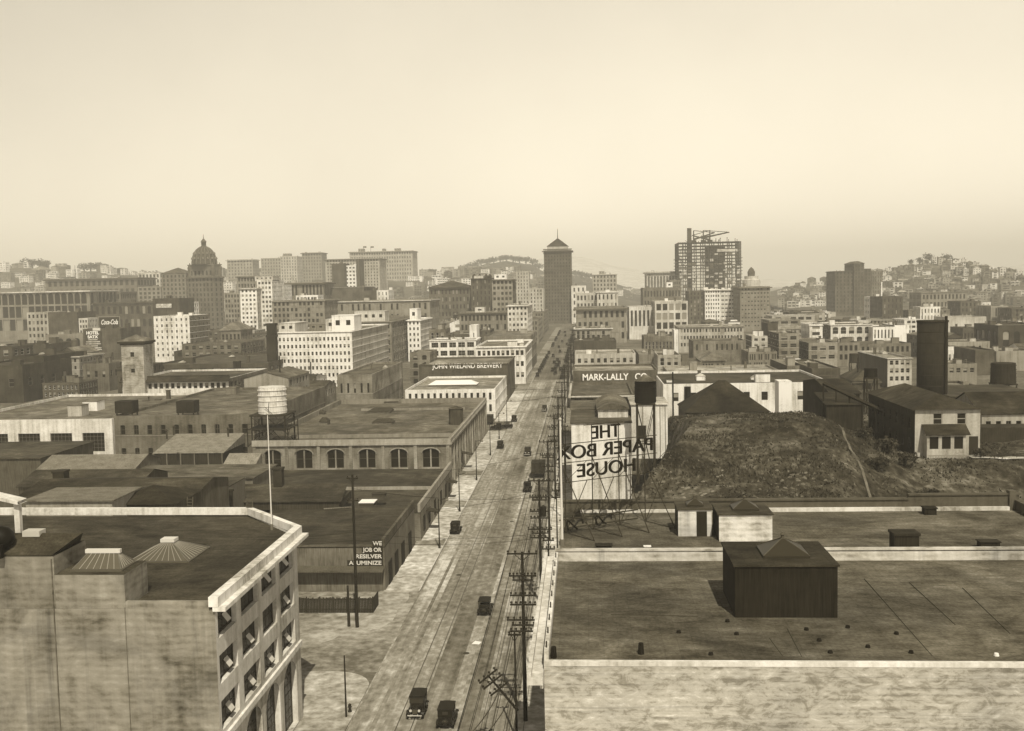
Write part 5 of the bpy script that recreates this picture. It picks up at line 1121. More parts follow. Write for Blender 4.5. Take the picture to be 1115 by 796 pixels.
rt = thing('brick_chimney', 'very tall dark brick chimney against the left end of the big white loft', 'chimney', (onY(295.5, 352, 448).x, 448, 0)); m = MB(); zt = onY(295, 352, 448).z; m.box(-1.9, -1.9, 0, 1.9, 1.9, zt-5); m.box(-1.75, -1.75, zt-5, 1.75, 1.75, zt-1); m.build('shaft', M('brick', .045), rt); m = MB(); m.box(-2.1, -2.1, zt-1, 2.1, 2.1, zt); m.box(-2.1, -2.1, zt-6, 2.1, 2.1, zt-5.01); m.build('cap', M('brick', .04), rt)
B('warehouse_block', 'tall grey warehouse with fire escapes right behind the big white loft', 381, 426, 350, 395, .24, 9, 5, Y=560, L=120, kind='brick', rv=.15, wf=.55, hf=.6, frame=.35, scols=16, pent=[(.0, .75, 5, .1, .2, .55)], cornice=.8)
B('white_tower_block', 'slim bright white block of three window columns between dark warehouses', 443.5, 457.5, 348, 379, .74, 3, 5, Y=600, L=45, rv=.3, wf=.45, hf=.5, frame=.2, cornice=1.0, pent=[(.1, .7, 6, .1, .4, .75)], sv=.5)
# tower building with campanile
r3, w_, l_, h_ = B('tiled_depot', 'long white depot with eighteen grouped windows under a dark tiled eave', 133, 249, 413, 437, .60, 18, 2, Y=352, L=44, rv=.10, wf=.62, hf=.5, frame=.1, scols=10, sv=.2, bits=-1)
m = MB(); m.poly([(-w_/2-.5, -1.3, h_-.55), (w_/2+.5, -1.3, h_-.55), (w_/2+.5, .5, h_+.9), (-w_/2-.5, .5, h_+.9)]); m.box(-w_/2-.5, -1.3, h_-.85, w_/2+.5, -.9, h_-.56); m.box(-w_/2, .2, h_+.4, w_/2, .6, h_+1.3); m.build('tiled_eave', M('roof', .05), r3)
ta = onY(131.5, 372, 350); tb = onY(155.5, 372, 350); tw = tb.x-ta.x
rt = thing('campanile', 'square pale tower with a low hipped cap standing on the long white depot', 'tower', ((ta.x+tb.x)/2, 350, 0)); LAND.append(('square pale tower', 143, 364, 24, rt)); zt = onY(143, 374, 350).z
m = MB(); o = facade(m, (-tw/2, 0, 0), (1, 0, 0), tw, 0, zt, [(tw*.40, tw*.58)], [(zt-4.6, zt-3.0), (zt-10, zt-8.6)], .3); m.poly([(tw/2, 0, 0), (tw/2, tw, 0), (tw/2, tw, zt), (tw/2, 0, zt)]); m.poly([(tw/2, tw, 0), (-tw/2, tw, 0), (-tw/2, tw, zt), (tw/2, tw, zt)]); m.poly([(-tw/2, tw, 0), (-tw/2, 0, 0), (-tw/2, 0, zt), (-tw/2, tw, zt)]); m.build('shaft', M('stain', .40), rt)
put_windows(rt, (-tw/2, 0, 0), (1, 0, 0), o, .3, ('sash',), .1)
m = MB(); m.box(-tw/2-.9, -.9, zt+.02, tw/2+.9, tw+.9, zt+.7, 0); m.box(-tw/2-.3, -.3, zt-.5, tw/2+.3, tw+.3, zt-.01, 0); m.build('eave', M('flat', .05), rt); m = MB(); m.hip(-tw/2-1, -1, tw/2+1, tw+1, zt+.72, zt+2.9, .05, .05); m.build('roof', M('roof', .17), rt)
B('train_shed', 'broad dark flat roof with low monitors behind the long white depot', 165, 292, 396, 408, .10, 8, 1, Y=430, L=70, rv=.09, wf=.5, hf=.4, frame=.1, kind='brick', bits=5)
B('brick_mill', 'low ribbed brown mill beyond the water tank', 198, 262, 374, 396, .17, 8, 3, Y=520, L=40, kind='brick', rv=.11, frame=.3)
B('brick_mill', 'dark brown mill standing before the domed tower', 214, 250, 360, 378, .13, 6, 3, Y=640, L=30, kind='brick', rv=.1, frame=.2, bits=1)
B('gabled_store', 'pale-roofed gabled store right of the domed tower foot', 240, 262, 360, 372, .22, 5, 1, Y=600, L=22, rv=.2, hip=5)
B('apartment_house', 'beige three-storey apartment house facing the camera at left', 58, 86, 388, 412, .36, 4, 3, Y=452, L=24, rv=.2, wf=.38, hf=.5, frame=.15, cornice=.8)
B('grey_store', 'plain grey store with one triple window right of the beige apartment house', 90, 118, 396, 415, .19, 3, 1, Y=446, L=24, rv=.12, wf=.4, hf=.4, frame=.2)
B('brown_store', 'brown shed-like store with a row of white posts below the apartment house', 46, 86, 417, 425, .12, 8, 1, Y=404, L=16, kind='wood', rv=.08, wf=.5, hf=.6, frame=.7)
B('brick_factory', 'dark windowless factory block at the left edge', -40, 24, 398, 430, .07, 3, 1, Y=402, L=40, kind='brick', rv=.07, bits=2, wf=.3, hf=.3)
B('brick_factory', 'dark brick factory with stepped roofs left of the apartment house', 14, 50, 388, 420, .06, 4, 1, Y=430, L=36, kind='brick', rv=.06, bits=2, wf=.3, hf=.3)
B('brick_factory', 'dark factory wing with bright sills at the upper left edge', -30, 13, 378, 400, .08, 4, 2, Y=500, L=36, kind='brick', rv=.07, bits=3, frame=.6)
B('loft_block', 'dark loft with a gable of white trim near the left edge', 20, 50, 375, 398, .09, 4, 1, Y=520, L=30, kind='brick', rv=.3, wf=.3, hf=.3)
B('arcade_building', 'low arcaded grey building of four round arches under the dark brick slab', 50, 90, 364, 385, .26, 4, 1, Y=660, L=25, wf=.7, hf=.8, arch=.9, rv=.2, frame=.12)
B('brick_slab', 'blank dark brick slab beside the pale gridded block', 52, 84, 340, 363, .11, 3, 1, Y=720, L=28, kind='brick', wf=.02, hf=.02, rv=.1, scols=0)
B('grid_block', 'pale gridded block of five window columns left of the dark slab', 29, 52, 340, 369, .40, 5, 4, Y=760, L=28, wf=.5, hf=.55, rv=.2)
B('brick_slab', 'brown brick building carrying the painted hotel advertisement', 90, 131, 358, 390, .12, 4, 2, Y=620, L=30, kind='brick', wf=.02, hf=.02, rv=.10)
hs = LAND[-1][4]
rt = thing('billboard', 'painted hotel advertisement in white lettering on a brown brick wall', 'billboard', (onY(101, 370, 619).x, 619.6, onY(101, 380.5, 619).z)); w_ = (110.5-91)*619/FPX; h_ = 21*619/FPX
m = MB(); m.box(-w_/2, 0, 0, w_/2, .25, h_); m.build('board', M('flat', .07), rt); m = MB(); m.box(-w_/2, -.12, -.4, w_/2, -.01, .0); m.box(0, -.12, h_+.02, w_*.45, .1, h_+1.6); m.build('trim', M('flat', .6), rt)
lettering('HOTEL', rt, (-.2, -.06, h_-1.4), 2.6, M('flat', .75), width=w_*.75, bold=.1); lettering('SATX', rt, (-.2, -.06, h_-3.8), 2.4, M('flat', .75), width=w_*.62, bold=.1)
m = MB()
for k, (a, b2) in enumerate(((-.3, .25), (-.42, .4), (-.45, .45), (-.3, .25), (-.48, .48))):
    z = h_-5.4-k*1.25; m.box(w_*a, -.08, z-.38, w_*b2, -.02, z+.3)
m.build('painted_stripes', M('stain', .5), rt)
rt = thing('billboard', 'dark soft drink billboard with white script in a pale frame', 'billboard', (onY(119, 350, 690).x, 690, onY(119, 356.5, 690).z)); w_ = 23.5*690/FPX; h_ = 11.5*690/FPX
m = MB(); m.box(-w_/2, 0, 0, w_/2, .3, h_); m.build('board', M('flat', .05), rt); m = MB(); m.box(-w_/2-.4, -.2, h_, w_/2+.4, .3, h_+.5); m.box(-w_/2-.4, -.2, -.5, w_/2+.4, .3, 0); m.box(-w_/2-.4, -.2, 0, -w_/2, .3, h_); m.box(w_/2, -.2, 0, w_/2+.4, .3, h_)
for x in (-.4, 0, .4): m.tube((w_*x, .6, -18), (w_*x, .6, h_), .25, n=5)
m.build('frame', M('flat', .3), rt)
lettering('Coca-Cola', rt, (0, -.1, h_*.5), 4.6, M('flat', .78), width=w_*.82, shear=.35, bold=.08)
B('grid_block', 'tiny white block with two rows of triple windows left of the script billboard', 85.5, 95.5, 346.5, 358, .55, 3, 2, Y=700, L=15, wf=.6, hf=.5, rv=.3)
B('department_store', 'long arcaded department store with a pale cornice at the left edge', -30, 97, 317, 372, .26, 17, 3.8, Y=960, L=60, wf=.82, hf=.86, arch=1.3, archrow=True, cornice=2.2, cv=.6, rv=.15, parts=False, mtop=.12, depth=.8)
B('rear_block', 'brown ribbed block with horizontal cornices right of the department store', 97, 131, 318, 352, .20, 9, 4, Y=1040, L=40, cornice=1, parts=False)
B('dark_block', 'dark ornate block with arched upper windows behind the script billboard', 101, 167, 329, 372, .11, 10, 3, Y=900, L=45, kind='brick', arch=.8, cornice=1.8, cv=.10, wf=.5, parts=False, rv=.08)
B('dark_block', 'dark long block with an overhanging cornice on the left skyline', 49, 149, 303, 340, .19, 16, 4, Y=1320, L=60, cornice=3, cv=.1, parts=False, rv=.1)
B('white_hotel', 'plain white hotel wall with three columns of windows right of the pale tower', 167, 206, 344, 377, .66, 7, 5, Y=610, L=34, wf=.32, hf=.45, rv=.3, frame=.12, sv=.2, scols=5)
r3, w_, l_, h_ = B('sign_block', 'dark brick block with a small pale rooftop sign above the white hotel', 166, 195, 325, 348, .09, 5, 3, Y=770, L=30, kind='brick', rv=.08, parts=False, wf=.02)
m = MB(); a = onY(170, 331, 770); b = onY(187, 335, 770); m.box(a.x-r3.location.x, -.4, b.z, b.x-r3.location.x, -.1, a.z); m.build('sign', M('stain', .55), r3)
B('white_store', 'small white block squeezed between the dark sign block and the domed tower', 197, 206, 329, 341, .72, 2, 2, Y=800, L=20, rv=.3)
B('hipped_tower', 'brown block tower with a low hip roof left of the domed tower', 175.5, 202, 298, 340, .22, 6, 9, Y=1180, L=30, hip=7, parts=False, kind='wall', rv=.1, wf=.45)
B('pale_block', 'pale block pair on the skyline left of the hip-roofed tower', 150, 174, 297, 320, .52, 6, 4, Y=1500, L=30, parts=False)
B('pale_block', 'grey block under the pale pair left of the hip-roofed tower', 150, 175, 312, 335, .26, 5, 5, Y=1250, L=30, parts=False)
# domed tower
def domed_tower():
    Y = 1085; r3, w_, l_, h_ = B('domed_tower', 'ornate dark skyscraper crowned by a tall dome and lantern', 203.5, 243, 301, 362, .17, 7, 11, Y=Y, rz=-20, xc=232.5, parts=False, rv=.1, wf=.42, hf=.62, cornice=2.2, cv=.16, depth=.6)
    s = min(w_, l_); cx, cy, z = 0, l_/2, h_; 
    m = MB(); hh = 12
    facade(m, (-w_/2+1.5, 1.5, z), (1, 0, 0), w_-3, 0, hh, cuts_fill(w_-3, 6, .5, 1), [(1.5, 6.5)], .7, pane=1, arch=.8); facade(m, (w_/2-1.5, 1.5, z), (0, 1, 0), l_-3, 0, hh, cuts_fill(l_-3, 4, .5, 1), [(1.5, 6.5)], .7, pane=1, arch=.8)
    m.box(-w_/2+1.5, l_-1.7, z, w_/2-1.5, l_-1.5, z+hh); m.box(-w_/2+1.5, 1.5, z, -w_/2+1.7, l_-1.5, z+hh); m.box(-w_/2+.6, .6, z+hh, w_/2-.6, l_-.6, z+hh+1.0); m.build('attic', [M('wall', .20), GLASS], r3)
    R0 = 13.0; ze = onY(222, 267.5, Y).z; zt = onY(222, 258.5, Y).z; dz = ze-(z+hh+1)
    m = MB(); prof = [(R0, 0), (R0, 1.5)]+[(R0*math.cos(t)*.98, 1.5+(dz-1.5)*math.sin(t)) for t in [math.radians(8+9*k) for k in range(9)]]
    m.lathe((cx, cy, z+hh+1), prof, 28); smooth(m.build('dome', M('metal', .10), r3))
    m = MB()
    for k in range(16):
        a = 2*math.pi*k/16; pr = None
        for (r_, zz) in prof: 
            q = (cx+(r_+.1)*math.cos(a), cy+(r_+.1)*math.sin(a), z+hh+1+zz)
            if pr: m.tube(pr, q, .35, n=4, cap=False)
            pr = q
        for zz, rr in ((dz*.28, R0*.97), (dz*.55, R0*.82)): m.lathe((cx+rr*math.cos(a+.2), cy+rr*math.sin(a+.2), z+hh+1+zz), [(1.0, 0), (1.0, 1.2), (.5, 2.0), (.1, 2.4)], 8)
    m.build('ribs', M('wall', .22), r3)
    m = MB(); zl = z+hh+1+dz-.5; k = (zt-zl)
    for i in range(8): a = 2*math.pi*i/8; m.tube((cx+2.2*math.cos(a), cy+2.2*math.sin(a), zl), (cx+2.2*math.cos(a), cy+2.2*math.sin(a), zl+k*.5), .35, n=5)
    m.lathe((cx, cy, zl), [(3.0, 0), (3.0, .8), (1.2, .9), (1.2, k*.5), (3.0, k*.5), (2.8, k*.62), (1.5, k*.8), (.4, k*.95), (.15, k*1.45)], 14); m.build('lantern', M('wall', .15), r3)
    for sx, sy in ((-1, 0), (1, 0), (-1, 1), (1, 1)):
        m = MB(); X, Y2 = sx*(w_/2-2.4), 2.4 if not sy else l_-2.4; m.lathe((X, Y2, z), [(2.2, 0), (2.2, 8.5), (2.5, 8.7), (2.4, 10), (1.8, 11.6), (.8, 13), (.15, 15)], 12); m.build('corner_turret', M('wall', .17), r3)
domed_tower()
B('white_skyscraper', 'bright white office block with four window columns right of the domed tower', 261, 279.5, 314, 358, .76, 4, 9, Y=820, L=30, rv=.3, cornice=1.2, cv=.25, wf=.5, hf=.5, parts=False, sv=.5)
B('white_skyscraper', 'white stepped office block behind the four-column white block', 279.5, 296, 305, 362, .64, 4, 11, Y=830, L=34, rv=.3, wf=.6, hf=.5, parts=False, pent=[(-.2, 1.0, 3, .1, .6, .5)])
B('white_skyscraper', 'white side wing stepping down right of the stepped white block', 296, 308, 310, 345, .68, 3, 8, Y=860, L=26, rv=.3, wf=.5, parts=False)
B('grey_block', 'mid-grey block between the domed tower and the white office block', 244, 261, 319, 352, .28, 5, 6, Y=980, L=30, parts=False)
B('grey_block', 'grey cornice-topped block above the white office blocks', 258, 282, 300.5, 320, .30, 7, 3, Y=1150, L=40, parts=False, cornice=2, cv=.15)
B('grid_block', 'grey gridded loft of ten window columns above the big white loft', 296, 353, 327, 352, .27, 12, 4, Y=730, L=50, wf=.55, hf=.6, rv=.2, cornice=1, parts=False)
B('colonnade_block', 'grey block with tall ribbed pilasters under a heavy cornice left of centre', 308, 352, 307.5, 326, .26, 11, 1.3, Y=930, L=40, wf=.5, hf=.8, cornice=2.6, cv=.13, rv=.15, parts=False)
B('white_attic', 'white low attic with four windows before the ribbed block', 322, 346, 321.5, 328, .68, 6, 1, Y=790, L=18, parts=False, rv=.3)
B('dark_long_block', 'long dark blank block with pale rim in the middle left', 350, 396, 312.5, 330, .13, 6, 1, Y=960, L=50, kind='brick', wf=.02, hf=.02, parts=False, cornice=.8, cv=.4)
B('dark_long_block', 'darker low wing at the right end of the long dark blank block', 396, 411, 316.5, 330, .10, 4, 1, Y=930, L=30, kind='brick', wf=.02, parts=False)
B('white_block', 'plain bright block right of the long dark wing', 410, 423, 316, 334, .62, 3, 3, Y=900, L=26, wf=.3, parts=False)
B('grey_long_block', 'long grey block with a dotted pale parapet across the middle', 367, 468, 327, 350, .28, 16, 2, Y=770, L=50, wf=.35, hf=.6, rv=.2, cornice=1.2, cv=.55, parts=False)
B('dark_tower', 'dark windowless slab with one bright side standing on the left skyline', 361, 375, 287, 318, .10, 3, 8, Y=1180, L=26, kind='brick', wf=.02, parts=False)
B('white_tower', 'bright white narrow tower with three columns of large windows on the skyline', 375, 387.5, 289, 318, .80, 3, 7, Y=1190, L=24, wf=.55, hf=.45, parts=False)
B('thin_slab', 'thin dark slab at the right of the bright narrow tower', 387.8, 391, 282, 313, .12, 1, 8, Y=1185, L=26, wf=.02, parts=False)
B('hotel_block', 'broad pale grey hotel with a flat dark cornice behind the bright narrow tower', 354, 413, 281.5, 312, .40, 18, 9, Y=1450, L=50, wf=.4, parts=False, cornice=2.5, cv=.15)
B('hilltop_hotel', 'grand pale hotel with rows of windows and rooftop flags crowning the hill', 380.5, 449, 273.5, 300, .40, 24, 6, Y=2050, L=60, wf=.45, hf=.55, parts=False, cornice=3, cv=.2, base=40, pent=[(.12, .2, 6, .2, .5, .3), (.5, .54, 5, .2, .5, .3), (.7, .78, 5, .2, .5, .3)])
for x, lb in ((395, 'left flag flying from the hilltop hotel roof'), (403, 'right flag flying from the hilltop hotel roof')):
    p = onY(x, 268, 2050); q = onY(x, 273, 2050); rt = thing('flag', lb, 'flag', (p.x, 2055, q.z-1)); m = MB(); m.tube((0, 0, 0), (0, 0, p.z-q.z+1), .35, n=5); m.build('pole', M('flat', .1), rt); m = MB(); m.box(0, -.15, p.z-q.z-2.5, 6, .15, p.z-q.z+1); m.build('cloth', M('flat', .15), rt)
B('apartment_tower', 'boxy grey apartment tower with corniced top on the hill left of the hilltop hotel', 328.5, 350, 275, 300, .30, 7, 7, Y=1950, L=40, wf=.4, parts=False, cornice=3, cv=.15, base=35)
B('apartment_tower', 'pale apartment tower with a small rooftop sign frame on the hill', 305, 323, 279, 302, .46, 6, 7, Y=1900, L=40, wf=.35, parts=False, base=30, pent=[(.1, .5, 5, .2, .6, .3)])
B('apartment_tower', 'grey apartment block left of the pale apartment tower on the hill', 284, 306, 281, 302, .34, 7, 6, Y=1920, L=40, wf=.4, parts=False, base=30)
B('apartment_tower', 'broad corniced apartment block on the hill just right of the dome', 247, 275, 282.5, 300, .34, 8, 5, Y=2000, L=40, wf=.4, parts=False, cornice=3, base=30)
B('mansard_block', 'dark block with steep mansard roof in the middle distance', 467, 512, 313, 345, .15, 11, 4, Y=900, L=40, kind='brick', rv=.08, wf=.4, hf=.55, parts=False, hip=6, cornice=1.5, cv=.1)
B('dark_block', 'dark block with a pale rounded cap among small roof domes', 512.5, 535, 303, 345, .11, 5, 7, Y=880, L=35, kind='brick', rv=.06, wf=.3, parts=False, pent=[(.15, .6, 2, .02, .3, .55)], cornice=1.0, cv=.08)
for x in (516, 522, 529, 533): p = onY(x, 303, 880); rt = thing('roof_cupola', 'small dark cupola on the parapet of the dark block left of the slab tower', 'cupola', (p.x, 883, p.z-.5), 0, 'dark cupolas on one roofline'); m = MB(); m.lathe((0, 0, 0), [(1.7, 0), (1.7, 2.0), (1.2, 3.2), (.2, 4.2)], 8); m.build('dome', M('roof', .06), rt)
B('grid_block', 'grey block of paired windows with a white roof cabin left of the slab tower', 535.5, 558, 304, 345, .30, 5, 7, Y=850, L=40, wf=.6, hf=.55, parts=False, cornice=1.6, cv=.12, pent=[(.1, .7, 4, .1, .4, .75)], xrs=None, sv=.12)
B('pale_tower', 'pale slender tower beside the left edge of the slab tower', 576, 591.5, 314, 350, .50, 4, 9, Y=960, L=30, wf=.35, parts=False)
B('pale_tower', 'small pale stepped tower behind the grey paired-window block', 562, 576, 295.5, 330, .46, 4, 9, Y=1200, L=26, wf=.3, parts=False)
B('grey_block', 'low grey corniced block with seven windows left of the far street', 500, 553, 340, 360, .25, 12, 2, Y=720, L=40, wf=.55, hf=.6, parts=False, cornice=1.5, cv=.13, pent=[(.3, .5, 3, .2, .5, .6)])
B('striped_block', 'pale striped corner block at the left of the far street', 552.5, 574.5, 332, 362, .56, 5, 5, Y=680, L=60, wf=.5, hf=.5, parts=False, cornice=1.2, cv=.6)
B('white_store', 'bright little store with a white gable wall among dark roofs', 511, 519, 354, 364, .76, 1, 1, Y=640, L=16, wf=.02, hf=.02, parts=False)
B('street_block', 'grey block lining the left of the far street', 571, 586, 348, 372, .28, 4, 4, Y=760, L=80, wf=.5, parts=False)
B('street_block', 'dark row closing the left of the far street before the slab tower', 579, 592, 340, 362, .22, 4, 5, Y=900, L=120, wf=.5, parts=False)
# slab tower at the head of the street
Y = 1160; r3, w_, l_, h_ = B('slab_tower', 'tall brown skyscraper with a pyramid roof and mast at the head of the street', 592, 622, 272.5, 372, .125, 9, 22, Y=Y, L=36, kind='brick', rv=.1, wf=.42, hf=.55, parts=False, cornice=2.4, cv=.10, sv=.10, mtop=.3, scols=8)
m = MB(); z = h_; a = onY(596, 267, Y); b = onY(618.5, 267, Y); hw = (b.x-a.x)/2; zt = onY(607, 259, Y).z; ze = onY(607, 268, Y).z; m.box(-hw, 2.5, z-.6, hw, l_-4, ze, 0); m.build('attic', M('wall', .42), r3)
m = MB(); m.hip(-hw-.6, 2, hw+.6, l_-3.5, ze+.02, zt, .8, .8); m.build('roof', M('roof', .05), r3)
m = MB(); m.tube((0, l_/2-1, zt), (0, l_/2-1, onY(607, 248, Y).z), .45, .2, 6); m.build('mast', M('flat', .08), r3)
m = MB(); 
for zz in (zt*.62, zt*.82, zt*.86): m.box(-w_/2-.7, -.7, zz, w_/2+.7, -.01, zz+1.2)
m.build('belt_course', M('wall', .12), r3)
# ================================================================== right of the street
B('street_block', 'dark boxy block with stepped top at the right of the far street', 625, 671, 371, 385, .08, 4, 1, Y=560, L=30, kind='brick', wf=.02, hf=.02, parts=False, rv=.1)
B('balcony_block', 'columned white-trimmed block above the dark box right of the far street', 626, 666, 357, 371, .30, 7, 1.2, Y=610, L=26, wf=.6, hf=.7, frame=.5, cornice=1.0, cv=.6)
B('bank_block', 'big grey columned block right of the slab tower', 627, 682, 335, 372, .28, 9, 3.2, Y=760, L=60, wf=.5, hf=.6, cornice=2.4, cv=.16, parts=False)
B('low_garage', 'long low pale garage with dark windows over the painted sign building', 626, 692, 385, 397, .46, 9, 1, Y=455, L=28, wf=.5, hf=.4, rv=.28, frame=.1)
B('low_garage', 'plain grey flat warehouse right of the long low pale garage', 696, 718, 386, 398, .26, 4, 1, Y=450, L=40, wf=.02, hf=.02, rv=.24)
B('column_block', 'block of bright white piers over grey stores right of centre', 685, 713, 334, 356, .60, 6, 1.1, Y=800, L=40, wf=.5, hf=.85, parts=False)
B('framed_block', 'block of open white frames right of the white piers', 713, 749, 328, 358, .52, 5, 3, Y=780, L=40, wf=.72, hf=.7, parts=False, rv=.3)
B('pale_block', 'pale ornate row right of the slab tower', 627, 651, 319, 336, .50, 6, 2, Y=960, L=30, wf=.5, parts=False)
B('pale_block', 'pale corniced block with four windows under the hazy office tower', 650, 673, 317.5, 336, .52, 5, 2, Y=940, L=30, wf=.4, parts=False, cornice=1.2)
B('pale_block', 'little white house-like block right of the slab tower top windows', 622, 638, 311, 325, .62, 3, 2, Y=1150, L=30, wf=.35, parts=False)
B('office_tower', 'hazy pale office tower on its own right of the slab tower', 645, 671.5, 298.5, 325, .40, 7, 6, Y=1450, L=36, wf=.45, parts=False, cornice=1.5, pent=[(.28, .5, 4, .2, .5, .35)])
B('classical_block', 'pale classical block with a top colonnade left of the steel tower', 704, 742, 295.5, 325, .50, 11, 1.6, Y=1380, L=45, wf=.45, hf=.7, parts=False, cornice=3, cv=.45)
B('brown_block', 'brown ribbed block in front of the classical block', 700, 742, 313, 345, .20, 12, 3, Y=1080, L=45, wf=.5, parts=False, kind='brick', pent=[(.62, .78, 5, .1, .4, .75)])
# steel tower under construction
Y = 1330; A = onY(738.5, 263, Y); Bq = onY(806.5, 263, Y); w_ = Bq.x-A.x
rt = thing('steel_tower', 'skyscraper under construction with open steel floors and derricks on top', 'building', ((A.x+Bq.x)/2, Y, 0)); LAND.append(('unfinished steel tower', 772, 255, 68, rt)); zt = onY(772, 263.5, Y).z; z1 = onY(772, 279, Y).z
m = MB(); Lr = 45; fl = 4.0; nb = 14
nfl = int(zt/fl)
for k in range(nfl+1):
    z = zt-k*fl; ww = w_/2 if z > z1 else w_/2+2.2; m.box(-ww, 0, z-.6, ww, Lr, z, 0)
m.build('floors', M('wall', .12), rt)
m = MB()
for i in range(nb+1):
    x = -w_/2+w_*i/nb
    m.box(x-.55, -.4, 0, x+.55, .4, zt); 
    if i % 2 == 0: m.box(x-.5, Lr*.5, 0, x+.5, Lr*.5+.9, zt)
for j in range(6): y = Lr*j/5; m.box(w_/2-.5, y, 0, w_/2+.5, y+1, zt); m.box(-w_/2-.5, y, 0, -w_/2+.5, y+1, zt)
m.build('columns', M('flat', .06), rt)
m = MB(); rd = random.Random(2)
for k in range(nfl-3):
    z = zt-(k+3)*fl
    for i in range(nb):
        if rd.random() < (.30 if k < 4 else .6):
            x = -w_/2+w_*i/nb; m.box(x+.7, .3, z+.1, x+w_/nb-.7, .6, z+fl*(.45 if rd.random() < .6 else .8), 0 if rd.random() < .6 else 1)
m.box(-w_/2+w_*.62, -.5, zt-3.1*fl, w_/2-4, .2, zt-2.3*fl, 0)
m.box(-2, 6, 0, 20, 30, zt-fl, 1)
m.build('wall_panels', [M('wall', .55), M('wall', .16)], rt)
m = MB()
for k in range(90):                                   # scaffolding poles and braces on the open floors
    x = rd.uniform(-w_/2, w_/2-4); z = zt-rd.uniform(0, 13)*fl; m.tube((x, -1.6, z), (x+rd.choice((-5, 0, 0, 5)), -1.6, z+rd.choice((4, 8, 12))*.9), .22, n=4)
for k in range(9): z = zt-k*fl*1.4; m.box(-w_/2-1, -1.9, z-.15, w_/2*rd.uniform(.1, 1), -1.5, z+.15)
for k in range(14): x = -w_/2+w_*rd.random(); m.box(x-.3, 0, zt, x+.3, .6, zt+rd.uniform(1, 6))
m.build('scaffold', M('flat', .05), rt)
m = MB(); m.box(-w_/2+12, 6, 0, -w_/2+17, 11, zt+18)
for s in (0, 1): pass
m.build('hoist_tower', M('wood', .10), rt)
for (x0, x1, z0, z1_) in ((-18, 8, 4, 12), (-6, 26, 6, 12), (2, -20, 3, 9)):
    m = MB(); m.tube((x0, 12, zt+z0), (x1, 12, zt+z1_), 1.3, .7, 5); m.tube((x0, 12, zt), (x0, 12, zt+15), 1.1, .7, 5); m.tube((x0, 12, zt+15), (x1, 12, zt+z1_), .4, n=4); m.box(x0-3, 9, zt, x0+3, 14, zt+3); m.build('derrick', M('flat', .07), rt)
B('steel_wing', 'lower left wing of the unfinished tower with dark open floors', 729, 741, 305, 345, .22, 5, 8, Y=1300, L=30, parts=False, wf=.6)
B('white_office', 'white gridded office block at the foot of the unfinished tower', 767.5, 784, 315, 350, .74, 6, 8, Y=940, L=30, wf=.5, hf=.5, parts=False, rv=.4, cornice=1.5, cv=.6)
B('white_office', 'blank pale office flank adjoining the white gridded block', 784, 801.5, 315, 350, .62, 4, 8, Y=942, L=30, wf=.75, hf=.3, parts=False, cornice=1.4, cv=.55)
B('brown_block', 'dark brown block just left of the white gridded office', 750, 767, 317, 352, .15, 4, 8, Y=945, L=34, kind='brick', wf=.4, parts=False)
B('grey_office', 'large grey office block with a rooftop drum right of the unfinished tower', 806, 838.5, 312, 368, .27, 9, 11, Y=900, L=45, wf=.5, hf=.35, parts=False, cornice=2, cv=.2)
p = onY(818, 292, 1100); rt = thing('roof_drum', 'pale round cupola with a dark cap right of the unfinished tower', 'cupola', (p.x, 1100, 30)); z = p.z-30; m = MB(); m.lathe((0, 0, 0), [(9, 0), (9, z-12), (7, z-11), (7, z-8)], 16); m.build('drum', M('wall', .5), rt); m = MB(); m.lathe((0, 0, z-8), [(3.6, 0), (3.8, 4), (2.4, 7), (.4, 9)], 12); m.build('cap', M('metal', .12), rt)
B('store_row', 'long pale store row with many windows below the white gridded office', 739, 810, 355, 370, .46, 20, 2, Y=640, L=30, wf=.55, hf=.5, cornice=.9, cv=.3, frame=.3, parts=False)
B('store_row', 'shabby brick store backs under the long pale row', 755, 812, 371, 382, .22, 10, 1, Y=560, L=25, kind='brick', wf=.35, parts=False, bits=2)
B('white_store', 'tall thin white gable wall left of the pale store row', 734, 738.5, 359, 380, .78, 1, 1, Y=600, L=14, wf=.02, hf=.02, parts=False)
B('brick_store', 'brick store with a row of white-framed windows left of the thin white gable', 701, 733, 366, 382, .20, 8, 1, Y=580, L=22, kind='brick', wf=.5, hf=.5, frame=.6)
B('small_block', 'small pale block with four square windows before the grey office', 818.5, 836, 366, 378, .46, 2, 2, Y=580, L=22, wf=.5, hf=.45, frame=.15, sv=.12)
B('small_block', 'dark narrow store between the four-window block and the grey loft', 836, 847, 352, 385, .09, 2, 3, Y=590, L=20, kind='brick', wf=.02, parts=False)
B('brick_loft', 'grey loft with two columns of wide windows right of the dark narrow store', 848, 870, 363, 395, .27, 2, 4, Y=500, L=30, wf=.7, hf=.5, frame=.3, kind='brick', sv=.10)
B('ribbed_store', 'low ribbed store left of the grey two-column loft', 815, 846, 383, 392, .24, 12, 1, Y=480, L=22, wf=.5, hf=.7, frame=.3, parts=False)
B('brick_loft', 'wide grey loft with three banks of windows and dark side wall', 880.5, 912, 373, 392, .30, 3, 2, Y=500, L=45, wf=.72, hf=.45, frame=.35, kind='brick', sv=.10)
B('grey_store', 'grey store row right of the wide grey loft', 912, 936, 373, 392, .24, 4, 2, Y=520, L=30, wf=.6, parts=False)
B('arched_market', 'long white market with five broad arched windows', 904.5, 950, 353, 373, .58, 5, 1.9, Y=650, L=38, wf=.68, hf=.7, arch=.6, frame=.5, cornice=.7, cv=.6, sv=.14)
B('white_row_house', 'white block with six narrow windows adjoining the arched market', 950.5, 974, 356, 374, .68, 6, 1.5, Y=640, L=30, wf=.38, hf=.75, frame=.2)
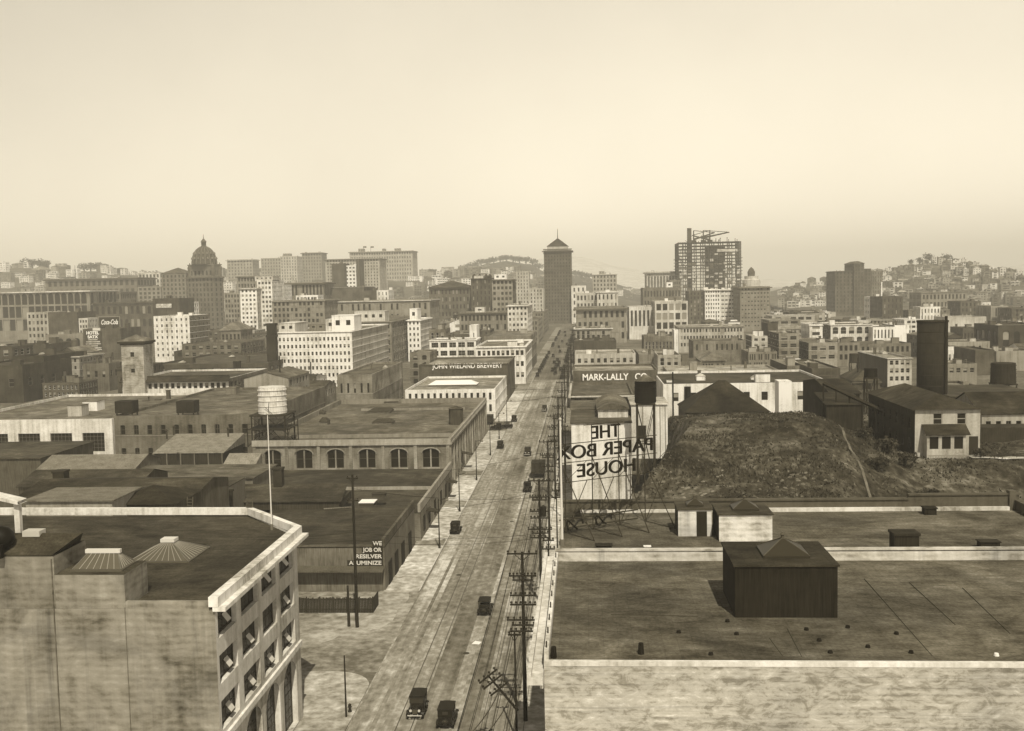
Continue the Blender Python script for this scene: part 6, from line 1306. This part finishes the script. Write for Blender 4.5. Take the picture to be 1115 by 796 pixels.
B('white_store', 'blank bright wall right of the six-window white block', 974, 990, 354, 372, .74, 1, 1, Y=650, L=26, wf=.02, hf=.02, sv=.2)
B('brick_flank', 'brown low warehouse with hipped end below the arched market', 936, 992, 374, 384, .20, 10, 1, Y=560, L=26, kind='brick', wf=.5, parts=False)
B('corner_house', 'pale corner building with three columns of windows and a long dark flank', 966.5, 993, 389.5, 415, .48, 4, 3, Y=410, L=44, wf=.6, hf=.55, frame=.3, sv=.10, rv=.22, cornice=.5, scols=0)
B('flat_block', 'grey flat block with three windows and dark flank beside the mound', 857, 884, 398, 415, .26, 3, 1.5, Y=392, L=35, wf=.4, hf=.4, frame=.15, sv=.10, scols=0, rv=.2)
B('flat_block', 'long dark flank warehouse with a sloping pale roof before the corner building', 884, 915, 401, 412, .11, 4, 1, Y=372, L=44, kind='brick', wf=.02, hf=.02, rv=.18)
B('low_row', 'low pale warehouse row with white-framed windows left of the flat block', 716, 741, 386.5, 402, .40, 3, 1.3, Y=424, L=24, wf=.6, hf=.7, frame=.6)
B('low_row', 'hip-roofed low hall behind the dark-roofed white warehouse', 764, 790, 393, 402, .22, 8, 1, Y=440, L=24, wf=.6, hip=3, rv=.2, parts=False)
B('low_row', 'grey low hall left of the hip-roofed hall', 741, 765, 394, 404, .20, 4, 1, Y=425, L=22, wf=.3, parts=False, bits=1)
B('low_row', 'wide pale flat roofs behind the dark-roofed white warehouse', 728, 850, 404.5, 412, .34, 10, 1, Y=385, L=30, wf=.02, hf=.02, rv=.33, parts=False)
B('dark_twin_towers', 'broad dark office tower left half on the right skyline', 909.5, 930, 295, 345, .13, 5, 12, Y=1240, L=45, kind='brick', wf=.4, parts=False, cornice=1.5, cv=.09, rv=.1) if False else None
B('dark_tower', 'left mass of the dark stepped office tower on the right skyline', 909.5, 930, 295, 345, .13, 5, 12, Y=1240, L=45, kind='brick', wf=.35, parts=False, cornice=1.5, cv=.09)
B('dark_tower', 'tallest middle shaft of the dark stepped office tower', 930, 941, 287, 345, .12, 3, 14, Y=1236, L=45, kind='brick', wf=.3, parts=False, hip=3)
B('dark_tower', 'right shaft of the dark stepped office tower', 941, 948.5, 292.5, 345, .12, 2, 13, Y=1241, L=45, kind='brick', wf=.3, parts=False)
B('dark_tower', 'hazy brown block adjoining the right of the dark stepped tower', 949, 961, 295, 330, .20, 4, 9, Y=1330, L=40, kind='brick', wf=.3, parts=False)
B('white_block', 'bright white block with two columns of windows right of the dark stepped tower', 948.5, 960.5, 323, 342, .78, 2, 3, Y=980, L=24, wf=.45, hf=.45, parts=False)
B('dark_block', 'plain dark brick block right of the bright two-column block', 961, 983, 323, 348, .11, 5, 4, Y=930, L=40, kind='brick', wf=.3, parts=False)
B('grey_row', 'long grey arcaded row in front of the steep hill', 1003, 1053, 318, 334, .28, 12, 2, Y=1150, L=40, wf=.5, parts=False, cornice=1, cv=.2)
B('dark_block', 'dark ribbed block below the right shoulder of the hill', 1046, 1068, 328, 345, .13, 5, 3, Y=950, L=34, kind='brick', wf=.4, parts=False)
B('white_block', 'narrow bright block beside the dark ribbed one at right', 1068.5, 1079, 329, 345, .60, 2, 3, Y=960, L=30, wf=.2, parts=False)
B('grey_block', 'grey block with strong vertical piers near the right edge', 1079, 1098, 333, 355, .30, 5, 2, Y=900, L=34, wf=.5, hf=.8, parts=False)
B('pale_store', 'wide blank pale store walls above the black tank', 1030, 1074, 345, 362, .50, 3, 1, Y=760, L=26, wf=.1, hf=.1, parts=False)
B('white_row', 'white house row glimpsed left above the black tank', 1002, 1024, 334, 348, .62, 6, 2, Y=900, L=20, wf=.4, parts=False)
B('dark_store', 'dark pier-fronted store right of the black tank top', 1048.5, 1069, 357, 374, .12, 5, 1, Y=650, L=22, wf=.4, parts=False, kind='brick')
B('corner_house', 'pale store with arched panels right of the dark pier-fronted store', 1070, 1084, 357, 378, .40, 2, 2, Y=640, L=24, wf=.5, arch=.8, frame=.3)
B('dark_brick_block', 'large dark brick block with faded arches at the right edge', 1087, 1140, 354, 382, .075, 4, 1.2, Y=560, L=34, kind='brick', wf=.55, hf=.7, arch=.9, rv=.1, frame=.06)
B('white_shop', 'white shop with five tall dark windows right of the black tank', 1031, 1063, 381, 396, .66, 6, 1.2, Y=500, L=24, wf=.45, hf=.5, frame=.1)
B('grey_row', 'grey upper row with small windows behind the white shop', 1030, 1078, 372, 384, .34, 7, 1, Y=540, L=22, wf=.4, hf=.5, frame=.3)
B('flat_block', 'grey cottages with mullioned windows below the white shop', 1031, 1064, 396, 412, .26, 4, 1.4, Y=420, L=20, wf=.6, hf=.45, frame=.4)
B('dark_store', 'dark brown blank store right of the white shop', 1062, 1083, 381, 405, .12, 2, 1, Y=460, L=26, kind='brick', wf=.02, hf=.02)
B('pale_store', 'pale grey slab of wall below the large dark brick block', 1085, 1130, 382, 396, .32, 3, 1, Y=480, L=20, wf=.02, hf=.02)
# ================================================================== hills
def prof(tab, x):
    for (a, ya), (b, yb) in zip(tab, tab[1:]):
        if a <= x <= b: t = (x-a)/(b-a); t = t*t*(3-2*t); return ya+(yb-ya)*t
    return tab[0][1] if x < tab[0][0] else tab[-1][1]
NOB = [(-200, 302), (-60, 300), (0, 297), (30, 291), (60, 293), (80, 298), (110, 296), (160, 300), (200, 301), (250, 299), (300, 301), (350, 300), (420, 299), (470, 302), (500, 299), (530, 296), (560, 296), (590, 305), (640, 316), (700, 330)]
RUS = [(380, 305), (470, 303), (510, 293), (530, 287), (550, 285), (575, 288), (592, 296), (615, 304), (625, 301), (640, 303), (655, 306), (700, 316), (760, 330)]
TEL = [(830, 322), (880, 309), (905, 306), (940, 300), (960, 297), (980, 294), (995, 288), (1012, 286), (1035, 287), (1060, 294), (1085, 302), (1105, 309), (1125, 317), (1180, 326), (1260, 336)]
def ridge(name, tab, Yr, Y0, Yb, v, x0, x1, nx=90, ny=26, rough=6, kind='hill'):
    m = MB(); H = {}
    def z(X, Y):
        px = pix((X*Yr/Y if False else X, Yr, 60))[0]; zr = onY(px, prof(tab, px), Yr).z
        k = ss(Y0, Yr, Y) if Y < Yr else 1-ss(Yr, Yb, Y)*.9
        return max(-1, zr*k+mn.fractal(Vector((X*.004, Y*.004, Yr)), 1, 2, 5)*rough*k)
    Xa, Xb = onY(x0, 300, Yr).x, onY(x1, 300, Yr).x
    for j in range(ny+1):
        Y = Y0+(Yb-Y0)*j/ny
        for i in range(nx+1): X = Xa+(Xb-Xa)*i/nx; m.v.append((X, Y, z(X, Y)-.5))
    for j in range(ny):
        for i in range(nx): a = j*(nx+1)+i; m.f.append((a, a+1, a+nx+2, a+nx+1)); m.m.append(0)
    o = smooth(m.build(name, M(kind, v))); tag(o, kind='structure'); return z
zN = ridge('hill', NOB, 2250, 1350, 3200, .13, -220, 720)
zR = ridge('hill', RUS, 3000, 2300, 4000, .055, 360, 800, rough=9)
zT = ridge('hill', TEL, 2000, 1350, 2700, .14, 800, 1270, rough=5)
ridge('mountains', [(500, 310), (560, 292), (600, 281), (635, 280), (680, 292), (730, 302), (800, 304), (900, 306), (1010, 304), (1060, 297), (1100, 290), (1150, 285), (1250, 280), (1400, 290)], 9000, 6800, 11500, .55, 380, 1420, rough=14)  # pale tone: part of the distance haze is put into the colour
def tree(label, px, Y, zf, r, h, group=None, name='tree', n=300, v=.045):
    X = onY(px, 300, Y).x; return shrub(name, label, px, 300, Y, r, h, z=zf(X, Y)-1, n=n, cat='tree', group=group, v=v)
for i, (px, r, h, lb) in enumerate(((992, 10, 13, 'left'), (1001, 11, 15, 'second'), (1011, 14, 22, 'highest'), (1031, 15, 22, 'round'), (1050, 12, 15, 'right'), (1062, 10, 12, 'outer'), (1084, 11, 9, 'low'), (1098, 12, 9, 'last'))):
    tree('%s dark tree on the crest of the steep hill at right' % lb, px, 1995, zT, r*.72, h*.85, 'trees on the crest of the steep right hill', n=420)
for i, px in enumerate((36, 44, 52, 30, 92, 99, 106, 74, 118, 12, 4, 128)): tree('dark tree clump on the far left skyline', px, 2230, zN, 15 if i < 7 else 9, 19 if i < 7 else 9, 'tree clumps on the far left skyline', n=360)
for i, px in enumerate((508, 516, 524, 531, 538, 545, 552, 559, 566, 573, 580, 587, 626, 634, 642)): tree('dark tree on the wooded ridge left and right of the slab tower', px, 2980, zR, 19, 17, 'trees of the wooded ridge behind the slab tower', n=300)
B('hill_mansion', 'hazy mansion on the hilltop at the far left skyline', 32, 50, 294, 303, .34, 7, 2, Y=2180, L=30, parts=False, base=30, hip=8, rv=.2)
rt = thing('radio_mast', 'thin mast on the left skyline', 'mast', (onY(82, 300, 1500).x, 1500, 30)); m = MB(); m.tube((0, 0, 0), (0, 0, onY(82, 289, 1500).z-30), .7, .3, 6); m.build('shaft', M('flat', .08), rt)
rt = thing('flagpole', 'white flagpole on the slope left of the steep hill', 'flagpole', (onY(960, 300, 1000).x, 1000, 20)); m = MB(); m.tube((0, 0, 0), (0, 0, onY(960, 307, 1000).z-20), .8, .5, 6); m.build('pole', M('flat', .8), rt)
# ================================================================== filler: ordinary blocks and houses between the landmarks
rd = random.Random(21); cell = []
NAMED = [(l, x, y, w) for (l, x, y, w, r) in LAND]
short = [('the domed tower', 222, 290), ('the slab tower', 607, 300), ('the unfinished steel tower', 772, 290), ('the dark stepped tower', 930, 310), ('the huge black tank', 1015, 370), ('the big white loft', 345, 385), ('the square pale tower', 143, 385), ('the long department store', 50, 335), ('the hilltop hotel', 415, 285), ('the bright narrow tower', 381, 300), ('the brewery wall', 505, 400), ('the arched market', 927, 362), ('the hazy office tower', 658, 305), ('the mansard block', 490, 328), ('the white hotel', 186, 360), ('the white gridded office', 776, 332), ('the steep right hill crest', 1030, 290), ('the dark long block', 100, 315), ('the four-column white block', 270, 335), ('the script billboard', 119, 350), ('the large dark brick block', 1100, 365), ('the grey office block', 822, 335), ('the white piers', 699, 345), ('the classical block', 722, 305)]
def where(x, y):
    n, lx, ly = min(short, key=lambda s: (s[1]-x)**2+((s[2]-y)*1.6)**2); dx, dy = x-lx, y-ly
    if abs(dx) < 12: return ('just below ' if dy > 0 else 'just above ')+n
    far = 'close ' if abs(dx) < 35 else 'well '
    return far+('right of ' if dx > 0 else 'left of ')+n
def tone(v): return 'bright white' if v > .6 else 'pale' if v > .38 else 'grey' if v > .2 else 'dark brown'
used = {}
def filler(X, Y, w, L, h, base, v, roof, rz=0, kindname='building', cols=None, fl=3.6):
    px, py = pix((X, Y, base+h))
    if px < -30 or px > 1150: return False
    fls = max(1, int(h/fl)); cols = cols or max(2, int(w/3.6))
    shape = {'flat': 'flat-roofed', 'gable': 'gabled', 'hip': 'hip-roofed'}[roof]
    nm = kindname if kindname == 'house' else 'warehouse' if w > 22 else 'store' if h < 11 else 'loft_building'; size = 'narrow' if w < 10 else 'wide' if w > 28 else 'small' if h < 10 else 'tall' if h > 20 else 'mid-sized'
    lb = '%s %s %s %s %s' % (size, tone(v), shape, {'loft_building': 'loft'}.get(nm, nm), where(px, py))
    mb = MB(); fl = fl*rd.uniform(.85, 1.25); fls = max(1, int(h/fl)); blank = rd.random() < .22 and kindname != 'house'; cols = max(1, int(cols*rd.uniform(.55, 1.25))); ci = [] if blank else [c_ for c_ in cuts_fill(w, cols, rd.choice((.3, .42, .55, .72)), w*rd.uniform(.03, .12)) if rd.random() > .08]; ri = [(h-fl*(i+1)+fl*.28, h-fl*(i+1)+fl*.78) for i in range(fls) if h-fl*(i+1)+fl*.28 > .3][::-1]
    sc_ = cuts_fill(L, max(2, int(L/4)), .45, L*.05)
    bl = .2; mt = 3
    for O, U, ww, c, wi in (((-w/2, 0, 0), (1, 0, 0), w, ci, 0), ((w/2, 0, 0), (0, 1, 0), L, sc_ if X < 0 else [], 0), ((w/2, L, 0), (-1, 0, 0), w, [], 0), ((-w/2, L, 0), (0, -1, 0), L, sc_ if X > 0 else [], 0)):
        facade(mb, O, U, ww, 0, h, c, ri if c else [], .25, 2, wi, blind=3)
    rr = rd.uniform(1.5, 3.2)
    if rd.random() < .5 and kindname != 'house':
        a, b2 = rd.uniform(-w*.4, w*.3), rd.uniform(L*.2, L*.8); q_ = rd.random()
        if q_ < .4: mb.box(a, b2, h-.6, a+.9, b2+.9, h+rd.uniform(2, 6), 1)
        elif q_ < .6:
            for dx in (-1, 1):
                for dy in (-1, 1): mb.box(a+dx-.12, b2+dy-.12, h-.6, a+dx+.12, b2+dy+.12, h+3)
            mb.tube((a, b2, h+3), (a, b2, h+6), 1.6, n=10, mi=2 if rd.random() < .5 else 4); mb.tube((a, b2, h+6), (a, b2, h+6.8), 1.7, .1, 10, mi=1)
        elif q_ < .8: mb.box(-w*.35, .3, h, w*.3, .5, h+2.2, 2); mb.box(-w*.32, .2, h+.5, w*.27, .28, h+1.6, 4)
        else: mb.tube((a, b2, h-.6), (a, b2, h+7), .25, n=6, mi=2)
    if rd.random() < .3: mb.box(-w/2-.5, -.5, h-.7, w/2+.5, -.01, h-.3, 4)
    if roof == 'flat':
        mb.poly([(-w/2, 0, h-.6), (w/2, 0, h-.6), (w/2, L, h-.6), (-w/2, L, h-.6)], 1); mb.box(-w/2-.2, -.2, h, w/2+.2, .25, h+.3, 4); mb.box(-w/2-.2, L-.25, h, w/2+.2, L+.2, h+.3, 4); mb.box(-w/2-.2, .26, h, -w/2+.25, L-.26, h+.3, 4); mb.box(w/2-.25, .26, h, w/2+.2, L-.26, h+.3, 4)
        for _ in range(rd.randint(0, 3)):
            a, b2 = rd.uniform(-w*.35, w*.2), rd.uniform(L*.1, L*.7); k = rd.uniform(1.5, 3.5); mb.box(a, b2, h-.6, a+min(k, w*.3), b2+k, h+rd.uniform(.8, 2.6), 4 if rd.random() < .6 else 1)
    elif roof == 'gable':
        if rd.random() < .5: mb.poly([(-w/2-.3, -.3, h), (w/2+.3, -.3, h), (w/2+.3, L/2, h+rr), (-w/2-.3, L/2, h+rr)], 1); mb.poly([(w/2+.3, L+.3, h), (-w/2-.3, L+.3, h), (-w/2-.3, L/2, h+rr), (w/2+.3, L/2, h+rr)], 1); mb.poly([(w/2, 0, h), (w/2, L, h), (w/2, L/2, h+rr)]); mb.poly([(-w/2, L, h), (-w/2, 0, h), (-w/2, L/2, h+rr)])
        else: mb.poly([(-w/2-.3, -.3, h), (0, -.3, h+rr), (0, L+.3, h+rr), (-w/2-.3, L+.3, h)], 1); mb.poly([(0, -.3, h+rr), (w/2+.3, -.3, h), (w/2+.3, L+.3, h), (0, L+.3, h+rr)], 1); mb.poly([(-w/2, 0, h), (w/2, 0, h), (0, 0, h+rr*.96)])
    else: mb.hip(-w/2-.4, -.4, w/2+.4, L+.4, h+.01, h+rr, max(.05, w/2-L/2), max(.05, L/2-w/2), 1)
    if kindname == 'house':
        NH[0] += 1
        if NH[0] > 285:
            c, s = math.cos(rz), math.sin(rz); n0 = len(MASS.v); tone_i = 0 if v < .25 else 5 if v < .45 else 4
            MASS.v += [(X+a*c-b_*s, Y+a*s+b_*c, z_+base) for a, b_, z_ in mb.v]; MASS.f += [tuple(i+n0 for i in f_) for f_ in mb.f]; MASS.m += [tone_i if q in (0, 4) else q for q in mb.m]; return True
    rv = rd.choice((.07, .10, .14, .2, .3)); k_ = 'brick' if v < .3 else 'wall'
    o = mb.build(nm, [M(k_, v), M('roof', rv), M('flat', .03), M('flat', .3), M('wall', min(.75, v*1.3))], None, (X, Y, base), rz)
    tag(o, lb, {'house': 'house', 'warehouse': 'warehouse', 'store': 'store'}.get(nm, 'loft')); used.setdefault(lb, []).append(o); return True
NH = [0]
MASS = MB()
def clear(x0, y0, x1, y1):
    for f in FOOT:
        if x0 < f[2]+1 and x1 > f[0]-1 and y0 < f[3]+1 and y1 > f[1]-1: return False
    return True
nf = 0; Y = 345
while Y < 1330:
    step = 22+Y*.022; X = -.54*Y
    while X < .56*Y:
        w = rd.choice((.5, .7, .9, 1.2, 1.7))*(9+Y*.013); L = step*rd.uniform(.6, .9); x1 = X+w
        if x1 < XL-1 or X > XR+1:
            if X < XL and x1 > XL-1: pass
            hmax = 42-max(10, Y*.03)
            h = min(hmax, rd.choice((7, 9, 11, 13, 16))*rd.uniform(.85, 1.15)+(Y-400)*.008)
            lim = 1e9
            pa, pb = pix((X, Y, h)), pix((x1, Y, h)); pl, pr_ = min(pa[0], pb[0]), max(pa[0], pb[0])
            if any(e[4] > Y and min(pr_, e[1])-max(pl, e[0]) > .12*min(pr_-pl, e[1]-e[0]) and pa[1] < e[3]-1.5 for e in VIS): h2 = None
            else: h2 = h
            if h2 and clear(X, Y, x1, Y+L) and nf < 520 and rd.random() < (.80 if Y < 800 else .62):
                v = rd.choice((.10, .13, .17, .22, .28, .34, .42, .5, .62, .7)) if X > -150 else rd.choice((.07, .09, .12, .15, .2, .28, .42))
                if filler((X+x1)/2, Y, w-1.0, L, h, 0, v, rd.choice(('flat', 'flat', 'flat', 'flat', 'gable', 'hip'))): nf += 1
        X = x1+rd.uniform(.5, 5)
    Y += step
def hillhouses(zf, xa, xb, Ya, Yb, n, vs, wr=(9, 18), hr=(7, 15), hmin=3):
    k = 0; t = 0; placed = []
    while k < n and t < n*30:
        t += 1; Yq = Ya+48*int(rd.random()*(Yb-Ya)/48)+rd.choice((0, 17)); px = rd.uniform(xa, xb); X = onY(px, 300, Yq).x; w = rd.uniform(*wr); z = min(zf(X-w/2, Yq), zf(X+w/2, Yq))
        if z < hmin: continue
        if any(abs(a-X) < w*.9 and abs(b-Yq) < 20 for a, b in placed) or not clear(X-w/2, Yq, X+w/2, Yq+12): continue
        placed.append((X, Yq)); filler(X, Yq, w, 12, rd.uniform(*hr), z-1.5, rd.choice(vs), rd.choice(('flat', 'flat', 'gable', 'hip')), rz=-.15+rd.uniform(-.03, .03), kindname='house'); k += 1
    return k
hillhouses(zN, -10, 600, 1500, 2240, 150, (.12, .2, .28, .38, .48, .6, .72), wr=(12, 32), hr=(8, 22))
hillhouses(zT, 850, 1115, 1420, 1985, 130, (.14, .2, .26, .34, .45, .6), wr=(7, 15), hr=(7, 14))
hillhouses(zR, 480, 720, 2450, 2900, 40, (.12, .2, .3, .45), wr=(14, 30), hr=(8, 18))
hillhouses(zN, -10, 620, 1450, 2240, 260, (.12, .2, .28, .38, .48, .6, .72), wr=(9, 24), hr=(8, 18))
hillhouses(zT, 850, 1115, 1400, 1985, 190, (.14, .2, .26, .34, .45, .6), wr=(7, 15), hr=(7, 14))
for i in range(60):
    Yt = rd.uniform(1550, 1980); pxx = rd.uniform(960, 1110); tree('dark tree among the houses of the steep right hill', pxx, Yt, zT, rd.uniform(5, 9), rd.uniform(7, 12), 'trees among the houses of the steep right hill', n=90)
if MASS.f: tag(MASS.build('houses', [M('brick', .16), M('roof', .12), M('flat', .03), M('flat', .3), M('wall', .6), M('wall', .34)]), 'small far houses packed over the hazy hills', 'houses', kind='stuff')
for lb, os_ in used.items():
    if len(os_) > 1:
        for o in os_: o['group'] = lb.replace('block', 'blocks').replace('house ', 'houses ')
# ================================================================== haze
hz = MB(); hz.box(-9200, -150, -1.2, 9200, 12700, 400); ho = hz.build('haze', []) if False else None
me = hz.mesh('haze', []); ho = link(bpy.data.objects.new('haze', me)); ho['kind'] = 'stuff'
hm = bpy.data.materials.new('haze'); hm.use_nodes = True; n_ = hm.node_tree.nodes; n_.clear(); pv = n_.new('ShaderNodeVolumePrincipled'); mo_ = n_.new('ShaderNodeOutputMaterial')
pv.inputs['Density'].default_value = HAZE = .00020; pv.inputs['Color'].default_value = (1, .97, .90, 1); pv.inputs['Anisotropy'].default_value = -.35
hm.node_tree.links.new(pv.outputs[0], mo_.inputs['Volume']); me.materials.append(hm)
